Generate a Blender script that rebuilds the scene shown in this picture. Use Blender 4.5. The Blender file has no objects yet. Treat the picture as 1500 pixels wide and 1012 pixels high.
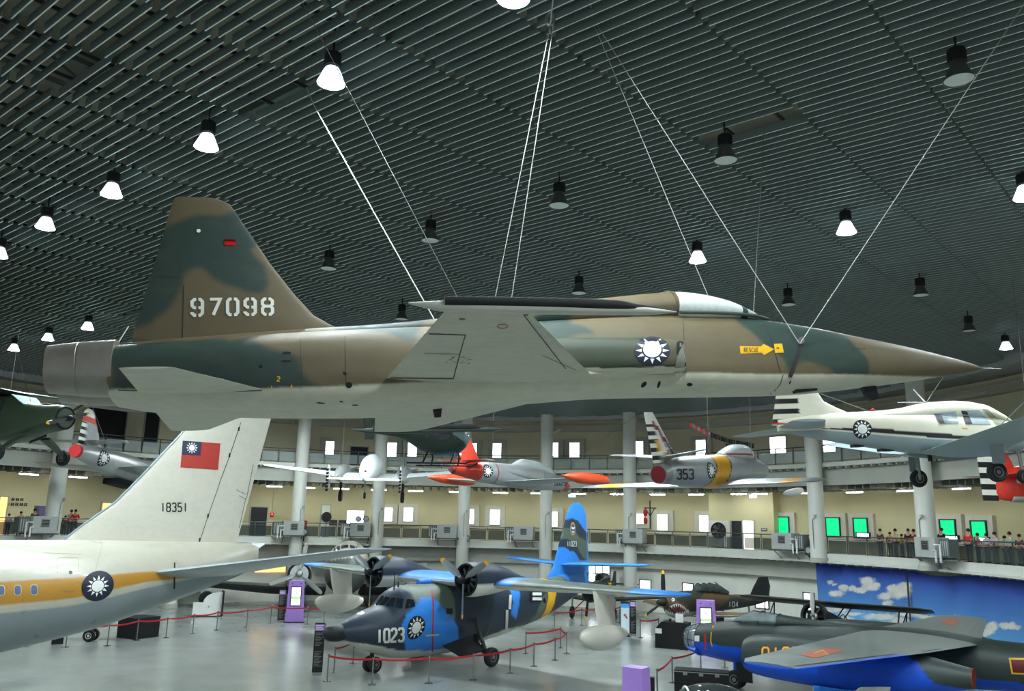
import bpy, math, random
import numpy as np
from mathutils import Vector, Matrix, noise as mnoise
from mathutils.bvhtree import BVHTree

random.seed(7)
SC = bpy.context.scene
COL = SC.collection
PI = math.pi
rad = math.radians

# ------------------------------------------------------------------ camera, world, exposure
FPX = 1200.0                      # focal length in pixels of the 1500 x 1012 frame
CAMZ = 6.4                        # eye height of a visitor on the gallery
_p = math.atan((765 - 506) / FPX)
_r = rad(1.3)
F_ = np.array([0, math.cos(_p), math.sin(_p)])
_R0 = np.array([1.0, 0, 0]); _U0 = np.cross(_R0, F_)
R_ = _R0 * math.cos(_r) + _U0 * math.sin(_r)
U_ = -_R0 * math.sin(_r) + _U0 * math.cos(_r)
O_ = np.array([0, 0, CAMZ])
cd = bpy.data.cameras.new('camera'); cam = bpy.data.objects.new('camera', cd); COL.objects.link(cam)
cd.sensor_width = 36; cd.lens = FPX / 1500 * 36; cd.clip_end = 400; cd.clip_start = .1
cam.matrix_world = Matrix(((R_[0], U_[0], -F_[0], O_[0]), (R_[1], U_[1], -F_[1], O_[1]), (R_[2], U_[2], -F_[2], O_[2]), (0, 0, 0, 1)))
SC.camera = cam
w = bpy.data.worlds.new('hall_daylight'); SC.world = w; w.use_nodes = True
bg = w.node_tree.nodes['Background']; bg.inputs[0].default_value = (0.86, 0.95, 1.0, 1); bg.inputs[1].default_value = 0.6
SC.view_settings.view_transform = 'Standard'; SC.view_settings.look = 'None'
SC.view_settings.gamma = 1; SC.view_settings.use_curve_mapping = False
SC.view_settings.exposure = 0.0
LAMP_E = 1250.0      # emission of the lit high-bay lenses
TUBE_E = 55.0       # fluorescent tubes under the galleries
PANE_E = 4.0        # daylight behind the small windows
SC.cycles.max_bounces = 6

# ------------------------------------------------------------------ measuring helpers
def ray(x, y): return F_ + R_ * (x - 750) / FPX - U_ * (y - 506) / FPX
def at_z(x, y, z):
    d = ray(x, y); return O_ + d * ((z - CAMZ) / d[2])
def at_dist(x, y, D):
    d = ray(x, y); return O_ + d * (D / math.hypot(d[0], d[1]))
def dist_for(x, y, z):
    q = at_z(x, y, z); return math.hypot(q[0], q[1])
HC = np.array([-5.0, 39.0])       # centre of the round hall
def at_cyl(x, y, R):
    """far intersection of a sight line with the round wall of radius R"""
    d = ray(x, y); a = d[0]**2 + d[1]**2; b = -2 * (d[0] * HC[0] + d[1] * HC[1]); c = HC @ HC - R * R
    disc = b * b - 4 * a * c
    t = (-b + math.sqrt(max(disc, 0))) / (2 * a)
    return O_ + d * t
def rotm(yaw, pitch=0, roll=0):
    yaw, pitch, roll = rad(yaw), rad(pitch), rad(roll)
    cy, sy, cp, sp, cr, sr = math.cos(yaw), math.sin(yaw), math.cos(pitch), math.sin(pitch), math.cos(roll), math.sin(roll)
    return np.array([[cy, -sy, 0], [sy, cy, 0], [0, 0, 1]]) @ np.array([[cp, 0, -sp], [0, 1, 0], [sp, 0, cp]]) @ np.array([[1, 0, 0], [0, cr, -sr], [0, sr, cr]])
class Pose:
    def __init__(s, x, y, z, yaw, pitch=0, roll=0):
        s.t = np.array([x, y, z], float); s.R = rotm(yaw, pitch, roll)
    def mat(s):
        m = Matrix.Identity(4)
        for i in range(3):
            for j in range(3): m[i][j] = s.R[i, j]
            m[i][3] = s.t[i]
        return m
    def side(s, px, py, y=0.0):          # -> local (x, z) on the plane y = const
        o = s.R.T @ (O_ - s.t); d = s.R.T @ ray(px, py); t = (y - o[1]) / d[1]; q = o + d * t
        return (q[0], q[2])
    def top(s, px, py, z=0.0):           # -> local (x, y) on the plane z = const
        o = s.R.T @ (O_ - s.t); d = s.R.T @ ray(px, py); t = (z - o[2]) / d[2]; q = o + d * t
        return (q[0], q[1])

# ------------------------------------------------------------------ materials
def lin(c):
    return tuple(((v / 255) / 12.92 if v / 255 <= .04045 else ((v / 255 + .055) / 1.055) ** 2.4) for v in c[:3])
_M = {}
def mat(name, rgb=None, rough=.5, metal=0., var=.06, scale=6., bump=0., emis=0., alpha=1., trans=0., attr=False, coat=0., spec=.5, ior=1.45, stain=0.):
    """procedural paint / metal: noise-broken colour, roughness and fine relief"""
    if name in _M: return _M[name]
    m = bpy.data.materials.new(name); m.use_nodes = True; _M[name] = m
    nt = m.node_tree; N = nt.nodes; L = nt.links; b = N['Principled BSDF']
    b.inputs['Roughness'].default_value = rough; b.inputs['Metallic'].default_value = metal
    b.inputs['IOR'].default_value = ior
    b.inputs['Specular IOR Level'].default_value = spec
    if coat: b.inputs['Coat Weight'].default_value = coat
    rgbl = (*lin(rgb), 1) if rgb is not None else (1, 1, 1, 1)
    if emis:
        b.inputs['Base Color'].default_value = rgbl
        b.inputs['Emission Color'].default_value = rgbl; b.inputs['Emission Strength'].default_value = emis
        return m
    if trans:
        b.inputs['Base Color'].default_value = rgbl; b.inputs['Transmission Weight'].default_value = trans; return m
    if alpha < 1: b.inputs['Alpha'].default_value = alpha
    tc = N.new('ShaderNodeTexCoord')
    nz = N.new('ShaderNodeTexNoise'); nz.inputs['Scale'].default_value = scale; nz.inputs['Detail'].default_value = 5; nz.inputs['Roughness'].default_value = .6
    L.new(tc.outputs['Object'], nz.inputs['Vector'])
    mr = N.new('ShaderNodeMapRange'); mr.inputs[1].default_value = .25; mr.inputs[2].default_value = .75
    mr.inputs[3].default_value = 1 - var; mr.inputs[4].default_value = 1 + var
    L.new(nz.outputs['Fac'], mr.inputs[0])
    mx = N.new('ShaderNodeMix'); mx.data_type = 'RGBA'; mx.blend_type = 'MULTIPLY'; mx.inputs[0].default_value = 1
    if attr:
        at = N.new('ShaderNodeAttribute'); at.attribute_name = 'Col'; L.new(at.outputs['Color'], mx.inputs[6])
    else: mx.inputs[6].default_value = rgbl
    L.new(mr.outputs[0], mx.inputs[7])
    outc = mx.outputs[2]
    if stain:      # long grimy smears of its own shape
        mp = N.new('ShaderNodeMapping'); mp.inputs['Scale'].default_value = (.7, 2.2, 2.2); L.new(tc.outputs['Object'], mp.inputs['Vector'])
        n2 = N.new('ShaderNodeTexNoise'); n2.inputs['Scale'].default_value = 2.3; n2.inputs['Detail'].default_value = 7; n2.inputs['Roughness'].default_value = .7
        L.new(mp.outputs[0], n2.inputs['Vector'])
        r2 = N.new('ShaderNodeMapRange'); r2.inputs[1].default_value = .52; r2.inputs[2].default_value = .78; r2.inputs[3].default_value = 0; r2.inputs[4].default_value = stain
        L.new(n2.outputs['Fac'], r2.inputs[0])
        m2 = N.new('ShaderNodeMix'); m2.data_type = 'RGBA'; m2.inputs[7].default_value = (*lin((92, 88, 74)), 1)
        L.new(r2.outputs[0], m2.inputs[0]); L.new(outc, m2.inputs[6]); outc = m2.outputs[2]
    L.new(outc, b.inputs['Base Color'])
    rr = N.new('ShaderNodeMapRange'); rr.inputs[3].default_value = max(rough - .08, .02); rr.inputs[4].default_value = min(rough + .08, 1)
    L.new(nz.outputs['Fac'], rr.inputs[0]); L.new(rr.outputs[0], b.inputs['Roughness'])
    if bump:
        bp = N.new('ShaderNodeBump'); bp.inputs['Strength'].default_value = bump; bp.inputs['Distance'].default_value = .02
        L.new(nz.outputs['Fac'], bp.inputs['Height']); L.new(bp.outputs[0], b.inputs['Normal'])
    return m

# ------------------------------------------------------------------ mesh building
class MB:
    def __init__(s): s.v = []; s.f = []; s.c = []
    def add(s, vs, fs, col=None):
        o = len(s.v); s.v += [tuple(float(q) for q in p) for p in vs]; s.f += [tuple(i + o for i in f) for f in fs]
        s.c += [col] * len(vs); return s
    def box(s, x0, x1, y0, y1, z0, z1, M=None):
        vs = [(x, y, z) for x in (x0, x1) for y in (y0, y1) for z in (z0, z1)]
        if M is not None: vs = [tuple(M @ Vector(p)) for p in vs]
        return s.add(vs, [(0, 1, 3, 2), (4, 6, 7, 5), (0, 4, 5, 1), (2, 3, 7, 6), (0, 2, 6, 4), (1, 5, 7, 3)])
    def beam(s, p, q, w, h=None, up=(0, 0, 1)):
        """box from p to q with section w x h"""
        h = h or w; p = np.array(p, float); q = np.array(q, float); d = q - p; d /= (np.linalg.norm(d) + 1e-9)
        u = np.array(up, float)
        if abs(d @ u) > .97: u = np.array([1., 0, 0])
        a = np.cross(d, u); a /= np.linalg.norm(a); b = np.cross(a, d)
        vs = [e + a * sa * w / 2 + b * sb * h / 2 for e in (p, q) for sa in (-1, 1) for sb in (-1, 1)]
        return s.add(vs, [(0, 1, 3, 2), (4, 6, 7, 5), (0, 4, 5, 1), (2, 3, 7, 6), (0, 2, 6, 4), (1, 5, 7, 3)])
    def rings(s, R, cap0=True, cap1=True, closed=True, col=None):
        m = len(R[0]); vs = [p for r in R for p in r]; fs = []
        for i in range(len(R) - 1):
            for j in range(m if closed else m - 1):
                k = (j + 1) % m
                fs.append((i * m + j, i * m + k, (i + 1) * m + k, (i + 1) * m + j))
        if cap0: fs.append(tuple(range(m - 1, -1, -1)))
        if cap1: fs.append(tuple((len(R) - 1) * m + j for j in range(m)))
        return s.add(vs, fs, col)
    def tube(s, pts, r, n=8, cap=True):
        P = [np.array(p, float) for p in pts]; rs = r if hasattr(r, '__len__') else [r] * len(P)
        R = []; ref = None
        for i, p in enumerate(P):
            d = P[min(i + 1, len(P) - 1)] - P[max(i - 1, 0)]; d /= (np.linalg.norm(d) + 1e-12)
            if ref is None:
                ref = np.array([0, 0, 1.]) if abs(d[2]) < .9 else np.array([1., 0, 0])
            a = np.cross(d, ref); a /= (np.linalg.norm(a) + 1e-12); b = np.cross(d, a); ref = np.cross(a, d)
            R.append([p + rs[i] * (a * math.cos(t) + b * math.sin(t)) for t in np.linspace(0, 2 * PI, n, endpoint=False)])
        return s.rings(R, cap, cap)
    def lathe(s, prof, o=(0, 0, 0), ax=(0, 0, 1), n=24, cap=True):
        """prof: [(radius, along)]"""
        o = np.array(o, float); d = np.array(ax, float); d /= np.linalg.norm(d)
        a = np.cross(d, [0, 0, 1.] if abs(d[2]) < .9 else [1., 0, 0]); a /= np.linalg.norm(a); b = np.cross(d, a)
        R = [[o + d * h + r * (a * math.cos(t) + b * math.sin(t)) for t in np.linspace(0, 2 * PI, n, endpoint=False)] for r, h in prof]
        return s.rings(R, cap, cap)
    def plate(s, poly, axis, a, b):
        """extrude a 2-D polygon between a and b along an axis (0,1,2); polygon gives the other two coords in order"""
        def mk(p, t):
            q = list(p); q.insert(axis, t); return tuple(q)
        n = len(poly); vs = [mk(p, a) for p in poly] + [mk(p, b) for p in poly]
        fs = [tuple(range(n - 1, -1, -1)), tuple(range(n, 2 * n))] + [(i, (i + 1) % n, n + (i + 1) % n, n + i) for i in range(n)]
        return s.add(vs, fs)
    def bvh(s): return BVHTree.FromPolygons([Vector(p) for p in s.v], s.f)
    def build(s, name, material, parent=None, smooth=True, label=None, ang=35, kind=None, colf=None, colv=None):
        me = bpy.data.meshes.new(name); me.from_pydata(s.v, [], s.f); me.update()
        if colf is not None or colv is not None or any(c is not None for c in s.c):
            ca = me.color_attributes.new('Col', 'FLOAT_COLOR', 'POINT')
            if colv is not None: cols = colv(np.array(s.v))
            elif colf is not None: cols = [colf(*p) for p in s.v]
            else: cols = [(c if c is not None else (.5, .5, .5)) for c in s.c]
            ca.data.foreach_set('color', np.c_[np.array(cols)[:, :3], np.ones(len(cols))].astype(np.float32).ravel())
        if smooth:
            me.polygons.foreach_set('use_smooth', [True] * len(me.polygons))
            try: me.set_sharp_from_angle(angle=rad(ang))
            except Exception: pass
        me.materials.append(material)
        o = bpy.data.objects.new(name, me); COL.objects.link(o)
        if parent is not None: o.parent = parent
        if label: o['label'] = label
        if kind: o['kind'] = kind
        return o

def thing(name, label, cat, loc=(0, 0, 0), rotz=0., group=None, pose=None):
    o = bpy.data.objects.new(name, None); COL.objects.link(o); o.empty_display_size = .2
    if pose is not None: o.matrix_world = pose.mat()
    else: o.location = tuple(float(q) for q in loc); o.rotation_euler = (0, 0, rotz)
    o['label'] = label; o['category'] = cat
    if group: o['group'] = group
    return o
def tag(o, label, cat, group=None):
    o['label'] = label; o['category'] = cat
    if group: o['group'] = group
    return o
def struct(o, label=None):
    o['kind'] = 'structure'
    if label: o['label'] = label
    return o
def dup(o, parent=None):
    c = o.copy(); COL.objects.link(c)
    if parent is not None: c.parent = parent
    for ch in list(o.children): dup(ch, c)
    return c

def interp(xs, ys):
    """monotone-ish smooth interpolation (pchip) through stations sorted by x"""
    idx = np.argsort(xs); x = np.array(xs, float)[idx]; y = np.array(ys, float)[idx]
    h = np.diff(x); d = np.diff(y) / h; m = np.zeros(len(x))
    m[0] = d[0]; m[-1] = d[-1]
    for i in range(1, len(x) - 1):
        if d[i - 1] * d[i] > 0:
            w1 = 2 * h[i] + h[i - 1]; w2 = h[i] + 2 * h[i - 1]; m[i] = (w1 + w2) / (w1 / d[i - 1] + w2 / d[i])
    def f(t):
        t = min(max(t, x[0]), x[-1]); i = min(max(int(np.searchsorted(x, t)) - 1, 0), len(h) - 1)
        s = (t - x[i]) / h[i]; a = 2 * s**3 - 3 * s**2 + 1; b = s**3 - 2 * s**2 + s; c = -2 * s**3 + 3 * s**2; e = s**3 - s**2
        return a * y[i] + b * h[i] * m[i] + c * y[i + 1] + e * h[i] * m[i + 1]
    return f
def fuselage(st, N=80, M=40, yc=0., nose_round=True, spacing=None):
    """st: rows (x, zbot, ztop, halfwidth[, n_top, n_bot, zmid_fraction]); superelliptic loft along x"""
    st = sorted(st, key=lambda r: r[0])
    g = lambda k, dflt: interp([r[0] for r in st], [(r[k] if len(r) > k else dflt) for r in st])
    zb, zt, hw, nt, nb, mf = g(1, 0), g(2, 0), g(3, 0), g(4, 2.2), g(5, 2.2), g(6, .5)
    xs = np.linspace(st[0][0], st[-1][0], N) if spacing is None else spacing
    R = []
    for x in xs:
        b, t, w_, n1, n2, f = zb(x), zt(x), max(hw(x), .002), nt(x), nb(x), mf(x); zm = b + (t - b) * f; r = []
        for a in np.linspace(0, 2 * PI, M, endpoint=False):
            ca, sa = math.cos(a), math.sin(a); n = n1 if sa >= 0 else n2
            y = w_ * math.copysign(abs(ca) ** (2 / n), ca)
            z = zm + ((t - zm) if sa >= 0 else (zm - b)) * math.copysign(abs(sa) ** (2 / n), sa)
            r.append((x, yc + y, z))
        R.append(r)
    return R
_AF = [(1, 0), (.94, .30), (.82, .60), (.65, .88), (.45, 1.0), (.28, .96), (.14, .74), (.05, .45), (.012, .2), (0, 0)]
def airfoil(n=None):
    up = _AF; return [(x, t / 2) for x, t in up] + [(x, -t / 2) for x, t in up[-2:0:-1]]
def wing(secs, sub=6, vertical=False, blunt=0.):
    """secs: rows (span, x_le, chord, z, t/c); chord runs aft (-x). vertical swaps span into z (then 4th value is y)"""
    R = []; af = airfoil()
    for i in range(len(secs) - 1):
        for k in range(sub + (1 if i == len(secs) - 2 else 0)):
            q = k / sub; a, b = np.array(secs[i], float), np.array(secs[i + 1], float); s = a + (b - a) * q
            r = []
            for x, t in af:
                px = s[1] - x * s[2]; pt = t * s[2] * s[4]
                if x > .97: pt = 0
                r.append((px, s[3] + pt, s[0]) if vertical else (px, s[0], s[3] + pt))
            R.append(r)
    return R
def mirror(R): return [[(p[0], -p[1], p[2]) for p in r][::-1] for r in R]

# ------------------------------------------------------------------ decals laid on a curved skin
def ribbon(pts, wd, closed=False, step=.08):
    P = [np.array(p, float) for p in pts]
    if closed: P = P + [P[0]]
    Q = [P[0]]
    for a, b in zip(P[:-1], P[1:]):
        n = max(1, int(np.linalg.norm(b - a) / step))
        for k in range(1, n + 1): Q.append(a + (b - a) * k / n)
    vs, fs = [], []
    n = len(Q)
    for i in range(n):
        if closed: a, b = Q[(i - 1) % (n - 1)], Q[(i + 1) % (n - 1)] if i < n - 1 else Q[1]
        else: a, b = Q[max(i - 1, 0)], Q[min(i + 1, n - 1)]
        d1 = Q[i] - a; d2 = b - Q[i]
        l1, l2 = np.linalg.norm(d1), np.linalg.norm(d2)
        d1 = d1 / l1 if l1 > 1e-9 else d2 / l2
        d2 = d2 / l2 if l2 > 1e-9 else d1
        t = d1 + d2; t /= (np.linalg.norm(t) + 1e-9); nn = np.array([-t[1], t[0]])
        k = 1 / max(.5, abs(nn @ np.array([-d1[1], d1[0]])))
        vs += [Q[i] + nn * wd / 2 * k, Q[i] - nn * wd / 2 * k]
        if i: fs.append((2 * i - 2, 2 * i - 1, 2 * i + 1, 2 * i))
    return vs, fs
def disc(r0, r1, n=36, nr=3, cx=0, cy=0, sx=1, sy=1):
    vs, fs = [], []
    for i in range(nr + 1):
        r = r0 + (r1 - r0) * i / nr
        vs += [(cx + sx * r * math.cos(t), cy + sy * r * math.sin(t)) for t in np.linspace(0, 2 * PI, n, endpoint=False)]
    for i in range(nr):
        for j in range(n): fs.append((i * n + j, i * n + (j + 1) % n, (i + 1) * n + (j + 1) % n, (i + 1) * n + j))
    if r0 <= 1e-6: pass
    return vs, fs
def quad2(x0, x1, y0, y1, nx=4, ny=4):
    vs = [(x0 + (x1 - x0) * i / nx, y0 + (y1 - y0) * j / ny) for j in range(ny + 1) for i in range(nx + 1)]
    return vs, [(j * (nx + 1) + i, j * (nx + 1) + i + 1, (j + 1) * (nx + 1) + i + 1, (j + 1) * (nx + 1) + i) for j in range(ny) for i in range(nx)]
def poly2(pts):
    """fan with a centre; for convex-ish shapes"""
    c = np.mean(np.array(pts, float), 0); n = len(pts)
    vs = [tuple(c)] + [tuple(p) for p in pts]; return vs, [(0, 1 + i, 1 + (i + 1) % n) for i in range(n)]
def quad4(a, b, c, d, n=5):
    a, b, c, d = [np.array(p, float) for p in (a, b, c, d)]
    vs = [tuple((a * (1 - i / n) + b * i / n) * (1 - j / n) + (d * (1 - i / n) + c * i / n) * j / n) for j in range(n + 1) for i in range(n + 1)]
    return vs, [(j * (n + 1) + i, j * (n + 1) + i + 1, (j + 1) * (n + 1) + i + 1, (j + 1) * (n + 1) + i) for j in range(n) for i in range(n)]
_G = {
 '0': [[(0, .15), (.12, 0), (.48, 0), (.6, .15), (.6, .85), (.48, 1), (.12, 1), (0, .85), (0, .15)]],
 '1': [[(.3, 0), (.3, 1)]],
 '2': [[(0, .82), (.14, 1), (.46, 1), (.6, .84), (.6, .62), (0, .12), (0, 0), (.6, 0)]],
 '3': [[(0, .85), (.13, 1), (.47, 1), (.6, .86), (.6, .66), (.46, .53), (.25, .53)], [(.46, .53), (.6, .4), (.6, .15), (.47, 0), (.13, 0), (0, .15)]],
 '4': [[(.45, 0), (.45, 1), (0, .3), (.6, .3)]],
 '5': [[(.6, 1), (.04, 1), (.04, .56), (.45, .58), (.6, .44), (.6, .15), (.45, 0), (.12, 0), (0, .13)]],
 '6': [[(.6, .86), (.47, 1), (.13, 1), (0, .86), (0, .14), (.13, 0), (.47, 0), (.6, .14), (.6, .42), (.47, .55), (0, .55)]],
 '7': [[(0, 1), (.6, 1), (.2, 0)]],
 '8': [[(.13, .53), (0, .66), (0, .87), (.13, 1), (.47, 1), (.6, .87), (.6, .66), (.47, .53), (.13, .53), (0, .4), (0, .13), (.13, 0), (.47, 0), (.6, .13), (.6, .4), (.47, .53)]],
 '9': [[(0, .14), (.13, 0), (.47, 0), (.6, .14), (.6, .86), (.47, 1), (.13, 1), (0, .86), (0, .6), (.13, .47), (.6, .47)]],
 'R': [[(0, 0), (0, 1), (.47, 1), (.6, .87), (.6, .63), (.47, .5), (0, .5)], [(.3, .5), (.6, 0)]],
 'E': [[(.6, 1), (0, 1), (0, 0), (.6, 0)], [(0, .5), (.5, .5)]],
 'S': [[(.6, .87), (.47, 1), (.13, 1), (0, .87), (0, .66), (.13, .53), (.47, .5), (.6, .37), (.6, .13), (.47, 0), (.13, 0), (0, .13)]],
 'C': [[(.6, .85), (.47, 1), (.13, 1), (0, .85), (0, .15), (.13, 0), (.47, 0), (.6, .15)]],
 'U': [[(0, 1), (0, .15), (.13, 0), (.47, 0), (.6, .15), (.6, 1)]],
 'A': [[(0, 0), (.3, 1), (.6, 0)], [(.12, .35), (.48, .35)]],
 'F': [[(.6, 1), (0, 1), (0, 0)], [(0, .52), (.5, .52)]],
 '-': [[(.1, .5), (.5, .5)]], ' ': [],
}
_GS = {
 '0': [[(.24, 1), (.12, 1), (0, .85), (0, .15), (.12, 0), (.24, 0)], [(.37, 1), (.48, 1), (.6, .85), (.6, .15), (.48, 0), (.37, 0)]],
 '9': [[(.24, 1), (.13, 1), (0, .86), (0, .6), (.13, .47), (.24, .47)], [(.37, 1), (.47, 1), (.6, .86), (.6, .14), (.47, 0), (.37, 0)], [(0, .2), (0, .14), (.13, 0), (.24, 0)], [(.37, .47), (.56, .47)]],
 '7': [[(0, 1), (.6, 1), (.2, 0)]],
 '8': [[(.24, 1), (.13, 1), (0, .87), (0, .66), (.13, .53), (0, .4), (0, .13), (.13, 0), (.24, 0)], [(.37, 1), (.47, 1), (.6, .87), (.6, .66), (.47, .53), (.6, .4), (.6, .13), (.47, 0), (.37, 0)], [(.2, .53), (.4, .53)]],
}
def text2(s, h, wd, gap=.32, x0=None, stencil=False, aspect=1.):
    """block lettering as stroked ribbons, centred on 0,0 unless x0 is given"""
    adv = (.6 * aspect + gap) * h; tot = adv * len(s) - gap * h; vs, fs = [], []
    ox = -tot / 2 if x0 is None else x0
    for i, ch in enumerate(s):
        for st in (_GS if stencil else _G)[ch]:
            P = [((p[0] * aspect) * h + ox + i * adv, (p[1] - .5) * h) for p in st]
            closed = len(P) > 3 and P[0] == P[-1]
            v, f = ribbon(P[:-1] if closed else P, wd, closed, step=h * .25)
            f = [tuple(q + len(vs) for q in k) for k in f]; vs += [tuple(q) for q in v]; fs += f
    return vs, fs
class Skin:
    """projects flat marks onto a body; side -1 = right (seen from -y), +1 = left, 'top', 'bot'"""
    def __init__(s, *mbs):
        v, f = [], []
        for m in mbs:
            o = len(v); v += m.v; f += [tuple(i + o for i in q) for q in m.f]
        s.b = BVHTree.FromPolygons([Vector(p) for p in v], f)
    def lay(s, shapes, c, side, off=.006, rot=0., normal=None):
        mb = MB()
        if side == -1: U, V, Nn = Vector((1, 0, 0)), Vector((0, 0, 1)), Vector((0, -1, 0))
        elif side == 1: U, V, Nn = Vector((-1, 0, 0)), Vector((0, 0, 1)), Vector((0, 1, 0))
        elif side == 'top': U, V, Nn = Vector((1, 0, 0)), Vector((0, 1, 0)), Vector((0, 0, 1))
        elif side == 'bot': U, V, Nn = Vector((1, 0, 0)), Vector((0, -1, 0)), Vector((0, 0, -1))
        else: U, V, Nn = side
        C0 = Vector(c); cr, sr = math.cos(rot), math.sin(rot)
        for vs, fs in shapes:
            pts, ok = [], []
            for (a, b) in vs:
                a, b = a * cr - b * sr, a * sr + b * cr
                o = C0 + U * a + V * b + Nn * 6
                h = s.b.ray_cast(o, -Nn, 14)
                if h[0] is None: pts.append(C0); ok.append(False)
                else:
                    n = h[1] if h[1].dot(Nn) > 0 else -h[1]
                    pts.append(h[0] + (n * .5 + Nn * .5) * off); ok.append(True)
            mb.add([tuple(p) for p in pts], [f for f in fs if all(ok[i] for i in f)])
        return mb
    def px(s, pose, pts, wd, off=.004, closed=False, step=6):
        """a thin mark whose course was measured in the photograph, laid onto the body"""
        vs, fs = ribbon(pts, wd, closed, step); return s.px_shape(pose, [(vs, fs)], off)
    def px_shape(s, pose, shapes, off=.004):
        mb = MB(); Rt = pose.R.T; o = Vector(Rt @ (O_ - pose.t))
        for vs, fs in shapes:
            P, ok = [], []
            for p in vs:
                d = Vector(Rt @ ray(p[0], p[1])).normalized(); h = s.b.ray_cast(o, d)
                ok.append(h[0] is not None)
                if h[0] is None: P.append((0, 0, 0)); continue
                n = h[1] if h[1].dot(d) < 0 else -h[1]; P.append(tuple(h[0] + n * off))
            mb.add(P, [f for f in fs if all(ok[i] for i in f)])
        return mb
def sunrays(R, r0=.60, r1=.94, n=12):
    vs, fs = [], []
    for k in range(n):
        a = PI / 2 + 2 * PI * k / n; da = .20
        p = [(R * r0 * math.cos(a - da), R * r0 * math.sin(a - da)), (R * r1 * math.cos(a), R * r1 * math.sin(a)), (R * r0 * math.cos(a + da), R * r0 * math.sin(a + da))]
        m = [((p[0][0] + p[2][0]) / 2, (p[0][1] + p[2][1]) / 2)]
        o = len(vs); vs += p + m; fs += [(o, o + 1, o + 3), (o + 3, o + 1, o + 2)]
    return vs, fs
def roundel(skin, parent, c, side, R, off=.006, navy=None, sx=1., name='roundel', label=None):
    nv = navy or mat('roundel_navy', (24, 28, 48), .45)
    wh = mat('roundel_white', (232, 234, 230), .45)
    S = lambda sh: (([(a * sx, b) for a, b in sh[0]]), sh[1])
    o = skin.lay([S(disc(0.001, R, 40, 5))], c, side, off).build(name, nv, parent, label=label)
    skin.lay([S(disc(0.001, R * .50, 36, 3)), S(sunrays(R))], c, side, off * 2).build('white_sun', wh, o)
    return o
def inside(poly, x, z):
    c = False; n = len(poly); j = n - 1
    for i in range(n):
        a, b = poly[i], poly[j]
        if (a[1] > z) != (b[1] > z) and x < (b[0] - a[0]) * (z - a[1]) / (b[1] - a[1] + 1e-12) + a[0]: c = not c
        j = i
    return c

def inside_v(poly, X, Z):
    c = np.zeros(X.shape, bool); n = len(poly); j = n - 1
    for i in range(n):
        (ax, az), (bx, bz) = poly[i], poly[j]
        m = ((az > Z) != (bz > Z)) & (X < (bx - ax) * (Z - az) / (bz - az + 1e-12) + ax); c ^= m; j = i
    return c
def camo(base, patches, bellyline=None, belly=None, soft=.035, wob=.03):
    """soft-edged sprayed pattern: patches = [(polygon (x,z), colour)], later ones on top"""
    offs = [(0, 0)] + [(soft * math.cos(t), soft * math.sin(t)) for t in np.linspace(0, 2 * PI, 8, endpoint=False)]
    def f(P):
        X, Z = P[:, 0], P[:, 2]; acc = np.zeros((len(P), 3))
        if bellyline is not None:
            xs_ = np.linspace(X.min(), X.max(), 200); bz = np.interp(X, xs_, [bellyline(q) for q in xs_])
        for dx, dz in offs:
            x, z = X + dx, Z + dz
            xx = x + wob * (np.sin(7 * x + 3 * z) + np.sin(11 * z - 4 * x + 1.3)); zz = z + wob * (np.sin(7 * z + 3 * x) + np.sin(11 * x - 4 * z + 1.3))
            c = np.tile(np.array(base, float), (len(P), 1))
            for poly, col in patches: c[inside_v(poly, xx, zz)] = col
            if bellyline is not None: c[(Z + dz * .35) < bz] = belly
            acc += c
        return acc / len(offs)
    return f
def prop(parent, hub, ax, rad_, nblade, m_blade, m_tip, m_hub, phase=0., chord=.22, tipf=.12, hubr=.14, name='propeller', twist=25, hublen=.35):
    """propeller as a part with each blade a sub-part"""
    ax = np.array(ax, float); ax /= np.linalg.norm(ax); hub = np.array(hub, float)
    b = MB(); b.lathe([(.01, hublen), (hubr * .6, hublen * .9), (hubr, hublen * .45), (hubr, -.05), (hubr * .8, -.12)], hub, ax, 16)
    h = b.build('propeller_hub', m_hub, parent)
    a = np.cross(ax, [0, 0, 1.]); a /= np.linalg.norm(a); u = np.cross(a, ax)
    for k in range(nblade):
        t = phase + 2 * PI * k / nblade; d = a * math.cos(t) + u * math.sin(t); e = np.cross(ax, d)
        def sec(r, c, th, tw):
            tw = rad(tw); x = e * math.cos(tw) + ax * math.sin(tw); n = np.cross(x, d)
            return [hub + d * r + x * c * .5 * math.cos(q) + n * th * .5 * math.sin(q) for q in np.linspace(0, 2 * PI, 10, endpoint=False)]
        st = [(hubr * .6, .09, .09), (hubr * 1.3, .10, .08), (rad_ * .3, chord, .05), (rad_ * .6, chord * 1.05, .035), (rad_ * (1 - tipf), chord * .85, .022)]
        R = [sec(r, c, th, twist + 22 * (1 - r / rad_)) for r, c, th in st]
        bl = MB().rings(R).build('propeller_blade', m_blade, h)
        R2 = [sec(r, c, th, twist) for r, c, th in ((rad_ * (1 - tipf), chord * .85, .023), (rad_ * (1 - tipf * .4), chord * .7, .018), (rad_ * .99, chord * .35, .012), (rad_, chord * .1, .008))]
        MB().rings(R2).build('blade_tip', m_tip, h)
    return h
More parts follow.
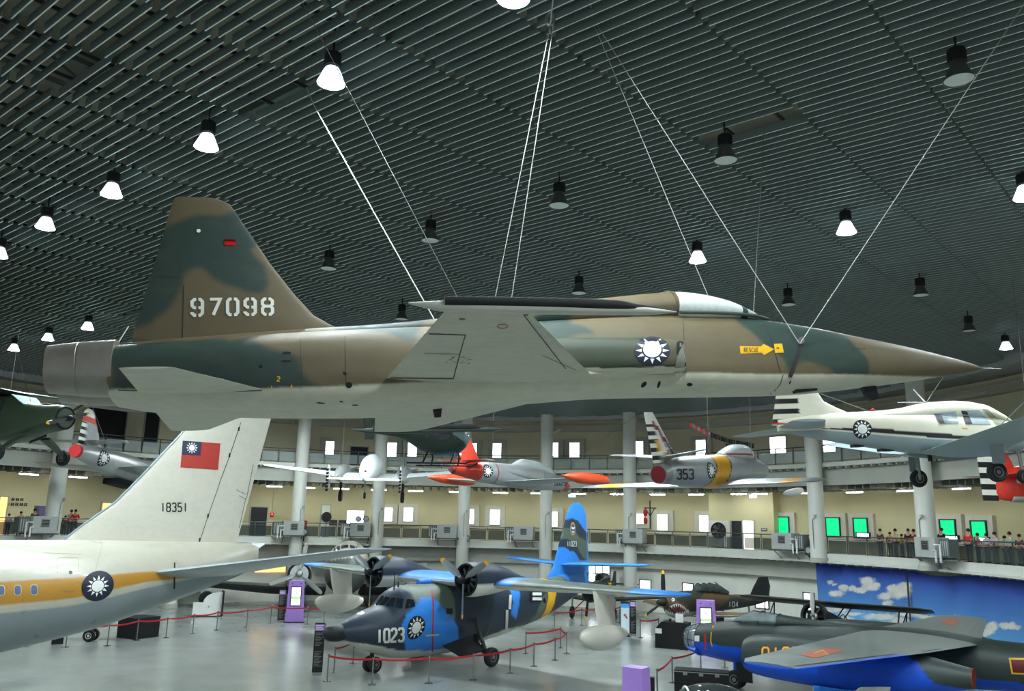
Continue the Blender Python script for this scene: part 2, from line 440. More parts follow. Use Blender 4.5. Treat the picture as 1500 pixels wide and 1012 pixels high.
def wheel(parent, c, r, wd, ax=(0, 1, 0), hub=None, name='wheel'):
    c = np.array(c, float); ax = np.array(ax, float); t = wd / 2
    rub = mat('tyre_rubber', (26, 26, 27), .75, var=.12, scale=20, bump=.1)
    hb = hub or mat('wheel_hub_grey', (120, 122, 120), .45, .4)
    o = MB().lathe([(r * .5, -t * .8), (r * .78, -t), (r * .95, -t * .72), (r, -t * .3), (r, t * .3), (r * .95, t * .72), (r * .78, t), (r * .5, t * .8)], c, ax, 24).build(name, rub, parent)
    MB().lathe([(.01, -t * .9), (r * .2, -t * .95), (r * .25, -t * .7), (r * .52, -t * .86), (r * .52, t * .86), (r * .25, t * .7), (r * .2, t * .95), (.01, t * .9)], c, ax, 20).build('wheel_hub', hb, o)
    return o

# ================================================================== THE HALL
RI, RO = 29.0, 34.0
def path(R, a0=200, a1=-20, n=72, back=True):
    pts = []
    for a in np.linspace(180, 0, n): pts.append((HC + R * np.array([math.cos(rad(a)), math.sin(rad(a))]), np.array([math.cos(rad(a)), math.sin(rad(a))])))
    if back:
        pts = [(np.array([HC[0] - R, -8.0]), np.array([-1., 0]))] + pts + [(np.array([HC[0] + R, -8.0]), np.array([1., 0]))]
    return pts
def sweep(prof, closed=True, R0=0):
    """prof: (R, z) outline swept around the hall"""
    P = path(1.0); R = []
    for i, (p, n) in enumerate(P):
        r = []
        for rr, z in prof:
            q = HC + n * rr if 0 < i < len(P) - 1 else np.array([HC[0] + n[0] * rr, -8.0]); r.append((q[0], q[1], z))
        R.append(r)
    return MB().rings(R, closed, closed, closed)
def cyl(a, R, z): return np.array([HC[0] + R * math.cos(rad(a)), HC[1] + R * math.sin(rad(a)), z])
def ang_of(p): return math.degrees(math.atan2(p[1] - HC[1], p[0] - HC[0]))

M_floor = mat('epoxy_floor', (140, 146, 141), .2, var=.10, scale=.5, stain=.25)
M_wallw = mat('white_wall', (226, 228, 216), .7, var=.04, scale=.8)
M_wallu = mat('cream_wall_upper', (238, 231, 198), .75, var=.04, scale=.8)
M_wallc = mat('cream_wall', (205, 199, 160), .75, var=.04, scale=.8)
M_colm = mat('column_paint', (218, 221, 211), .55, var=.03, scale=1.5)
M_edge = mat('gallery_edge', (210, 213, 203), .6, var=.06, scale=1.2)
M_fasc = mat('gallery_fascia', (180, 182, 171), .65, var=.06, scale=1.0)
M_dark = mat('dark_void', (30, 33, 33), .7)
M_steel = mat('steel', (150, 152, 150), .35, .8)
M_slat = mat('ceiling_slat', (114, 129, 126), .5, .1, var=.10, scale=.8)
M_lip = mat('slat_lip_painted_light', (200, 210, 204), .45, .3, var=.1)  # lighter than the slat: light on the lower edges put into the colour
M_carr = mat('ceiling_carrier', (40, 44, 43), .6)
M_roof = mat('roof_deck', (128, 126, 112), .8, var=.15, scale=1.2)
M_black = mat('black_plastic', (22, 22, 23), .5)
M_blackm = mat('black_matte', (20, 21, 21), .85)
M_acw = mat('grey_white_cabinet', (176, 182, 178), .45)
M_white = mat('white_paint', (226, 228, 222), .45)
M_glassp = mat('rail_glass', (170, 186, 184), .12, alpha=.38, var=.03)
M_pane = mat('daylight_pane', (244, 250, 255), emis=PANE_E)
M_green = mat('green_lit_pane', (0, 214, 130), emis=1.0)
M_frame = mat('window_frame_white', (205, 205, 190), .5)
M_framed = mat('window_frame_dark', (50, 54, 52), .5)
M_tube = mat('fluorescent_tube', (250, 252, 240), emis=TUBE_E)
M_lens = mat('lamp_lens_lit', (236, 250, 255), emis=LAMP_E)
M_lensoff = mat('lamp_lens_unlit', (205, 212, 206), .4)
M_bellit = mat('lit_bell_glare', (214, 240, 255), emis=4.)  # glow added to the lit bells, standing in for lamp glare
M_bell = mat('lamp_reflector', (96, 100, 96), .4, .5)

fl = MB(); fl.box(-44, 34, -9, 78, -.2, 0); struct(fl.build('floor', M_floor, smooth=False))
RG = RI + 1.45
struct(sweep([(RG, 0), (RG, 4.4), (RG + .3, 4.4), (RG + .3, 0)]).build('wall_back', M_wallw, smooth=False))
struct(sweep([(RO, 4.86), (RO, 9.3), (RO + .3, 9.3), (RO + .3, 4.86)]).build('wall_back', M_wallc, smooth=False))
struct(sweep([(RO, 10.6), (RO, 15.2), (RO + .3, 15.2), (RO + .3, 10.6)]).build('wall_back', M_wallu, smooth=False))
# lower gallery slab, edge kerb, gutter and set-back fascia
g = struct(sweep([(RI + .35, 4.45), (RI + .35, 4.85), (RO - .001, 4.85), (RO - .001, 4.45)]).build('floor', mat('gallery_floor', (110, 108, 100), .6), smooth=False))
struct(sweep([(RI, 4.40), (RI, 4.92), (RI + .35, 4.92), (RI + .35, 4.40)]).build('trim_1', M_edge, smooth=False))
struct(sweep([(RI - .22, 4.34), (RI - .22, 4.46), (RI, 4.46), (RI, 4.34)]).build('trim_2', M_edge, smooth=False))
struct(sweep([(RI + .9, 3.2), (RI + .9, 4.45), (RI + 1.3, 4.45), (RI + 1.3, 3.2)]).build('trim_3', M_fasc, smooth=False))
struct(sweep([(RI + 1.3, 4.35), (RI + 1.3, 4.45), (RO, 4.45), (RO, 4.35)]).build('ceiling', M_fasc, smooth=False))
# upper gallery slab
u3 = struct(sweep([(RI + .3, 10.2), (RI + .3, 10.58), (RO - .001, 10.58), (RO - .001, 10.2)]).build('floor', mat('gallery_floor', (110, 108, 100), .6), smooth=False))
struct(sweep([(RI, 10.35), (RI, 10.62), (RI + .3, 10.62), (RI + .3, 10.35)]).build('trim_4', M_edge, smooth=False))
u4 = struct(sweep([(RI + .45, 9.2), (RI + .45, 10.3), (RI + .8, 10.3), (RI + .8, 9.2)]).build('trim_5', M_fasc, smooth=False))
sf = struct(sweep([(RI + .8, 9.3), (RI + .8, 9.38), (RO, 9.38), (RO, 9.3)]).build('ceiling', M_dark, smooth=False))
jb = None
for a in np.arange(178, -2, -1.15):          # ribs under the upper gallery
    p, q = cyl(a, RI + .85, 9.12), cyl(a, RI + 3.6, 9.12)
    MB().beam(p, q, .09, .36).build('joist', mat('joist_grey', (120, 122, 116), .6), sf, smooth=False)
bk = MB(); bk2 = MB()
for a in np.arange(178, -2, -1.3):
    bk.beam(cyl(a, RI - .02, 10.3), cyl(a, RI + .5, 10.3), .12, .16)
    bk2.beam(cyl(a, RI + .3, 4.33), cyl(a, RI + .95, 4.33), .14, .2)
o = bk.build('edge_bracket', M_fasc, u4, smooth=False); o['kind'] = 'stuff'
o = bk2.build('edge_bracket', M_fasc, g, smooth=False); o['kind'] = 'stuff'
# soffit ring and beam under the roof edge
struct(sweep([(RI + 1.1, 15.15), (RI + 1.1, 15.3), (RO, 15.3), (RO, 15.15)]).build('ceiling', mat('soffit_grey', (178, 182, 178), .7), smooth=False))
struct(sweep([(RI + 1.05, 14.75), (RI + 1.05, 15.5), (RI + 1.3, 15.5), (RI + 1.3, 14.75)]).build('trim_6', mat('soffit_grey', (178, 182, 178), .7), smooth=False))
struct(sweep([(RO - .5, 14.2), (RO - .5, 14.75), (RO, 14.75), (RO, 14.2)]).build('trim_7', mat('beam_grey', (196, 194, 178), .7), smooth=False))
# columns
CA = [165, 148.1, 131, 113.4, 101, 87.2, 73.8, 60.1, 30.4, 13.7, -7]
for i, a in enumerate(CA):
    p = cyl(a, RI - .3, 0)
    zl = 4.35 if a in (30.4, 13.7) else 0.0
    c = MB(); c.lathe([(.5, zl), (.5, 15.2)], (p[0], p[1], 0), (0, 0, 1), 28)
    co = struct(c.build('column', M_colm))
    MB().lathe([(.56, zl), (.56, zl + .25), (.52, zl + .3)], (p[0], p[1], 0), (0, 0, 1), 28).build('column_base', M_fasc, co)
    MB().beam(cyl(a, RI - .1, 13.4), cyl(a, RO - .4, 14.4), .12, .16).build('roof_strut', M_edge, co)

# railings between the columns, on both galleries
rail_m = mat('railing_steel', (96, 100, 98), .4, .6)
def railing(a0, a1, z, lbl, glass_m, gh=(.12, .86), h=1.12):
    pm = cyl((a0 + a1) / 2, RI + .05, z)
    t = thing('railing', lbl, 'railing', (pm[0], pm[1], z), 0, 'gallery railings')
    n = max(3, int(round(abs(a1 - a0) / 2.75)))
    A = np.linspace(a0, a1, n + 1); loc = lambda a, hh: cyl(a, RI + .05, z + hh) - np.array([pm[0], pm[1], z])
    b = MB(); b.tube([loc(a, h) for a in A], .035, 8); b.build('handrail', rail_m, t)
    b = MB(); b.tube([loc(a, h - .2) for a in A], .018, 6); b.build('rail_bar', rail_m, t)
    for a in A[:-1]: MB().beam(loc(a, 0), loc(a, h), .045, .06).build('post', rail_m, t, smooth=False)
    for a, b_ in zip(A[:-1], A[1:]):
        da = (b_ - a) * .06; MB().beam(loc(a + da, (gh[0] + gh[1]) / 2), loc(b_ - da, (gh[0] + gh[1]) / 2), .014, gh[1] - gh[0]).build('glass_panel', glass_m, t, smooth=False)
BN = ['left of the leftmost white column', 'right of the leftmost white column, beside the airliner fin', 'hidden partly by the airliner fin', 'left of the white twin tailed aircraft', 'behind the white twin tailed aircraft', 'behind the red tailed jet', 'behind the orange tip tank', 'behind the silver jet marked 353', 'between the two right hand columns', 'at the right edge beyond the last column']
seg = [(CA[i], CA[i + 1]) for i in range(len(CA) - 1)]
for i, (a0, a1) in enumerate(seg):
    railing(a0 - .9, a1 + .9, 10.6, 'upper gallery glass railing ' + BN[i], M_glassp)
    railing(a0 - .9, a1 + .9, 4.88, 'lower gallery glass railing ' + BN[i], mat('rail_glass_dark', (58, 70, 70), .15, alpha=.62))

# windows: frame + glowing pane, set on the outer wall
WN = [0]
def window(x0, y0, x1, y1, frame=None, pane=None, grid=None, R=RO, bay=False):
    c0 = at_cyl((x0 + x1) / 2, y0, R); c1 = at_cyl((x0 + x1) / 2, y1, R)
    a = ang_of(c0); z0, z1 = c1[2], c0[2]
    e0, e1 = at_cyl(x0, (y0 + y1) / 2, R), at_cyl(x1, (y0 + y1) / 2, R); hw = np.linalg.norm(e1[:2] - e0[:2]) / 2
    WN[0] += 1
    n = np.array([math.cos(rad(a)), math.sin(rad(a)), 0]); t = np.array([-n[1], n[0], 0]); ctr = cyl(a, R, 0)
    Mx = Matrix(((t[0], -n[0], 0, ctr[0]), (t[1], -n[1], 0, ctr[1]), (0, 0, 1, 0), (0, 0, 0, 1)))
    fr = MB(); f = .07
    d = .55 if bay else .1
    if bay:   # white box bay that the window sits in
        fr.box(-hw - .45, hw + .45, -.05, .30, z0 - .35, z1 + .35, Mx)
        fb = fr.build('window_%d' % WN[0], M_frame, smooth=False); struct(fb); par = fb
        fr = MB(); off = .30
    else: par = None; off = 0
    for (q0, q1, r0, r1) in ((-hw - f, -hw, z0 - f, z1 + f), (hw, hw + f, z0 - f, z1 + f), (-hw, hw, z0 - f, z0), (-hw, hw, z1, z1 + f)):
        fr.box(q0, q1, off - .05, off + .1, r0, r1, Mx)
    if grid:
        for k in range(1, grid[0]): x = -hw + 2 * hw * k / grid[0]; fr.box(x - .035, x + .035, off, off + .08, z0, z1, Mx)
        for k in range(1, grid[1]): zz = z0 + (z1 - z0) * k / grid[1]; fr.box(-hw, hw, off, off + .08, zz - .035, zz + .035, Mx)
    fo = fr.build('window_frame' if par else 'window_%d' % WN[0], frame or M_frame, par, smooth=False)
    if not par: struct(fo); par = fo
    MB().box(-hw, hw, off + .0, off + .03, z0, z1, Mx).build('pane', pane or M_pane, par, smooth=False)
    return par
for x0, x1, y0, y1 in ((477, 489, 647, 666), (568, 581, 649, 669), (598, 611, 649, 669), (691, 699, 650, 670), (723, 735, 650, 671), (809, 819, 649, 670), (836, 850, 649, 670), (931, 944, 647, 669), (1022, 1036, 645, 668)):
    window(x0, y0, x1, y1, bay=True)
for x0, x1, y0, y1 in ((1128, 1151, 640, 664), (1206, 1224, 643, 662)): window(x0, y0, x1, y1)
for x0, x1, y0, y1 in ((564, 575, 744, 763), (592, 605, 744, 763), (687, 695, 746, 767), (719, 733, 747, 768), (809, 818, 750, 771), (933, 945, 753, 767), (965, 980, 754, 776), (1027, 1040, 755, 778)):
    window(x0, y0, x1, y1, bay=True)
window(509, 748, 533, 772); 
M_green2 = mat('green_lit_pane', (0, 214, 130))
for x0, x1, y0, y1, cut in ((1142, 1158, 758, 783, 0), (1214, 1233, 759, 785, 0), (1255, 1274, 760, 787, .22), (1383, 1404, 762, 792, .22), (1429, 1450, 764, 794, .2)):
    wd = window(x0, y0, x1, y1, frame=M_framed, bay=True, pane=M_green)
    if cut:   # the roller blind stops short: bare daylight at the bottom
        window(x0 + .6, y1 - (y1 - y0) * cut, x1 - .6, y1 - .3, pane=M_pane, frame=M_framed, R=RO - .36)
for x0, x1, y0, y1 in ((938, 953, 850, 864), (1001, 1015, 855, 877), (1107, 1125, 863, 890), (1178, 1192, 869, 893), (640, 652, 840, 852)):
    window(x0, y0, x1, y1, frame=M_framed, R=RG)
window(863, 827, 893, 865, frame=M_framed, grid=(3, 3), R=RG)
# doors
DN = [0]
def door(x0, y0, x1, y1, m, R=RO, lit=False):
    c0 = at_cyl((x0 + x1) / 2, y0, R); c1 = at_cyl((x0 + x1) / 2, y1, R); a = ang_of(c0); z1 = c0[2]; z0 = 4.86 if 4 < c1[2] < 6 else c1[2]
    e0, e1 = at_cyl(x0, y0, R), at_cyl(x1, y0, R); hw = np.linalg.norm(e1[:2] - e0[:2]) / 2
    n = np.array([math.cos(rad(a)), math.sin(rad(a)), 0]); t = np.array([-n[1], n[0], 0]); ctr = cyl(a, R, 0)
    Mx = Matrix(((t[0], -n[0], 0, ctr[0]), (t[1], -n[1], 0, ctr[1]), (0, 0, 1, 0), (0, 0, 0, 1)))
    DN[0] += 1
    b = MB().box(-hw, hw, -.05, .06, z0, z1, Mx); o = struct(b.build('door_%d' % DN[0], m, smooth=False))
    f = MB()
    for (q0, q1, r0, r1) in ((-hw - .09, -hw, z0, z1 + .09), (hw, hw + .09, z0, z1 + .09), (-hw, hw, z1, z1 + .09)): f.box(q0, q1, -.04, .1, r0, r1, Mx)
    f.build('door_frame', M_fasc, o, smooth=False)
    return o
M_dkdoor = mat('dark_door', (38, 42, 46), .6); M_bright = mat('lit_doorway', (255, 252, 240), emis=2.6); M_warm = mat('warm_lit_room', (255, 196, 120), emis=1.5)
door(368, 743, 392, 775, M_dkdoor)
door(0, 728, 11, 772, M_warm); door(150, 737, 172, 772, M_warm); door(472, 740, 484, 775, M_white); door(514, 655, 539, 685, M_dkdoor)
door(132, 590, 188, 655, M_dark); door(216, 590, 236, 655, M_dark); door(1064, 650, 1094, 662, M_dkdoor)
door(375, 812, 420, 838, M_warm, R=RG)
# ------------------------------------------------------------------ slatted ceiling
ZC = 15.0
sd = np.array([math.sin(rad(-51)), math.cos(rad(-51))]); sp = np.array([math.cos(rad(-51)), -math.sin(rad(-51))])
deck = struct(sweep([(RI + 1.2, 17.2), (RI + 1.2, 17.4), (0.0, 17.4), (0.0, 17.2)]).build('ceiling', M_roof, smooth=False))
ceil_o = struct(MB().box(-1.2, 1.2, -.06, .06, 15.6, 15.75, Matrix.Translation((HC[0], HC[1], 0))).build('ceiling', M_carr, smooth=False))
def inhall(x, y, R=RI + 1.0):
    if y < -7.5: return False
    if y < HC[1]: return abs(x - HC[0]) < R
    return math.hypot(x - HC[0], y - HC[1]) < R
SPV, BAY, SH, ST = .272, 2.36, .20, .027
base = MB(); 
def slat_vs(L):
    # folded blade whose bottom lip has caught light painted into its colour
    return [(-L / 2, -ST / 2, 0), (-L / 2, ST / 2, 0), (-L / 2, ST / 2, SH), (-L / 2, -ST / 2, SH), (L / 2, -ST / 2, 0), (L / 2, ST / 2, 0), (L / 2, ST / 2, SH), (L / 2, -ST / 2, SH)]
FS = [(0, 1, 2, 3), (7, 6, 5, 4), (0, 4, 5, 1), (1, 5, 6, 2), (2, 6, 7, 3), (3, 7, 4, 0)]
cand = []
for k in range(-30, 40):
    for j in range(-150, 270):
        v = j * SPV + (k % 2) * SPV * .5
        u0 = .72 + k * BAY - .05 * (v - 14)
        um = u0 + BAY / 2; q = sd * um + sp * v
        if inhall(*q): cand.append((um, v, q))
def score(q):
    P = np.array([q[0], q[1], ZC]) - O_; d = P @ F_
    if d < 2: return -1
    x = 750 + FPX * (P @ R_) / d; y = 506 - FPX * (P @ U_) / d
    if x < -60 or x > 1560 or y < -60: return -1
    return 1 / d
cand = [(score(q), um, v, q) for um, v, q in cand]
cand.sort(key=lambda c: -c[0])
# a few slats are out: the openings seen in the photograph
gaps = [at_z(395, 155, ZC)[:2], at_z(108, 105, ZC)[:2], at_z(1085, 195, ZC)[:2], at_z(195, 457, ZC)[:2], at_z(30, 25, ZC)[:2]]
ang = math.atan2(sd[1], sd[0])
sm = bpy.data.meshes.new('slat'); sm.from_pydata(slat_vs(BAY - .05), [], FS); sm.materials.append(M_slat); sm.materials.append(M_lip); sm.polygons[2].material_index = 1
rest = MB(); n1 = 0
for s, um, v, q in cand:
    skip = any(abs((q - gq) @ sd) < 1.0 and abs((q - gq) @ sp) < .2 for gq in gaps[:4])
    if skip: continue
    if n1 < 300:
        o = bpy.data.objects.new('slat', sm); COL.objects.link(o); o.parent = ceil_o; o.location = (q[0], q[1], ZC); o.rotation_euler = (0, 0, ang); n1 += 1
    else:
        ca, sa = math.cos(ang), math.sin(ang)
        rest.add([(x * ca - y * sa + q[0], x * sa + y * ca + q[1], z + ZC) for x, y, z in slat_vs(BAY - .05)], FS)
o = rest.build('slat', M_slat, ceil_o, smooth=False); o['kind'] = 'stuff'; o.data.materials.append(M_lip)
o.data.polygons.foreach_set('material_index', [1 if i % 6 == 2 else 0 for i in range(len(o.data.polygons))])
# carriers above the slats and, higher, the roof trusses and purlins
cr = 0
for k in range(-56, 80):
    u = .72 + k * BAY / 2 + BAY * .25
    vs = [v for v in np.arange(-40, 75, .8) if inhall(*(sd * (u - .05 * (v - 14)) + sp * v))]
    if len(vs) < 2: continue
    P = [np.array([*(sd * (u - .05 * (v - 14)) + sp * v), ZC + SH + .04]) for v in (vs[0], vs[-1])]
    MB().beam(P[0], P[1], .05, .07).build('carrier', M_carr, ceil_o, smooth=False)
for v in np.arange(-34, 70, 3.2):
    us = [u for u in np.arange(-40, 75, .8) if inhall(*(sd * u + sp * v))]
    if len(us) < 2: continue
    A, B = [np.array([*(sd * u + sp * v), 16.7]) for u in (us[0], us[-1])]
    MB().beam(A, B, .16, .22).build('purlin', mat('purlin_grey', (120, 126, 120), .6), deck, smooth=False)
for u in np.arange(-30, 60, 7.05):
    vs = [v for v in np.arange(-40, 75, .8) if inhall(*(sd * u + sp * v))]
    if len(vs) < 2: continue
    A, B = [np.array([*(sd * u + sp * v), 16.2]) for v in (vs[0], vs[-1])]; up = np.array([0, 0, .75])
    tr = MB().beam(A, B, .14); tr.beam(A + up, B + up, .14)
    n = int(np.linalg.norm(B - A) / 1.6)
    for i in range(n):
        P, Q = A + (B - A) * i / n, A + (B - A) * (i + 1) / n; tr.beam(P + up * (i % 2), Q + up * ((i + 1) % 2), .07)
    tr.build('roof_truss', mat('truss_grey', (104, 110, 106), .6), deck, smooth=False)

# ------------------------------------------------------------------ high-bay lamps
def lamp(loc, lbl, lit, grp):
    t = thing('high_bay_lamp', lbl, 'lamp', loc, 0, grp)
    MB().lathe([(.02, .42), (.02, 1.2)], n=8).build('hanger_rod', M_black, t)
    MB().lathe([(.06, .62), (.15, .6), (.16, .55), (.16, .34), (.12, .30)], n=20).build('driver_housing', M_black, t)
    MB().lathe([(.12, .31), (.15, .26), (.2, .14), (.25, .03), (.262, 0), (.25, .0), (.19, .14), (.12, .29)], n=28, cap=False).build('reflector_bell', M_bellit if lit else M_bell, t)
    MB().lathe([(.001, .012), (.24, .02), (.24, .035), (.001, .03)], n=28).build('lens', M_lens if lit else M_lensoff, t)
    return t
on1 = [(752, -2), (485, 122), (302, 216), (163, 286), (66, 334), (-2, 376)]
on2 = [(128, 482), (70, 498), (20, 513)]
on3 = [(1502, 290), (1240, 341), (1022, 383)]
ordn = ['first', 'second', 'third', 'fourth', 'fifth', 'sixth']
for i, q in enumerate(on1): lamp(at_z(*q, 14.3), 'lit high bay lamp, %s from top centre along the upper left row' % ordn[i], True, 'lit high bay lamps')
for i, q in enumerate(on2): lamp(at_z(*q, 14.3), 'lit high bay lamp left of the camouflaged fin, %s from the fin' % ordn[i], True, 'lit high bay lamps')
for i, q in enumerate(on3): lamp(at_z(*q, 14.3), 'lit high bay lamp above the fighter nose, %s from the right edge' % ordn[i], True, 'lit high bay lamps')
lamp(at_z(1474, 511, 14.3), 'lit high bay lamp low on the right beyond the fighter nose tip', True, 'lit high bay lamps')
off1 = [(1405, 118), (1063, 236), (819, 302), (630, 353), (481, 394)]
for i, q in enumerate(off1): lamp(at_z(*q, 14.2), 'unlit bell shaped high bay lamp, %s from the right in the long unlit row' % ordn[i], False, 'unlit high bay lamps')
off2 = [((1349, 433), 'unlit high bay lamp above the fighter nose cone'), ((848, 430), 'unlit high bay lamp with a pale lens behind the wing tip rail'), ((1420, 485), 'unlit high bay lamp just above the pointed nose tip'), ((1155, 447), 'small unlit high bay lamp above the windscreen of the camouflaged fighter'), ((588, 468), 'small unlit high bay lamp above the spine of the camouflaged fighter')]
for q, l in off2: lamp(at_z(*q, 14.2), l, False, 'unlit high bay lamps')
# the same rows go on over the part of the hall behind and beside the camera
d1 = (at_z(302, 216, 14.3) - at_z(485, 122, 14.3)); rowd = at_z(1022, 383, 14.3) - at_z(485, 122, 14.3)
k = 0
for base_, n0, n1_ in ((at_z(752, -2, 14.3), -2, 0), (at_z(1502, 290, 14.3), -1, 0)):
    for i in range(n0, n1_):
        q = base_ + d1 * i
        if inhall(q[0], q[1], RI - 1):
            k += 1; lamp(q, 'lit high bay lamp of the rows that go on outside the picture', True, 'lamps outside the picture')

# added lamps, unseen behind the fighter, that light the far half
fb = at_z(1474, 511, 14.3)
for r in (0, 1, -1):
    for i in range(1, 11):
        q = fb + d1 * i + r * np.array([sp[0], sp[1], 0]) * 7.0
        P = q - O_; dd = P @ F_; x = 750 + FPX * (P @ R_) / dd; y = 506 - FPX * (P @ U_) / dd
        if inhall(q[0], q[1], RI - 1) and 200 < x < 1180 and (498 if x < 560 else 512) < y < (592 if x < 780 else 566):
            lamp(q, 'added unseen high bay lamp lighting the far half, behind the camouflaged fighter', True, 'added lamps behind the fighter')

# fluorescent fittings under the upper gallery
tl = [(43, 691), (115, 695), (402, 711), (450, 714), (609, 718), (669, 720), (733, 720), (788, 722), (847, 723), (905, 723), (963, 724), (1020, 725), (1082, 725), (1113, 726), (1179, 725), (1252, 725), (1327, 725), (1409, 725), (260, 706), (500, 716), (555, 717)]
tl.sort()
NTH = 'first second third fourth fifth sixth seventh eighth ninth tenth eleventh twelfth thirteenth fourteenth fifteenth sixteenth seventeenth eighteenth nineteenth twentieth twenty-first'.split()
for i, (x, y) in enumerate(tl):
    p = at_cyl(x, y, 31.4); a = ang_of(p); n = np.array([math.cos(rad(a)), math.sin(rad(a)), 0]); t_ = np.array([-n[1], n[0], 0])
    o = thing('tube_light', 'fluorescent batten light under the upper gallery, %s from the left' % NTH[i], 'light', (p[0], p[1], 8.78), math.atan2(t_[1], t_[0]), 'fluorescent battens under the upper gallery')
    MB().box(-.62, .62, -.08, .08, .05, .12).build('light_housing', M_white, o, smooth=False)
    MB().box(-.6, .6, -.06, .06, .0, .05).build('tube', M_tube, o, smooth=False)
    h = MB(); h.beam((-.4, 0, .12), (-.4, 0, .52), .02); h.beam((.4, 0, .12), (.4, 0, .52), .02); h.build('hanger', M_steel, o, smooth=False)

# ================================================================== CAMOUFLAGED FIGHTER (hung in front)
MC = mat('camouflage_paint', None, .6, var=.09, scale=5, attr=True, stain=.22)
M_dline = mat('panel_line_dark', (40, 40, 36), .6)
M_yel = mat('yellow_marking', (222, 170, 24), .5)
M_red = mat('red_marking', (178, 34, 30), .5)
M_natm = mat('bare_hot_metal', (132, 129, 119), .4, .45, var=.18, scale=4)
M_natd = mat('bare_metal_shadowless', (96, 96, 92), .4, .8, var=.15)
M_canop = mat('hazy_canopy', (205, 212, 208), .22, alpha=.86, var=.12, scale=14)
M_wind = mat('hazy_windscreen', (196, 204, 200), .16, alpha=.8, var=.1)
M_railg = mat('rail_light_grey', (176, 178, 166), .5, stain=.3)
F5 = Pose(1.47, 12.53, 8.51, 14.55, 4.69, -3.65)
f5 = thing('jet_fighter', 'camouflaged brown and green jet fighter numbered 97098 hanging in front', 'fighter jet', pose=F5)
TAN, GRN, BEL, OLV = lin((91, 81, 58)), lin((40, 57, 50)), lin((184, 183, 164)), lin((50, 59, 40))
def polyside(pts, y=-.62): return [F5.side(px, py, y) for px, py in pts]
G1 = polyside([(165, 490), (368, 492), (376, 500), (407, 514), (437, 529), (447, 552), (458, 566), (468, 576), (165, 590)])
G2 = polyside([(480, 455), (600, 455), (645, 455), (622, 480), (600, 506), (568, 500), (540, 492), (497, 489)], -.25)
G3 = polyside([(780, 440), (851, 440), (838, 476), (870, 488), (800, 500), (796, 470)], -.55)
z6 = lambda q: (q[0] / 2.727 + 950, q[1] / 2.727 + 400)
G4 = polyside([z6(q) for q in [(350, 120), (360, 195), (400, 245), (440, 285), (480, 310), (530, 360), (545, 385), (590, 372), (660, 370), (700, 382), (730, 398), (740, 420), (900, 420), (890, 395), (872, 350), (850, 310), (830, 285), (800, 240), (560, 150)]], -.42)
BL = interp(*zip(*[F5.side(px, py, -.55) for px, py in [(1437, 541), (1330, 545), (1243, 546), (1155, 547), (1005, 546), (900, 548), (700, 556), (560, 566), (470, 570), (396, 572), (296, 574), (173, 570)]]))
colf5 = camo(TAN, [(G1, GRN), (G2, GRN), (G3, GRN), (G4, GRN)], BL, BEL)
# --- fuselage
ST = [(7.21, .168, .185, .008, 2, 2, .5), (6.95, .12, .27, .075, 2, 2, .5), (6.23, .03, .44, .20, 2.05, 2.1, .45), (5.38, -.06, .615, .33, 2.1, 2.3, .42), (4.54, -.13, .765, .43, 2.1, 2.5, .40), (3.9, -.175, .885, .48, 2.15, 2.7, .38), (3.31, -.20, .975, .51, 2.2, 2.9, .38),
      (2.7, -.205, 1.05, .53, 2.3, 3, .38), (2, -.20, 1.10, .55, 2.4, 3.1, .38), (1, -.185, 1.10, .58, 2.5, 3.2, .38), (0, -.17, 1.05, .62, 2.5, 3.4, .4), (-1.08, -.21, .98, .66, 2.5, 3.6, .42), (-2.5, -.30, .90, .70, 2.5, 3.6, .45),
      (-3.57, -.36, .85, .73, 2.5, 3.6, .5), (-4.95, -.33, .77, .74, 2.5, 3.4, .5), (-5.8, -.28, .70, .71, 2.5, 3.2, .5), (-6.54, -.21, .645, .675, 2.5, 3, .5), (-6.96, -.13, .615, .655, 2.5, 2.8, .5)]
xs = np.unique(np.r_[np.linspace(-6.96, 7.21, 330)])
body = MB().rings(fuselage(ST, M=128, spacing=xs))
fus = body.build('fuselage', MC, f5, ang=50, colv=colf5)
spn = MB().rings(fuselage([(1.22, .95, 1.505, .395, 2, 2), (.9, .93, 1.48, .39, 2, 2), (-.13, .9, 1.37, .36, 2, 2), (-1.5, .8, 1.19, .32, 2, 2), (-2.64, .72, 1.04, .30, 2, 2), (-3.61, .62, .95, .27, 2, 2), (-4.5, .55, .90, .22, 2, 2), (-5.8, .5, .80, .15, 2, 2), (-7.15, .45, .69, .07, 2, 2)], N=160, M=40))
spn.build('dorsal_spine', MC, f5, ang=50, colv=colf5)
# --- canopy, windscreen and their frames
can = MB().rings(fuselage([(2.40, .99, 1.285, .335, 2, 2), (2.2, .98, 1.36, .355), (1.97, .96, 1.43, .38, 2, 2), (1.65, .95, 1.485, .395, 2, 2), (1.35, .95, 1.51, .40, 2, 2), (1.20, .95, 1.508, .40, 2, 2)], N=26, M=40))
can.build('canopy', M_canop, f5, ang=50, label='hazy whitish canopy')
wsd = MB().rings(fuselage([(3.0, 1.0, 1.03, .05, 2, 2), (2.8, 1.0, 1.10, .17, 2, 2), (2.6, 1.0, 1.195, .27, 2, 2), (2.43, 1.0, 1.27, .32, 2, 2)], N=16, M=36))
wsd.build('windscreen', M_wind, f5, ang=50)
for nm, x0, x1, hh, ww in (('canopy_bow', 2.37, 2.47, 1.29, .338), ('canopy_frame', 1.16, 1.22, 1.517, .408)):
    MB().rings(fuselage([(x0, .95, hh + .012, ww + .012, 2, 2), (x1, .95, hh - (.035 if x1 > 2 else -.003), ww - (.01 if x1 > 2 else 0), 2, 2)], N=5, M=40)).build(nm, MC, f5, ang=50, colf=lambda x, y, z: GRN if x > 2 else TAN)
sill = MB()
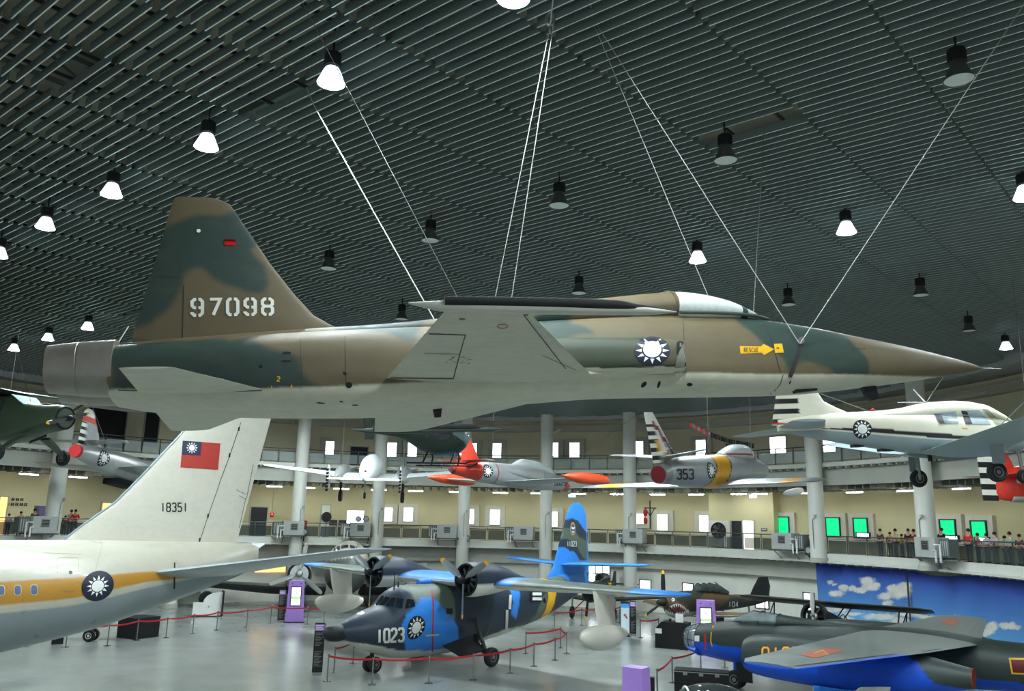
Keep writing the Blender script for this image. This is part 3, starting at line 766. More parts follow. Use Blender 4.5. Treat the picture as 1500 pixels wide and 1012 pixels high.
for s in (-1, 1): sill.tube([(2.95, s * .12, 1.045), (2.6, s * .30, 1.05), (2.2, s * .375, 1.055), (1.7, s * .41, 1.06), (1.2, s * .42, 1.06)], .028, 8)
sill.build('canopy_sill', mat('sill_dark_green', (62, 74, 64), .5), f5)
# --- air intakes with open lips
for s, nm in ((-1, 'right'), (1, 'left')):
    dst = [(.92, .03, .50, .20, 2.6, 3.0), (.6, .02, .53, .24, 2.6, 3.2), (0, .0, .555, .27, 2.6, 3.2), (-1.2, -.02, .57, .28, 2.6, 3.2), (-2.2, 0, .56, .20, 2.4, 3), (-3.2, .08, .48, .05, 2.2, 2.4)]
    cy = interp([.92, 0, -1.2, -2.2, -3.2], [.725, .68, .60, .57, .60])
    R = fuselage(dst, N=70, M=56); R = [[(p[0] - (.10 * (p[2] - .27) if p[0] > .85 else 0), s * (p[1] + cy(p[0])), p[2]) for p in r] for r in R]
    if s < 0: R = [r[::-1] for r in R]
    dm = MB().rings(R, cap0=True, cap1=False)
    dcol = lambda x, y, z: BEL if z < max(BL(x) + .02, .03) else TAN if x < -1.7 else (OLV if not (x > .55 and z > .1) else tuple(.5 * (a + b) for a, b in zip(OLV, TAN)))
    d = dm.build('intake_duct', MC, f5, ang=50, colf=dcol)
    inn = [[(p[0], s * .725 + (p[1] - s * .725) * .86, .265 + (p[2] - .265) * .88) for p in R[-1]], [(.2, s * .70 + (p[1] - s * .725) * .8, .27 + (p[2] - .265) * .8) for p in R[-1]]]
    MB().rings([R[-1], inn[0], inn[1]], False, True).build('intake_throat', M_blackm, d)
    if s < 0: duct = dm
# --- wings with tip rails
wsec = [(.45, -.15, 3.40, .0, .042), (.75, -.52, 2.94, .0, .045), (3.79, -2.33, .87, .0, .05)]
RW = wing(wsec, 14)
cw = lambda x, y, z: BEL if z < .004 else TAN
wl = MB().rings(RW); wr = MB().rings(mirror(RW))
wcol = lambda x, y, z: tuple(.93 * v for v in BEL) if z < .004 else (GRN if math.sin(1.9 * x + 1.1 * abs(y)) > .1 else TAN)
ol = wl.build('wing', MC, f5, ang=40, colf=wcol); orr = wr.build('wing', MC, f5, ang=40, colf=wcol)
for s, o in ((1, ol), (-1, orr)):
    r = MB().rings(fuselage([(-3.58, .045, .065, .008), (-3.2, -.03, .08, .05, 3, 3), (-2.2, -.05, .06, .06, 3, 3), (-1.1, -.055, .03, .06, 3, 3), (-.66, -.03, -.01, .01)], N=40, M=20, yc=s * 3.85)).build('tip_rail', M_railg if s < 0 else mat('rail_dark_green', (44, 58, 52), .5), o)
    MB().rings(fuselage([(-3.22, .02, .12, .068, 5, 5), (-2.2, .005, .115, .072, 5, 5), (-1.3, -.015, .09, .072, 5, 5), (-1.22, -.015, .07, .066, 5, 5), (-.64, -.02, .0, .008)], N=30, M=16, yc=s * 3.85)).build('launch_shoe', M_blackm, r)
    # leading-edge extension strake at the root
    q = [(.95, s * .56, .03), (-.2, s * .60, .035), (-.62, s * .84, .03), (-.2, s * .62, -.005), (.95, s * .56, .01)]
    MB().add([(.95, s * .52, .02), (-.62, s * .86, .03), (-.62, s * .5, .04), (-.62, s * .86, -.01), (-.62, s * .5, -.03)], [(0, 1, 2), (0, 4, 3), (0, 3, 1), (1, 3, 4, 2)]).build('root_strake', MC, o, smooth=False, colf=lambda x, y, z: BEL)
# --- fin with rudder
FV = [(.55, -3.45, 3.35, 0, .035), (.82, -3.85, 2.93, 0, .04), (.95, -4.12, 2.63, 0, .045), (1.11, -4.39, 2.32, 0, .05), (1.44, -4.67, 1.97, 0, .05), (1.9, -5.0, 1.53, 0, .05), (2.68, -5.48, .88, 0, .05), (2.80, -5.56, .77, 0, .05), (2.87, -5.72, .58, 0, .04), (2.885, -5.85, .42, 0, .02)]
z4 = lambda q: (q[0] / 2.976, q[1] / 2.976 + 270)
GF = polyside([z4(q) for q in [(690, 215), (722, 190), (800, 162), (850, 135), (900, 130), (960, 140), (1010, 124), (1040, 95), (1160, 270), (1140, 268), (1100, 290), (1112, 322), (1160, 360), (1178, 430), (1150, 472), (1080, 475), (1000, 450), (930, 410), (890, 370), (850, 366), (815, 385), (790, 425), (780, 470), (735, 545), (660, 610), (560, 645), (560, 560), (640, 300)]], 0.)
GF2 = polyside([z4(q) for q in [(540, 690), (640, 684), (690, 694), (680, 705), (530, 715)]], 0.)
GF3 = polyside([z4(q) for q in [(1418, 560), (1420, 650), (1500, 660), (1500, 580)]], 0.)
colfin = camo(TAN, [(GF, GRN), (GF2, GRN), (GF3, GRN)], soft=.04, wob=.012)
dense = []
for i in range(len(FV) - 1):
    n = max(1, int((FV[i + 1][0] - FV[i][0]) / .03))
    for k in range(n): dense.append(tuple(np.array(FV[i]) + (np.array(FV[i + 1]) - np.array(FV[i])) * k / n))
dense.append(FV[-1])
afd = interp([x for x, t in _AF[::-1]], [t for x, t in _AF[::-1]])
RF = []
for zz, xl, ch, yy, tc in dense:
    xq = np.r_[np.linspace(1, .02, 60), 0]
    up = [(xl - q * ch, yy + .5 * tc * ch * (afd(q) if q < 1 else 0), zz) for q in xq]
    RF.append(up + [(p[0], -p[1], p[2]) for p in up[-2:0:-1]])
fin = MB().rings(RF)
ofin = fin.build('tail_fin', MC, f5, ang=45, colv=colfin)
# --- tailplanes
RS = wing([(.5, -4.98, 1.6, -.10, .045), (2.1, -5.97, .57, -.15, .04)], 8)
scol = lambda x, y, z: BEL if z < -.10 - .03 * abs(y) / 2.1 + .012 else GRN
MB().rings(RS).build('tailplane', MC, f5, colf=scol); MB().rings(mirror(RS)).build('tailplane', MC, f5, colf=scol)
# --- twin exhaust shrouds
for s in (-1, 1):
    R = []
    prof = [(-6.90, .305, .37, .70), (-7.31, .305, .345, .70), (-7.315, .305, .338, .70), (-7.33, .305, .338, .70), (-7.335, .305, .343, .70), (-7.69, .305, .300, .70)]
    for x, yc, r, _ in prof: R.append([(x, s * yc + r * .98 * math.copysign(abs(math.cos(t)) ** .8, math.cos(t)), .275 + r * math.copysign(abs(math.sin(t)) ** .8, math.sin(t))) for t in np.linspace(0, 2 * PI, 48, endpoint=False)])
    n_ = MB().rings(R, True, False).build('exhaust_shroud', M_natm, f5)
    q = [[(x, s * .305 + r * math.cos(t), .275 + r * math.sin(t)) for t in np.linspace(0, 2 * PI, 32, endpoint=False)] for x, r in ((-7.69, .30), (-7.67, .27), (-7.3, .22), (-7.2, .2))]
    MB().rings(q, False, True).build('exhaust_pipe', M_blackm, n_)
MB().box(-7.2, -6.4, -.05, .05, .60, .70).build('tail_cone_fairing', mat('fairing_green', (52, 74, 66), .5), f5)
MB().tube([(-6.95, -.05, .70), (-6.83, -.05, .93)], .008).build('static_mast', M_white, f5)
MB().tube([(7.18, 0, .176), (7.62, 0, .16)], [.014, .008]).build('pitot_probe', M_steel, f5)
# --- belly fittings
qx = F5.side(640, 590, 0)
MB().plate([(qx[0] - .07, -.28), (qx[0] + .07, -.28), (qx[0] + .045, -.43), (qx[0] - .045, -.43)], 1, -.03, .03).build('belly_antenna', M_black, f5)
qx = F5.side(1273, 575, 0)
MB().plate([(qx[0] - .16, -.06), (qx[0] + .13, -.06), (qx[0] + .15, -.33), (qx[0] + .02, -.36), (qx[0] - .06, -.33)], 1, -.04, .04).build('nose_blade_antenna', M_black, f5)
qx = F5.side(1167, 571, 0)
MB().plate([(qx[0] - .2, -.17), (qx[0] + .2, -.15), (qx[0] + .22, -.2), (qx[0] - .18, -.235)], 1, -.25, -.15).build('gear_door_edge', M_black, f5)
# --- marks
skb = Skin(body, duct); skf = Skin(fin); skw = Skin(wr)
c = F5.side(341, 450, -.04); skf.lay([text2('97098', .232, .044, gap=.42, stencil=True, aspect=.98)], (c[0], 0, c[1]), -1, rot=rad(1.0)).build('serial_number', mat('number_white', (214, 216, 206), .5), f5, label='white stencilled number 97098')
c = F5.side(337, 355, -.03); skf.lay([quad2(-.075, .075, -.045, .045)], (c[0], 0, c[1]), -1).build('beacon', mat('beacon_red', (196, 20, 20), .3), f5)
skf.lay([quad2(-.075, .075, .012, .045)], (c[0], 0, c[1]), -1, off=.009).build('beacon_shade', mat('beacon_dark', (70, 16, 16), .3), f5)
c = F5.side(291, 338, -.03); skf.lay([disc(.001, .028, 12, 2)], (c[0], 0, c[1]), -1).build('fin_light', M_white, f5)
E_ = lambda sh, rx, ry, cx, cy: ([(cx + a * rx, cy - b * ry) for a, b in sh[0]], sh[1])
ro_ = skb.px_shape(F5, [E_(disc(.001, 1, 44, 6), 26.5, 21, 955, 514)], off=.006).build('roundel', mat('roundel_navy', (24, 28, 48), .45), f5, label='navy and white sun roundel')
skb.px_shape(F5, [E_(disc(.001, 1, 36, 4), 13.4, 11.6, 955, 512), E_(sunrays(1, .60, .96), 26, 20, 955, 513.5)], off=.012).build('white_sun', mat('roundel_white', (232, 234, 230), .45), ro_)
z7 = lambda q: (q[0] / 4.84 + 870, q[1] / 4.84 + 420)
skb.px_shape(F5, [quad4(*[z7(q) for q in [(612, 402), (636, 400), (660, 602), (566, 606)]], n=6), quad4(*[z7(q) for q in [(590, 470), (622, 402), (640, 470), (580, 560)]], n=4)], off=.006).build('intake_ramp', mat('ramp_grey', (108, 110, 96), .55), f5)
skb.px_shape(F5, [poly2([z7(q) for q in [(584, 400), (606, 388), (636, 396), (622, 425), (604, 455), (590, 492), (583, 450)]])], off=.012).build('intake_gap_shadow', M_blackm, f5)  # black crescent paints in the shadow of the gap at the lip
skb.px_shape(F5, [poly2([(1083.5, 507), (1118, 507.5), (1118, 503.8), (1134, 511.5), (1119, 520), (1118.5, 516.5), (1084.5, 518)]), quad4((1133.5, 503.8), (1145.5, 503.2), (1148, 516.5), (1135, 517))]).build('rescue_arrow', M_yel, f5, label='yellow rescue arrow')
tx = text2('RESCUE', 5.8, .95, gap=.30, aspect=.58)
skb.px_shape(F5, [([(1100 + a, 512.7 - b - a * .006) for a, b in tx[0]], tx[1])], off=.009).build('rescue_lettering', mat('letter_dark', (60, 44, 10), .6), f5)
skb.px(F5, [(1137, 510), (1141, 510)], 1.6, off=.009, step=2).build('rescue_mark', M_black, f5)
def L_(sk, pts, w_=1.1, off=.004):
    sk.px(F5, pts, w_, off).build('panel_line', M_dline, f5)
L_(skb, [(1119, 472), (1128, 492), (1136, 520), (1143, 546)], 1.3); L_(skb, [(1147, 549), (1143, 562), (1135, 572), (1128, 577)], 1.1)
L_(skb, [(1000, 462), (1002, 499)], .8); L_(skb, [(1243, 511), (1268, 511)], .8)
L_(skb, [(173, 571), (230, 573), (300, 574), (384, 572)], 1.5); L_(skb, [(440, 497), (442, 565)], .6); L_(skb, [(505, 492), (507, 565)], .6)
L_(skf, [(269, 418), (268, 460), (267, 503)], 1.3); L_(skf, [(220, 404), (269, 406)], .6); L_(skf, [(333, 328), (332, 334)], 1.2)
z5 = lambda *q: [(a / 2.5 + 400, b / 2.5 + 400) for a, b in q]
L_(skw, z5((555, 221), (704, 226), (684, 296), (660, 386), (430, 383)), 1.6); L_(skw, z5((555, 294), (684, 296)), .6)
L_(skw, z5((918, 153), (1000, 258), (1072, 350)), 1.4); L_(skw, z5((985, 300), (1110, 355)), .7); L_(skw, z5((918, 150), (950, 152)), 3)
L_(skb, [(905, 536), (936, 538), (958, 537)], 1.0)
for (x, y, a, b, r) in ((943, 563, 5.5, 3, -.8), (965, 563, 2, 5.5, .35), (1010, 563, 4.5, 2.6, 0), (420, 517, 6.5, 2, 0), (419, 529, 8, 1.6, 0), (382, 537, 3, 2.6, 0), (505, 547, 3, 2.4, .7), (1157, 560, 1, 3, .4), (511, 564, 5, 4.5, 0), (470, 590, 7, 1, .1), (520, 593, 5, 1, 0), (500, 588, 3, 1, .2)):
    v, f = disc(.001, 1, 14, 2); m = skb.px_shape(F5, [([(x + a * p * math.cos(r) - b * q * math.sin(r), y + a * p * math.sin(r) + b * q * math.cos(r)) for p, q in v], f)]); m.build('access_port', M_blackm, f5)
rr = MB(); m = skw.px(F5, [(736 + 7.5 * math.cos(t), 477.5 + 3 * math.sin(t)) for t in np.linspace(0, 2 * PI, 20, endpoint=False)], 1.2, closed=True, step=3); rr.add(m.v, m.f)
rr.build('wing_warning_ring', mat('faded_red', (150, 60, 50), .6), f5)
v, f = disc(.001, 1, 14, 2); skw.px_shape(F5, [([(677 + 5 * p, 467 + 1.6 * q) for p, q in v], f)]).build('wing_drain', mat('port_blue_grey', (70, 78, 90), .5), f5)
st_ = MB()
random.seed(3)
for i in range(26):
    x, y = 650 + random.random() * 40, 522 + random.random() * 10; m = skw.px(F5, [(x, y), (x + random.uniform(1, 5), y + random.uniform(-.5, .5))], .6, step=3); st_.add(m.v, m.f)
st_.build('stencil_text', mat('stencil_brown', (120, 104, 84), .6), f5)
ys = MB()
for ch, x, y in (('2', 408, 555), ('1', 398, 568), ('A', 427, 567)):
    t_ = text2(ch, 6.5, 1.2); m = skb.px_shape(F5, [([(x + a, y - b) for a, b in t_[0]], t_[1])]); ys.add(m.v, m.f)
ys.build('stencil_figures', M_yel, f5)
# dark lifting strap round the nose
sx = 3.42; bz = fuselage(ST, M=64, spacing=[3.30, 3.36])
strap = MB(); gx = F5.side(1171, 504, -.5)
prs = [(1172, 503), (1168, 520), (1162, 536), (1156, 552)]
m = skb.px(F5, prs, 6.0, off=.02, step=4); strap.add(m.v, m.f)
strap.build('lifting_strap', mat('strap_dark', (44, 42, 36), .8), f5)
m = skb.px_shape(F5, [disc(.001, 5, 12, 2, 1172, 500)], off=.03); m.build('strap_shackle', M_steel, f5)

# --- cables that carry it
M_cable = mat('steel_cable', (168, 170, 164), .5, .3)
M_cabled = mat('thin_dark_cable', (110, 114, 112), .4, .5)
M_shack = mat('red_shackle', (206, 84, 84), .4)
def cable(name, lbl, pts, r=.0075, m=None, grp='suspension cables'):
    P = [np.array(p, float) for p in pts]; o = P[0]
    t = MB().tube([p - o for p in P], r, 6).build(name, m or M_cable, smooth=True); t.location = tuple(o)
    return tag(t, lbl, 'cable', grp)
def w5(x, y, z): return F5.R @ np.array([x, y, z]) + F5.t
def on5(px, py, y):
    x, z = F5.side(px, py, y); return w5(x, y, z)
hookA = at_dist(806, 38, 12.2); hookB = at_dist(869, 28, 13.2)
cable('suspension_cable', 'left strand of the centre cable pair, running to the fighter back', [hookA, on5(722, 452, .55)])
cable('suspension_cable', 'right strand of the centre cable pair, running to the fighter back', [hookA + np.array([.05, 0, 0]), on5(747, 452, .5)])
cable('suspension_cable', 'cable from the red shackle down to the strap on the fighter nose', [hookB, on5(1171, 503, -.55)])
cable('suspension_cable', 'thinner cable from the red shackle to the far side of the nose', [hookB - np.array([.03, 0, 0]), on5(1040, 440, .9), on5(1090, 478, .62)], .007)
cable('suspension_cable', 'long cable from the upper right corner to the strap on the fighter nose', [on5(1172, 503, -.55), at_z(1521, -26, 14.9)])
cable('suspension_cable', 'bright cable left of centre from the ceiling opening to the fighter tail root', [at_z(449, 128, 14.9), at_dist(459, 153, 15.5), on5(636, 468, .15)], .011)
cable('suspension_cable', 'thin grey cable from top left behind the lamp to the fighter spine', [at_z(428, -25, 14.9), on5(688, 470, .6)], .007, M_cabled)
cable('suspension_cable', 'vertical cable above the fighter windscreen', [at_z(1120, 183, 15.0), on5(1103, 466, .35)], .009, M_cabled)
sh = MB()
cable('suspension_cable', 'short cable from the ceiling to the centre cable hook', [hookA, at_z(813, -30, 14.9)], .012)
cable('suspension_cable', 'short cable from the ceiling to the red shackle', [hookB, at_z(858, -30, 14.9)], .012)
for hk, m_, l in ((hookA, M_steel, 'steel turnbuckle hook joining the centre cable pair'), (hookB, M_shack, 'red shackle joining the nose cables at the top')):
    t = thing('shackle', l, 'shackle', hk)
    MB().tube([(.06 * math.cos(a), 0, .12 + .12 * math.sin(a)) for a in np.linspace(-PI / 2, 1.5 * PI, 20)], .03, 8).build('shackle_ring', m_, t)
    MB().lathe([(.02, -.14), (.03, -.1), (.03, .02), (.02, .05)], n=10).build('turnbuckle', M_steel, t)

# ================================================================== FLYING BOAT 1023
def wings(parent, secs, m, name='wing', sub=8, colf=None, sides=(1, -1)):
    out = []
    for s in sides:
        R = wing(secs, sub); R = R if s > 0 else mirror(R)
        mb = MB().rings(R); o = mb.build(name, m, parent, ang=40, colf=colf); out.append((o, mb))
    return out
HU = Pose(-7.36, 35.3, 0, 228.8)
hu = thing('flying_boat', 'navy, green and blue camouflaged twin engine flying boat marked 1023', 'aircraft', pose=HU)
NAVY, HGRN, HBLU, CREAM = lin((42, 54, 68)), lin((88, 102, 90)), lin((54, 136, 226)), lin((214, 212, 200))
M_hu = mat('flying_boat_paint', None, .42, var=.08, scale=3, attr=True)
M_cream = mat('cream_paint', (216, 213, 200), .45, var=.05)
M_navy = mat('navy_paint', (42, 54, 68), .42, var=.08)
M_blade = mat('propeller_grey', (132, 140, 144), .4, .3); M_btip = mat('propeller_tip_yellow', (228, 168, 30), .5); M_hubd = mat('propeller_hub_dark', (44, 48, 52), .4, .5)
M_glassd = mat('dark_cockpit_glass', (30, 36, 42), .08, var=.05, coat=.6)
M_blackr = mat('radome_black', (28, 31, 34), .5)
z3 = lambda q: (q[0] / 5.06 + 470, q[1] / 5.06 + 800)
z4h = lambda q: (q[0] / 4.82 + 680, q[1] / 4.82 + 780)
zf = lambda q: (q[0] / 5.623 + 750, q[1] / 5.623 + 720)
hp = lambda pts, y=1.15: [HU.side(a, b, y) for a, b in pts]
HB = interp(*zip(*[HU.side(a, b, yy) for a, b, yy in [(498, 932, .3), (504, 936, .5), (549, 945, .9), (608, 955, 1.1), (658, 953, 1.15), (687, 947, 1.15), (717, 935, 1.1), (749, 922, 1.05), (784, 915, .9), (804, 909, .8), (826, 900, .5)]]))
P_blue = hp([z3(q) for q in [(605, 580), (640, 500), (690, 450), (720, 420), (760, 385), (810, 376), (860, 400), (920, 480), (990, 560), (1040, 670), (1085, 745), (1100, 800), (950, 790), (690, 800), (650, 720), (610, 640)]])
P_green = hp([z3(q) for q in [(690, 318), (720, 270), (790, 235), (990, 240), (988, 560), (920, 490), (860, 400), (810, 376), (760, 385), (720, 420), (705, 360)]])
P_blue2 = hp([z4h(q) for q in [(335, 400), (405, 410), (385, 500), (365, 615), (318, 575), (340, 500)]], 1.05)
P_green2 = hp([z4h(q) for q in [(545, 470), (600, 420), (780, 420), (780, 300), (600, 250), (590, 400), (640, 620), (480, 660)]], .9)
P_yel = hp([z4h(q) for q in [(530, 230), (600, 235), (612, 295), (660, 350), (660, 430), (628, 610), (560, 640), (595, 430), (570, 340), (512, 290)]], .8)
P_yb = hp([z4h(q) for q in [(515, 225), (612, 225), (624, 295), (672, 350), (670, 432), (640, 615), (548, 650), (583, 430), (558, 345), (500, 290)]], .8)
P_fblue = hp([zf(q) for q in [(372, 600), (620, 590), (640, 760), (470, 760), (390, 690)]], .2)
cam_hu = camo(NAVY, [(P_green, HGRN), (P_blue, HBLU), (P_blue2, HBLU), (P_green2, HGRN), (P_yb, lin((28, 28, 28))), (P_yel, lin((226, 170, 34))), (P_fblue, HBLU)], HB, CREAM, soft=.03, wob=.02)
HST = [(-.32, 1.66, 1.93, .12, 2, 2), (-.8, 1.50, 2.14, .42, 2, 2), (-1.6, 1.12, 2.42, .80, 2.1, 2), (-2.3, .85, 2.62, 1.0, 2.2, 1.8), (-2.75, .72, 2.74, 1.08, 2.3, 1.7), (-3.15, .6, 3.08, 1.13, 2.3, 1.65), (-3.55, .5, 3.36, 1.17, 2.5, 1.6), (-4.1, .41, 3.52, 1.2, 2.6, 1.6), (-5.5, .37, 3.56, 1.22, 2.8, 1.6), (-7.1, .36, 3.56, 1.22, 3, 1.6), (-8.7, .40, 3.52, 1.2, 3, 1.7),
       (-8.8, .55, 3.52, 1.2, 3, 1.8), (-10.5, .85, 3.42, 1.12, 2.8, 2), (-12.5, 1.2, 3.36, .95, 2.6, 2.1), (-14.5, 1.62, 3.5, .68, 2.4, 2.2), (-16.3, 2.2, 3.75, .42, 2.2, 2.2), (-18.2, 2.85, 3.7, .12, 2, 2)]
hb = MB().rings(fuselage(HST, N=260, M=72)); hb.build('hull', M_hu, hu, ang=40, colv=cam_hu)
MB().rings(fuselage([(-.9, 1.45, 2.1, .36, 2, 2), (-.6, 1.42, 2.1, .35), (-.25, 1.45, 2.08, .33, 2, 2), (.02, 1.58, 1.96, .2, 2, 2), (.1, 1.74, 1.8, .03, 2, 2)], N=24, M=28)).build('nose_radome', M_blackr, hu, label='black rounded nose radome')
skh = Skin(hb)
for q in ([(430, 436), (468, 438), (515, 380), (478, 372)], [(476, 440), (540, 450), (556, 384), (524, 380)], [(552, 452), (600, 462), (612, 392), (566, 384)], [(622, 464), (700, 446), (688, 395), (640, 390)], [(400, 440), (424, 436), (470, 370), (452, 368)]):
    skh.px_shape(HU, [quad4(*[z3(p) for p in q])], off=.012).build('cockpit_window', M_glassd, hu)
skh.px_shape(HU, [quad4(*[z3(p) for p in [(928, 458), (975, 462), (975, 504), (928, 502)]])], off=.012).build('cabin_window', M_black, hu)
v, f = disc(.001, 1, 16, 3); skh.px_shape(HU, [([(527 + 7.5 * a, 897.5 + 3 * b) for a, b in v], f)], off=.01).build('nose_light_cover', M_white, hu)
c = HU.side(608, 919, 1.1); roundel(skh, hu, (c[0], 0, c[1]), 1, .50, off=.012, navy=mat('roundel_black', (20, 21, 24), .5))
t_ = text2('1023', 18.5, 3.4, gap=.17, aspect=.66); skh.px_shape(HU, [([(571.5 + a_ - .0, 930.5 - b_ - a_ * .06) for a_, b_ in t_[0]], t_[1])], off=.015).build('hull_number', mat('number_white', (214, 216, 206), .5), hu, label='white 1023')
skh.px(HU, [z3(q) for q in [(745, 262), (778, 266), (800, 285), (822, 335), (832, 400), (833, 480), (830, 600), (826, 780)]], 2.0, off=.012).build('red_hull_line', M_red, hu)
skh.px(HU, [z3(q) for q in [(778, 662), (876, 655)]], 2.6, off=.014).build('instruction_plate', mat('plate_grey', (170, 180, 176), .5), hu)
skh.px(HU, [z4h(q) for q in [(325, 440), (318, 540)]], 3.8, off=.03).build('wheel_well_trim', M_cream, hu); skh.px(HU, [z4h(q) for q in [(300, 545), (296, 685)]], 3.8, off=.03).build('wheel_well_trim', M_cream, hu)
skh.px_shape(HU, [quad4(*[z4h(q) for q in [(458, 420), (545, 420), (545, 488), (458, 494)]])], off=.03).build('side_hatch', M_black, hu)
for yy in (435, 468): skh.px(HU, [z4h((475, yy)), z4h((540, yy))], 4.2, off=.07).build('hatch_fitting', M_white, hu)
v, f = disc(.001, 1, 14, 2); skh.px_shape(HU, [([(797.5 + 2.0 * a, 879.5 + 4 * b) for a, b in v], f)], off=.012).build('port_hole', M_glassd, hu)
# wing, floats, tail
def hwcol(x, y, z):
    ay = abs(y)
    if z < 3.70 + .004 * ay: return CREAM
    if ay > 10.1: return HBLU
    if 3.9 < ay < 4.7 or ay < 2.3: return HBLU
    return HGRN if ay > 4.7 else NAVY
hsec = [(0, -5.75, 3.5, 3.68, .17), (3.1, -5.85, 3.3, 3.71, .17), (7, -6.4, 2.6, 3.74, .16), (11.4, -7.0, 1.75, 3.78, .13), (12.0, -7.15, 1.4, 3.79, .12), (12.3, -7.5, .7, 3.79, .10)]
hwings = wings(hu, hsec, M_hu, sub=16, colf=hwcol)
for s in (1, -1):
    # nacelle with cowl, radial engine and three-bladed propeller
    nc = lambda x, y, z: CREAM if z < 3.72 else NAVY
    na = MB().rings(fuselage([(-4.95, 3.22, 4.62, .70, 2, 2), (-5.3, 3.18, 4.66, .74, 2, 2), (-6.2, 3.22, 4.62, .74, 2, 2), (-7.2, 3.35, 4.42, .64, 2, 2), (-8.5, 3.6, 4.0, .36, 2, 2), (-9.3, 3.75, 3.82, .06, 2, 2)], N=60, M=40, yc=s * 3.1), True, False)
    no = na.build('engine_nacelle', M_hu, hu, colf=nc)
    MB().rings([[(x, s * 3.1 + r * math.cos(t), 3.92 + r * math.sin(t)) for t in np.linspace(0, 2 * PI, 40, endpoint=False)] for x, r in ((-4.95, .70), (-4.90, .66), (-4.93, .60), (-5.25, .60), (-5.27, .02))], False, True).build('cowl_opening', M_blackm, no)
    cyl_ = MB()
    for k in range(9):
        t = 2 * PI * k / 9; d = np.array([0, math.cos(t), math.sin(t)]); b_ = np.array([-5.1, s * 3.1, 3.92])
        MB().lathe([(.09, 0), (.1, .1), (.08, .3), (.05, .36)], b_ + d * .2, d, 8).build('engine_cylinder', M_hubd, no)
    prop(hu, (-4.78, s * 3.1, 3.93), (1, 0, 0), 1.65, 3, M_blade, M_btip, M_hubd, phase=rad(-90), chord=.30, hubr=.17)
    # wing float on its strut
    fl_ = MB().rings(fuselage([(-5.75, 1.95, 2.15, .06, 2, 2), (-6.0, 1.72, 2.30, .26, 2, 2), (-6.7, 1.45, 2.40, .40, 2.2, 1.7), (-7.4, 1.40, 2.40, .42, 2.2, 1.6), (-8.2, 1.50, 2.32, .36, 2.2, 1.6), (-8.9, 1.80, 2.12, .14, 2, 2)], N=40, M=28, yc=s * 8.7)).build('wing_float', M_cream, hu)
    MB().rings([[(x - q * ch, s * 8.7 + t * ch * .2, z) for q, t in airfoil()] for x, ch, z in ((-6.55, 1.55, 3.75), (-6.75, 1.35, 2.9), (-6.95, 1.25, 2.3))]).build('float_strut', M_cream, fl_)
def hfcol():
    pz = lambda l: hp([zf(q) for q in l], .1)
    n1 = pz([(440, 235), (500, 220), (545, 238), (575, 285), (625, 340), (625, 410), (560, 380), (520, 330), (470, 300), (420, 305)])
    g1 = pz([(420, 303), (470, 300), (520, 330), (560, 380), (625, 410), (625, 560), (580, 548), (555, 500), (530, 440), (460, 390), (395, 395)])
    n2 = pz([(395, 393), (460, 390), (530, 440), (555, 500), (590, 548), (625, 560), (560, 570), (510, 495), (470, 490), (430, 455), (380, 456)])
    return camo(HBLU, [(n1, NAVY), (g1, HGRN), (n2, NAVY)], soft=.02, wob=.01)
fsec = []
for i in np.linspace(0, 1, 60):
    z = 3.2 + (7.62 - 3.2) * i; xl = np.interp(z, [3.2, 4.07, 7.0, 7.45, 7.62], [-14.2, -15.0, -16.25, -16.6, -17.0]); xt = np.interp(z, [3.2, 4.5, 6.9, 7.4, 7.62], [-18.4, -18.35, -18.1, -17.8, -17.3])
    fsec.append((z, xl, xl - xt, 0, .09))
R = []
for zz, xl, ch, yy, tc in fsec:
    xq = np.r_[np.linspace(1, .03, 36), 0]; up = [(xl - q * ch, .5 * tc * ch * afd(q), zz) for q in xq]; R.append(up + [(p[0], -p[1], p[2]) for p in up[-2:0:-1]])
hfin = MB().rings(R); ohf = hfin.build('tail_fin', M_hu, hu, colv=hfcol())
skhf = Skin(hfin)
c = HU.side(*zf((490, 430)), .1); skhf.lay([text2('11023', .26, .05, gap=.30, aspect=.7)], (c[0], 0, c[1]), 1, off=.012).build('tail_number', mat('number_white', (214, 216, 206), .5), ohf)
c = HU.side(*zf((500, 306)), .1)
e = skhf.lay([disc(.001, .34, 24, 3, sx=.72, sy=1.1)], (c[0], 0, c[1]), 1, off=.012).build('tail_emblem', mat('emblem_gold', (196, 140, 50), .5), ohf)
skhf.lay([disc(.001, .26, 20, 3, sx=.72, sy=1.05)], (c[0], 0, c[1]), 1, off=.02).build('emblem_field', mat('emblem_blue', (40, 92, 160), .5), e)
skhf.lay([quad4((-.14, .02), (0, -.04), (0, .06), (-.16, .12)), quad4((.14, .02), (0, -.04), (0, .06), (.16, .12)), quad4((-.1, -.2), (.1, -.2), (.1, -.14), (-.1, -.14))], (c[0], 0, c[1]), 1, off=.028).build('emblem_bird', M_white, e)
zs = HU.side(*zf((372, 597)), .1)[1]
hst = wings(hu, [(0, -15.6, 2.3, zs - .05, .1), (.6, -15.65, 2.2, zs, .1), (4.6, -16.3, 1.25, zs + .12, .1), (4.9, -16.6, .7, zs + .13, .08)], M_hu, 'tailplane', 10, colf=lambda x, y, z: HBLU if abs(y) > 3.6 or (x > -15.9 - abs(y) * .15) else (HGRN if z > zs + .03 * abs(y) else lin((180, 182, 176))))
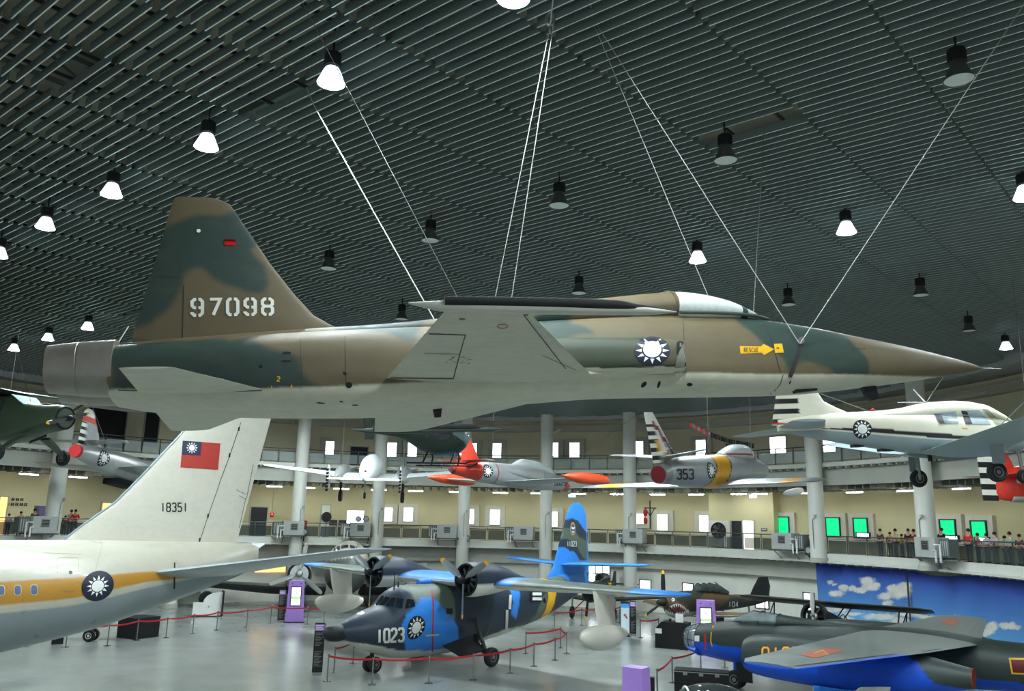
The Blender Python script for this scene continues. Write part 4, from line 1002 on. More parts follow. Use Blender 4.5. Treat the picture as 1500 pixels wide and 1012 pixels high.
# undercarriage
for s in (1, -1):
    g = wheel(hu, (-7.45, s * 2.45, .42), .42, .34)
    b = MB(); b.tube([(-7.45, s * 2.2, .42), (-7.42, s * 1.9, 1.0), (-7.4, s * 1.35, 1.95)], .09, 10); b.tube([(-7.45, s * 2.2, .45), (-7.4, s * 1.2, .9)], .06, 8); b.build('main_leg', M_black, hu)
    MB().box(-7.3, -7.24, s * 1.62 - .14, s * 1.62 + .14, .85, 1.35).build('leg_box', M_black, hu)
    MB().add([(-5.6, s * 1.15, .95), (-6.0, s * 2.0, .5), (-7.4, s * 2.15, .72), (-7.4, s * 1.15, 1.25), (-5.6, s * 1.15, .90), (-6.0, s * 2.0, .45), (-7.4, s * 2.15, .67), (-7.4, s * 1.15, 1.2)], [(0, 1, 2, 3), (7, 6, 5, 4), (0, 4, 5, 1), (1, 5, 6, 2), (2, 6, 7, 3), (3, 7, 4, 0)]).build('gear_door', M_blackm, hu, smooth=False)
for s in (.2, -.2): wheel(hu, (-2.55, s, .33), .33, .2)
b = MB(); b.tube([(-2.55, 0, .33), (-2.5, 0, .9)], .09, 10); b.tube([(-2.55, -.22, .33), (-2.55, .22, .33)], .05, 8); b.build('nose_leg', M_black, hu)
skh.px_shape(HU, [poly2([z3(q) for q in [(380, 845), (412, 795), (428, 840)]])], off=.015).build('nose_wheel_well', M_blackm, hu)
x, z = HU.side(577, 866, 0); MB().tube([(x, 0, z - .1), (x, 0, z + .85)], [.03, .015]).build('whip_antenna', M_black, hu)
x, z = HU.side(583, 862, 0); MB().tube([(x, 0, z - .1), (x, 0, z + .3)], [.05, .02]).build('roof_mast', M_black, hu)
MB().rings(fuselage([(-5.0, 3.5, 3.72, .14), (-5.5, 3.5, 3.78, .16), (-6, 3.5, 3.7, .12)], N=8, M=16)).build('roof_fairing', mat('bright_blue_paint', (44, 128, 226), .45), hu)

# ================================================================== AIRLINER (left foreground)
B7 = Pose(-8.2, 26.5, 0, 210)
b7 = thing('airliner', 'white and grey airliner tail with gold stripe, numbered 18351', 'airliner', pose=B7)
M_b7 = mat('airliner_paint', None, .3, var=.05, scale=2.5, attr=True, stain=.10, coat=.2)
AW, AG, AGR = lin((172, 169, 153)), lin((168, 122, 40)), lin((124, 133, 136))
by = lambda pts, y: [B7.side(a, b, y) for a, b in pts]
def line_(pts, y): return interp(*zip(*by(pts, y)))
gt = line_([(-200, 868), (0, 852), (130, 845), (230, 838), (297, 845)], 1.35); gb = line_([(-200, 905), (0, 886), (100, 877), (230, 852), (297, 847)], 1.35); wb = line_([(-200, 920), (0, 898), (100, 888), (230, 860), (297, 848)], 1.35)
gx = B7.side(297, 846, .8)[0]
def b7v(P):
    X, Z0 = P[:, 0], P[:, 2]; xs_ = np.linspace(X.min(), X.max(), 300); T, B, W_ = [np.interp(X, xs_, [g(q) for q in xs_]) for g in (gt, gb, wb)]
    acc = 0
    for dz in (-.018, -.006, .006, .018):
        Z = Z0 + dz; c = np.tile(np.array(AW), (len(P), 1)); c[Z < np.where(X < gx, B, W_)] = AGR
        c[(Z < T) & (Z > B) & (X > gx)] = AG; acc = acc + c
    return acc / 4
AST = [(-.38, 4.95, 5.45, .10, 2, 2), (-.1, 4.72, 5.56, .28, 2.2, 2), (.5, 4.45, 5.6, .50, 2.1, 2), (1.2, 4.18, 5.62, .70, 2, 2), (2.6, 3.68, 5.64, 1.0, 2, 2), (4.0, 3.2, 5.65, 1.24, 2, 2), (6.3, 2.66, 5.62, 1.46, 2, 2), (9, 2.05, 5.65, 1.66, 2, 2), (13, 1.6, 5.7, 1.8, 2, 2), (19, 1.6, 5.7, 1.8, 2, 2), (22, 1.9, 5.5, 1.5, 2, 2), (23.5, 2.8, 4.9, .7, 2, 2)]
ab = MB().rings(fuselage(AST, M=300, spacing=np.r_[np.linspace(-.38, 8, 200), np.linspace(8.2, 23.5, 24)])); ab.build('fuselage', M_b7, b7, ang=50, colv=b7v)
te = lambda z: .32 - (z - 5.48) * .186
FVZ = [(5.2, 5.6), (5.5, 5.35), (5.65, 5.05), (5.95, 4.75), (6.3, 4.35), (6.73, 3.85), (7.56, 3.2), (8.75, 2.32), (10.6, 1.05), (10.85, .6)]
af_ = MB().rings([[(xl - q * (xl - te(z)), t * (xl - te(z)) * .075, z) for q, t in airfoil()] for z, xl in FVZ]); of_ = af_.build('tail_fin', mat('airliner_fin_white', (190, 187, 172), .35, var=.05, stain=.12), b7)
MB().tube([(x_ + .005, 0, z_) for z_, x_ in FVZ[2:]], .035, 8).build('fin_leading_edge', mat('leading_edge_blue_grey', (158, 172, 182), .3, .4), of_)
ska = Skin(ab); skaf = Skin(af_)
zt = lambda q: (q[0] / 3.7475, q[1] / 3.7475 + 560)
fg = skaf.px_shape(B7, [quad4(*[zt(q) for q in [(1003, 320), (1210, 335), (1197, 480), (990, 467)]])], off=.01).build('flag', mat('flag_red', (164, 44, 32), .5), of_)
skaf.px_shape(B7, [quad4(*[zt(q) for q in [(1003, 320), (1107, 327), (1100, 400), (997, 395)]])], off=.016).build('flag_canton', mat('flag_navy', (28, 34, 66), .5), fg)
S_ = lambda sh: ([(281 + a, 656.0 + b) for a, b in sh[0]], sh[1]); skaf.px_shape(B7, [S_(disc(.001, 4.3, 20, 2)), S_(sunrays(9.2))], off=.022).build('flag_sun', M_white, fg)
t_ = text2('18351', 12.2, 2.0, gap=.24, aspect=.72); skaf.px_shape(B7, [([(255 + a, 743 - b) for a, b in t_[0]], t_[1])], off=.012).build('fin_number', M_black, of_, label='black number 18351')
skaf.px(B7, [zt(q) for q in [(1322, 220), (1262, 400), (1207, 545), (1195, 585), (1143, 730), (1090, 890)]], .9, off=.008).build('rudder_hinge_line', M_dline, of_)
for q in [(1311, 256), (1260, 400), (1142, 732), (1096, 865)]:
    p = zt(q); skaf.px(B7, [(p[0] + .5, p[1] - 3), (p[0] - .7, p[1] + 3)], 2.6, off=.012, step=3).build('rudder_hinge', M_black, of_)
for l in ([(1390, 452), (1352, 640)], [(1297, 590), (1350, 615)], [(1310, 622), (1350, 640)], [(1348, 640), (1312, 800)]): skaf.px(B7, [zt(q) for q in l], .7, off=.008).build('rudder_tab_line', M_dline, of_)
cr_ = B7.side(143, 858, 1.2); ro = ska.lay([disc(.001, .40, 36, 5)], (cr_[0], 0, cr_[1]), 1, off=.012).build('roundel', mat('roundel_navy', (24, 28, 48), .45), b7)
ska.lay([disc(.001, .15, 24, 3), sunrays(.28, .62, 1.0)], (cr_[0], 0, cr_[1]), 1, off=.02).build('white_sun', M_white, ro)
for i in range(-14, 3):
    x0 = 26 + 24.2 * (i - 1) * (1 - .004 * i); y0 = 864.8 - .02 * x0
    v, f = disc(.001, 1, 20, 2); v = [(math.copysign(abs(a) ** .55, a), math.copysign(abs(b) ** .55, b)) for a, b in v]
    if i < -2: continue
    w_ = ska.px_shape(B7, [([(x0 + 5.6 * a, y0 + 7.8 * b) for a, b in v], f)], off=.01).build('cabin_window', mat('window_rim_grey', (170, 170, 160), .4), b7)
    ska.px_shape(B7, [([(x0 + 4.4 * a, y0 + 6.4 * b) for a, b in v], f)], off=.018).build('window_pane', mat('window_pane_blue', (92, 104, 128), .15), w_)
for l in ([(84, 842), (84, 819), (87, 816.5), (112, 816.5), (115, 819), (115, 842)], [(64, 810), (120, 812)], [(125, 790), (150, 797), (140, 835)]): ska.px(B7, l, .8, off=.008).build('door_seam', mat('seam_grey', (150, 146, 130), .6), b7)
v, f = disc(.001, 2.8, 14, 2); ska.px_shape(B7, [([(103.5 + a, 838.5 + b) for a, b in v], f)], off=.01).build('vent_cap', mat('cap_dark', (92, 88, 76), .5), b7)
ska.px(B7, [(92, 866), (110, 865.5)], 1.2, off=.012).build('stencil_mark', mat('stencil_brown', (120, 104, 84), .6), b7)
ska.px(B7, [(255.5, 824), (255, 862)], 2.2, off=.02).build('trim_scale', M_black, b7)
ska.px(B7, [(-5, 960), (130, 925), (260, 880), (372, 832)], .9, off=.008).build('belly_seam', mat('seam_dark', (96, 104, 106), .6), b7)
M_stab = mat('tailplane_grey', (152, 160, 164), .35, .25, var=.08, scale=3)
ost = MB().rings(wing([(.55, 3.0, 2.7, 4.72, .11), (1.2, 2.55, 2.5, 4.80, .11), (6.2, -1.25, 1.05, 5.62, .10), (6.5, -1.6, .65, 5.66, .08)], 12)).build('tailplane', M_stab, b7)
MB().rings(mirror(wing([(.55, 3.0, 2.7, 4.72, .11), (1.2, 2.55, 2.5, 4.80, .11), (5.6, -.8, 1.2, 5.4, .10)], 12))).build('tailplane', M_stab, b7)
# the part of the airframe outside the picture: wings and wheels that carry it
wings(b7, [(1.2, 18.5, 5.0, 2.4, .11), (7, 13.5, 3.6, 2.7, .1)], M_stab, sub=4)
for s in (1, -1):
    for dx in (0, 1.2): wheel(b7, (15.2 + dx, s * 2.2, .5), .5, .35)
    MB().tube([(15.8, s * 2.2, .5), (15.8, s * 2.0, 2.5)], .14).build('main_leg', M_steel, b7)

# ================================================================== BOMBER 0195 (right foreground)
IL = Pose(8.29, 36.53, 0, 140.3)
il = thing('jet_bomber', 'dark green jet bomber with blue underside and glazed nose', 'bomber', pose=IL)
M_il = mat('bomber_paint', None, .5, var=.10, scale=3, attr=True, stain=.10)
IG, IB, IW = lin((47, 58, 54)), lin((12, 84, 210)), lin((104, 112, 108))
ilb = interp([.8, -.55, -2.5, -6, -11.7, -16], [1.68, 1.72, 1.71, 1.62, 1.62, 1.8])
IST = [(.78, 1.5, 2.0, .10, 2, 2), (.66, 1.36, 2.14, .34, 2, 2), (.3, 1.22, 2.3, .58, 2, 2), (-.44, 1.08, 2.46, .78, 2, 2), (-1.5, 1.0, 2.62, .88, 2, 2), (-3, .97, 2.74, .9, 2, 2), (-6, .98, 2.86, .9, 2, 2), (-8.3, 1.05, 2.95, .9, 2, 2), (-10.9, 1.2, 2.84, .85, 2, 2), (-14, 1.55, 2.75, .65, 2, 2), (-17.2, 2.1, 2.6, .3, 2, 2)]
fus_sp = np.r_[np.linspace(-17.2, -.05, 90), ]
ib = MB().rings(fuselage(IST, M=64, spacing=fus_sp)); ib.build('fuselage', M_il, il, ang=50, colv=lambda P: np.where((P[:, 2] < np.array([ilb(q) for q in P[:, 0]]))[:, None], np.array(IB), np.array(IG)))
M_ng = mat('nose_glazing', (150, 164, 166), .1, alpha=.55, var=.05)
ng = MB().rings(fuselage(IST, M=40, spacing=np.linspace(-.06, .78, 12))); ong = ng.build('nose_glazing', M_ng, il)
fr = MB()
for k in range(0, 40, 5):
    MB().tube([fuselage(IST, M=40, spacing=[x])[0][k] for x in np.linspace(-.06, .76, 8)], .018, 6).build('glazing_bar', M_black, ong)
for x in (-.05, .32, .62): MB().tube(fuselage(IST, M=40, spacing=[x])[0] + [fuselage(IST, M=40, spacing=[x])[0][0]], .018, 6).build('glazing_bar', M_black, ong)
MB().rings(fuselage([(-.1, 1.1, 1.62, .76, 2, 2), (.3, 1.24, 1.55, .55, 2, 2), (.6, 1.4, 1.5, .25, 2, 2)], N=8, M=24)).build('nose_underside', mat('bomber_blue', (12, 84, 210), .42), il)
oc = MB().rings(fuselage([(-1.55, 2.55, 2.66, .2, 2, 2), (-1.9, 2.55, 2.92, .42, 2, 2), (-2.4, 2.55, 3.08, .5, 2, 2), (-3.1, 2.55, 3.06, .5, 2, 2), (-3.5, 2.55, 3.02, .48, 2, 2)], N=18, M=32)).build('canopy', M_ng, il)
for x, h_, w_ in ((-2.0, 2.95, .44), (-2.75, 3.09, .5), (-3.48, 3.04, .49)): MB().tube([(x, w_ * math.cos(t), 2.58 + (h_ - 2.57) * math.sin(t)) for t in np.linspace(0, PI, 16)], .025, 6).build('canopy_frame', M_black, oc)
MB().tube([(-1.55, 0, 2.66), (-2.4, 0, 3.09), (-3.5, 0, 3.03)], .022, 6).build('canopy_frame', M_black, oc)
MB().rings(fuselage([(-3.45, 2.5, 3.04, .48, 2, 2), (-4.5, 2.6, 2.97, .36, 2, 2), (-6, 2.7, 2.9, .18, 2, 2), (-7, 2.8, 2.88, .05, 2, 2)], N=24, M=24)).build('canopy_fairing', mat('bomber_green', (47, 58, 54), .42), il)
ski = Skin(ib)
zi = lambda q: (q[0] / 5.77 + 990, q[1] / 5.77 + 870)
ski.px(IL, [zi(q) for q in [(338, 243), (315, 275), (300, 330), (296, 400), (308, 442)]], 1.5, off=.012).build('yellow_band', M_yel, il)
ski.px(IL, [zi(q) for q in [(248, 340), (250, 400), (258, 466)]], 3, off=.02).build('red_cover_strap', M_red, il)
ski.px_shape(IL, [quad4(*[zi(q) for q in [(160, 352), (200, 352), (200, 400), (160, 398)]])], off=.015).build('side_window', M_white, il)
zj = lambda q: (q[0] / 5.77 + 1240, q[1] / 5.77 + 870)
e_ = ski.px_shape(IL, [quad4(*[zj(q) for q in [(1370, 540), (1700, 545), (1690, 690), (1395, 675)]])], off=.012).build('insignia_border', M_yel, il)
ski.px_shape(IL, [quad4(*[zj(q) for q in [(1388, 556), (1690, 561), (1680, 676), (1408, 662)]])], off=.02).build('insignia_field', mat('insignia_dark_red', (96, 24, 22), .5), e_)
wc = lambda x, y, z: IW if z > 2.665 + .003 * abs(y) else IB
isec = [(.6, -6.6, 4.0, 2.68, .10), (3.7, -6.5, 3.4, 2.68, .10), (9.6, -6.25, 1.95, 2.68, .10), (10.2, -6.5, 1.5, 2.68, .08)]
(w1, wm1), = wings(il, isec, M_il, sub=10, colf=wc, sides=(1,))
(w2, wm2), = wings(il, [(.6, -6.9, 3.6, 2.75, .10), (7.6, -7.55, 1.9, 2.8, .09), (8.1, -7.9, 1.4, 2.8, .08)], M_il, sub=10, colf=wc, sides=(-1,))
for wm, wo, cc, qs, qc in ((wm1, w1, 1, [(1040, 508), (1130, 535), (1205, 540), (1280, 515), (1425, 478), (1330, 458), (1240, 465), (1130, 490)], zi), (wm2, w2, -1, [(790, 240), (900, 268), (965, 215), (850, 215)], zj)):
    sk_ = Skin(wm); sk_.px_shape(IL, [poly2([qc(q) for q in qs])], off=.012).build('faded_insignia', mat('faded_red_patch', (160, 92, 70), .6), wo)
    if cc == 1:
        sk_.px(IL, [zi((1165, 505)), zi((1245, 478)), zi((1290, 522))], .8, off=.018).build('insignia_outline', M_yel, wo)
        sk_.px(IL, [zi((1010, 610)), zi((1500, 552)), zj((60, 550)), zj((410, 508))], .9, off=.01).build('aileron_line', M_dline, wo)
        sk_.px(IL, [zj((640, 487)), zj((800, 465))], .9, off=.01).build('flap_line', M_dline, wo)
    else:
        sk_.px(IL, [zj((975, 355)), zj((1090, 240))], .7, off=.01).build('aileron_line', mat('seam_grey', (150, 146, 130), .6), wo)
nst = [(-3.72, 1.42, 2.5, .58, 2.2, 2.2), (-4.0, 1.3, 2.62, .66, 2.2, 2.2), (-5.2, 1.2, 2.72, .72, 2.2, 2.2), (-7, 1.15, 2.74, .74, 2.3, 2.3), (-8.8, 1.2, 2.7, .70, 2.3, 2.3), (-10, 1.45, 2.5, .52, 2, 2), (-11.0, 1.74, 2.32, .30, 2, 2)]
for s in (1, -1):
    nm = MB().rings(fuselage(nst, N=60, M=44, yc=s * 3.7), True, True)
    no = nm.build('engine_nacelle', M_il, il, ang=50, colv=lambda P: np.where((P[:, 2] < np.interp(P[:, 0], [-11, -9.98, -9.5, -8.9, -3.7], [1.7, 1.82, 2.42, 2.7, 1.66]))[:, None], np.array(IB), np.array(IG)))
    MB().rings([[(x, s * 3.7 + r * math.cos(t), 1.96 + r * 1.0 * math.sin(t)) for t in np.linspace(0, 2 * PI, 32, endpoint=False)] for x, r in ((-3.70, .50), (-3.68, .46), (-3.9, .4), (-4.1, .4))], True, True).build('air_intake', M_blackm, no)
    MB().lathe([(.31, 0), (.30, -.04), (.01, -.05)], (-10.98, s * 3.7, 2.03), (1, 0, 0), 24).build('exhaust_cover', mat('cover_red_brown', (120, 40, 28), .6), no)
    if s == 1:
        skn = Skin(nm)
        t_ = text2('0195', 17, 2.8, gap=.34, aspect=.9); skn.px_shape(IL, [([(1144 + a_, 957 - b_) for a_, b_ in t_[0]], t_[1])], off=.014).build('side_number', mat('number_orange', (232, 164, 36), .5), no, label='yellow number 0195')
    MB().box(-7.6, -6.3, s * 4.35 - .03, s * 4.35 + .03, .55, 1.3).build('gear_door', mat('gear_door_blue', (40, 128, 226), .45), il, smooth=False)
    for sy in (.0,): wheel(il, (-6.4, s * 3.7, .55), .55, .4)
    MB().tube([(-6.4, s * 3.95, .55), (-6.4, s * 3.95, 1.4)], .09).build('main_leg', M_steel, il)
x, z = IL.side(1152, 984, 7.2); MB().lathe([(.01, .16), (.09, .13), (.14, .03), (.14, -.1), (.01, -.12)], (-6.2, 7.4, 2.44), (.7, .5, -.5), 16).build('landing_lamp', M_steel, il)
for s in (.17, -.17): wheel(il, (-1.55, s, .36), .36, .2)
b = MB(); b.tube([(-1.55, 0, .36), (-1.5, 0, 1.15)], .08, 10); b.tube([(-1.55, .2, .36), (-1.55, -.2, .36)], .05, 8); b.build('nose_leg', mat('bomber_blue', (12, 84, 210), .42), il)
MB().box(-1.95, -1.25, -.42, -.37, .55, 1.1).build('nose_gear_door', M_black, il, smooth=False); MB().box(-2.4, -1.75, .36, .42, .35, 1.1).build('nose_gear_door', M_black, il, smooth=False)
MB().rings([[(xl - q * ch, t * ch * .1, z) for q, t in airfoil()] for z, xl, ch in ((2.5, -11.4, 5.0), (2.95, -12.6, 4.0), (3.6, -13.6, 3.2), (5.6, -15.0, 1.9))]).build('tail_fin', mat('bomber_green', (47, 58, 54), .42), il)
wings(il, [(.2, -14.6, 2.2, 3.2, .1), (3.2, -15.6, 1.2, 3.4, .1)], M_il, 'tailplane', 6, colf=lambda x, y, z: IG)

# ================================================================== SILVER JET 353 (hung right of centre)
M_alu = mat('bare_aluminium', (176, 180, 178), .36, .55, var=.12, scale=3)
M_silver = mat('silver_paint', None, .38, .25, var=.10, scale=3, attr=True)
SIL = lin((158, 163, 162)); SID = lin((128, 132, 130)); YEL = lin((214, 158, 44)); WHT = lin((222, 222, 212)); RED = lin((196, 52, 34)); BLK = lin((24, 24, 24))
F8 = Pose(12.97, 42.28, 9.43, 50.4, 6.4, -.9)
f8 = thing('silver_jet', 'bare silver swept wing jet marked 353 with a yellow body band', 'fighter jet', pose=F8)
S8 = [(-.02, -.42, .12, .30, 2, 2), (-.4, -.55, .28, .48, 2, 2), (-1.4, -.66, .55, .68, 2, 2), (-3, -.72, .76, .74, 2, 2), (-5, -.72, .84, .76, 2, 2), (-7, -.58, .88, .74, 2, 2), (-8.7, -.40, .90, .62, 2, 2), (-10, -.22, .84, .48, 2, 2), (-10.75, -.16, .60, .38, 2, 2)]
b8 = MB().rings(fuselage(S8, N=150, M=56), True, True)
def c8(P):
    c = np.tile(np.array(SIL), (len(P), 1)); X = P[:, 0] + .12 * np.sign(P[:, 2]) * 0 - (P[:, 2] - .15) * .62
    c[(X < -5.32) & (X > -6.95)] = BLK; c[(X < -5.42) & (X > -6.85)] = YEL
    c[P[:, 0] < -10.3] = SID; return c
b8.build('fuselage', M_silver, f8, ang=50, colv=c8)
MB().lathe([(.36, 0), (.35, -.03), (.01, -.05)], (-10.74, 0, .22), (1, 0, .02), 28).build('exhaust_cover', mat('cover_dark_red', (112, 24, 32), .7), f8)
MB().lathe([(.01, .01), (.27, .012), (.29, -.01)], (-.03, 0, -.15), (1, 0, 0), 24).build('air_intake', M_blackm, f8)
oc = MB().rings(fuselage([(-1.35, .55, .62, .16, 2, 2), (-1.7, .55, .92, .36, 2, 2), (-2.3, .6, 1.22, .44, 2, 2), (-3.2, .65, 1.27, .45, 2, 2), (-4.2, .7, 1.08, .38, 2, 2), (-4.9, .75, .88, .2, 2, 2)], N=30, M=32)).build('canopy', mat('clear_canopy', (206, 214, 214), .1, alpha=.62), f8)
MB().tube([(-1.5, -.3, .62), (-2.3, -.46, .72), (-3.4, -.47, .78), (-4.7, -.3, .84)], .035, 8).build('canopy_sill', mat('sill_red', (150, 36, 36), .5), oc)
MB().tube([(-1.95, .42 * math.cos(t), .62 + .45 * math.sin(t)) for t in np.linspace(0, PI, 14)], .03, 6).build('canopy_frame', M_alu, oc)
def w8(x, y, z):
    a = abs(y); return YEL if 3.95 < a < 4.75 else (SIL if a < 3.95 else (SIL if a < 5.2 else SID))
wings(f8, [(.5, -3.1, 3.3, -.50, .10), (5.3, -6.7, 1.75, -.34, .09), (5.6, -7.1, 1.2, -.33, .07)], M_silver, sub=12, colf=w8)
R = [[(xl - q * ch, t * ch * .09, z) for q, t in airfoil()] for z, xl, ch in [(.7 + i * .022, np.interp(.7 + i * .022, [.7, 1.0, 2.81], [-8.6, -9.2, -10.82]), np.interp(.7 + i * .022, [.7, 1.0, 2.81], [2.5, 1.95, .72])) for i in range(96)]]
def cf8(P):
    c = np.tile(np.array(WHT), (len(P), 1)); te_ = -11.0 - (P[:, 2] - .8) * .21; rud = P[:, 0] < te_ + .42
    st = (np.floor((P[:, 2] - .82) / .17) % 2 == 0) & rud & (P[:, 2] < 2.3); c[st] = BLK
    u = P[:, 2] + (P[:, 0] + 10.3) * .9
    c[(~rud) & (u > .95) & (u < 1.25)] = YEL; c[(~rud) & (u > 1.7) & (u < 1.95)] = lin((120, 30, 44)); c[(~rud) & (P[:, 2] < 1.0)] = SIL
    return c
fm8 = MB().rings(R); of8 = fm8.build('tail_fin', M_silver, f8, colv=cf8); sk8f = Skin(fm8); sk8 = Skin(b8)
c = F8.side(976, 661, -.05); sk8f.lay([text2('24353', .16, .03, gap=.3, aspect=.8)], (-9.75, 0, 1.12), -1, off=.01).build('tail_number', M_black, of8)
sk8f.lay([text2('FU-353', .15, .03, gap=.25, aspect=.75)], (-9.85, 0, 1.40), -1, off=.01).build('tail_code', mat('code_blue', (50, 60, 110), .5), of8)
wings(f8, [(.2, -9.2, 1.6, .92, .08), (2.05, -10.35, .8, 1.12, .08)], M_silver, 'tailplane', 6, colf=lambda x, y, z: SIL)
t_ = text2('353', 13.5, 2.3, gap=.2, aspect=.75); sk8.px_shape(F8, [([(1003.5 + a, 694.5 - b) for a, b in t_[0]], t_[1])], off=.012).build('side_number', M_black, f8, label='black 353')
c = F8.side(1042, 689, -.72); roundel(sk8, f8, (c[0], 0, c[1]), -1, .36, off=.012, navy=mat('roundel_black', (20, 21, 24), .5))
MB().rings(fuselage([(-3.0, -1.15, -.9, .10, 2, 2), (-3.6, -1.2, -.85, .16, 2, 2), (-4.6, -1.18, -.87, .15, 2, 2), (-5.3, -1.05, -.98, .03, 2, 2)], N=20, M=16, yc=-3.0)).build('underwing_store', M_white, f8)

# ================================================================== RED-TAILED JET 3025
T3 = Pose(4.35, 57.22, 9.24, 47.3, -.8, .7)
t3 = thing('training_jet', 'silver jet trainer with red tail and orange tip tanks', 'jet', pose=T3)
S3 = [(-.3, -.42, -.2, .08, 2, 2), (-.8, -.56, .02, .28, 2, 2), (-2, -.7, .36, .5, 2, 2), (-4, -.78, .62, .66, 2, 2), (-6, -.78, .70, .70, 2, 2), (-8, -.66, .66, .66, 2, 2), (-9.7, -.5, .5, .54, 2, 2), (-11.3, -.27, .3, .32, 2, 2)]
b3 = MB().rings(fuselage(S3, N=120, M=48))
RD = lin((190, 62, 44)); OR_ = lin((214, 74, 40))
def c3(P):
    c = np.tile(np.array(SIL), (len(P), 1)); c[P[:, 0] < -9.3] = RD; c[P[:, 0] > -1.15] = RD; c[(P[:, 0] < -8.0) & (P[:, 0] > -8.12)] = lin((150, 40, 40)); return c
b3.build('fuselage', M_silver, t3, ang=50, colv=c3)
MB().lathe([(.30, 0), (.22, .03), (.2, .2), (.01, .22)], (-11.3, 0, .02), (-1, 0, 0), 24).build('exhaust_ring', mat('exhaust_brown_red', (116, 42, 34), .6), t3)
MB().rings(fuselage([(-2.0, .2, .40, .2, 2, 2), (-2.8, .3, .86, .36, 2, 2), (-4, .4, 1.1, .40, 2, 2), (-5.2, .45, 1.12, .38, 2, 2), (-6.2, .5, .72, .2, 2, 2)], N=26, M=28)).build('canopy', mat('clear_canopy', (206, 214, 214), .1, alpha=.62), t3)
for s in (-1, 1): MB().rings(fuselage([(-3.9, -.2, .5, .10, 3, 3), (-4.3, -.2, .52, .2, 3, 3), (-6, -.1, .45, .2, 2, 2), (-7.2, .1, .3, .03, 2, 2)], N=20, M=20, yc=s * .66)).build('air_intake', M_alu, t3)
for o, mb in wings(t3, [(.4, -4.5, 2.9, -.48, .12), (5.55, -5.4, 1.35, -.22, .11)], M_silver, sub=6, colf=lambda x, y, z: SIL): pass
for s in (-1, 1):
    MB().rings(fuselage([(-3.55, -.25, -.19, .03, 2, 2), (-3.9, -.46, .02, .25, 2, 2), (-4.8, -.56, .13, .36, 2, 2), (-6.2, -.56, .13, .36, 2, 2), (-7.4, -.42, -.0, .22, 2, 2), (-8.2, -.22, -.18, .02, 2, 2)], N=36, M=28, yc=s * 5.75)).build('tip_tank', mat('tank_orange', (206, 78, 44), .4), t3)
R = [[(xl - q * ch, t * ch * .09, z) for q, t in airfoil()] for z, xl, ch in [(.35, -8.9, 2.2), (.6, -9.1, 1.9), (1.9, -9.95, .95), (2.05, -10.2, .6)]]
MB().rings(R).build('tail_fin', mat('tail_red', (190, 62, 44), .42), t3)
for k in range(5): MB().box(-10.98 + k * .04, -10.72, -.05, .05, .6 + k * .26, .73 + k * .26).build('rudder_stripe', M_white if k % 2 else M_black, t3, smooth=False)
wings(t3, [(.2, -9.6, 1.2, .55, .09), (2.1, -9.9, .8, .60, .09)], M_silver, 'tailplane', 5, colf=lambda x, y, z: RD if abs(y) < 2 else SIL)
sk3 = Skin(b3); c = T3.side(715, 690, -.6); roundel(sk3, t3, (c[0], 0, c[1]), -1, .40, off=.012, navy=mat('roundel_black', (20, 21, 24), .5))
t_ = text2('3025', 6.5, 1.2, gap=.25, aspect=.8); sk3.px_shape(T3, [([(820 + a, 707.5 - b) for a, b in t_[0]], t_[1])], off=.012).build('nose_number', M_black, t3)
v, f = disc(.001, 1, 10, 2); sk3.px_shape(T3, [([(794 + 2 * a, 692 + 2 * b) for a, b in v], f)], off=.012).build('orange_marking', mat('marking_orange', (220, 130, 60), .5), t3)

# ================================================================== WHITE TWIN-TAILED AIRCRAFT (seen from behind)
C5 = Pose(-10.09, 62.55, 9.72, 95.2, 7.8, 0)
c5 = thing('twin_engine_aircraft', 'white twin tailed propeller aircraft seen from behind below the gallery', 'aircraft', pose=C5)
M_pale = mat('pale_aircraft_paint', (180, 188, 186), .4, var=.08)
MB().rings(fuselage([(0, .5, .9, .15, 2, 2), (-.8, .1, 1.3, .5, 2, 2), (-2.4, -.05, 1.66, .72, 2, 2), (-4.5, -.05, 1.72, .75, 2, 2), (-6.5, .05, 1.5, .66, 2, 2), (-8.5, .2, 1.05, .42, 2, 2), (-10, .38, .75, .2, 2, 2), (-10.4, .5, .62, .04, 2, 2)], N=60, M=36)).build('fuselage', M_pale, c5)
wings(c5, [(.3, -2.3, 2.9, .12, .14), (2.2, -2.3, 2.5, .18, .14), (7.1, -3.4, 1.2, .75, .11), (7.4, -3.8, .6, .78, .1)], M_pale, sub=8)
wings(c5, [(.1, -9.2, 1.4, .50, .09), (2.25, -9.3, 1.2, .5, .09)], M_pale, 'tailplane', 4)
for s in (-1, 1):
    o = MB().rings([[(xl - q * ch, s * 2.28 + t * ch * .1, z) for q, t in airfoil()] for z, xl, ch in ((-.35, -9.4, .5), (-.1, -9.0, 1.2), (.5, -8.9, 1.5), (1.1, -9.1, 1.2), (1.35, -9.5, .5))]).build('tail_fin', M_pale, c5)
    for k in range(7): MB().box(-10.42, -9.9, s * 2.28 - .06, s * 2.28 + .06, -.25 + k * .21, -.13 + k * .21).build('rudder_stripe', M_blackm, o, smooth=False)
    no = MB().rings(fuselage([(-1.0, -.35, .75, .52, 2, 2), (-1.6, -.4, .8, .58, 2, 2), (-2.6, -.4, .75, .55, 2, 2), (-4.4, -.15, .5, .36, 2, 2), (-5.6, .1, .3, .08, 2, 2)], N=26, M=28, yc=s * 2.2)).build('engine_nacelle', M_alu, c5)
    prop(c5, (-.9, s * 2.2, .2), (1, 0, 0), 1.15, 2, M_blade, M_btip, M_hubd, phase=rad(20), chord=.2, hubr=.12)
    wheel(c5, (-3.0, s * 2.2, -1.35), .4, .26)
    MB().tube([(-3.0, s * 2.2, -1.3), (-3.0, s * 2.2, -.1)], .09).build('main_leg', M_black, c5)
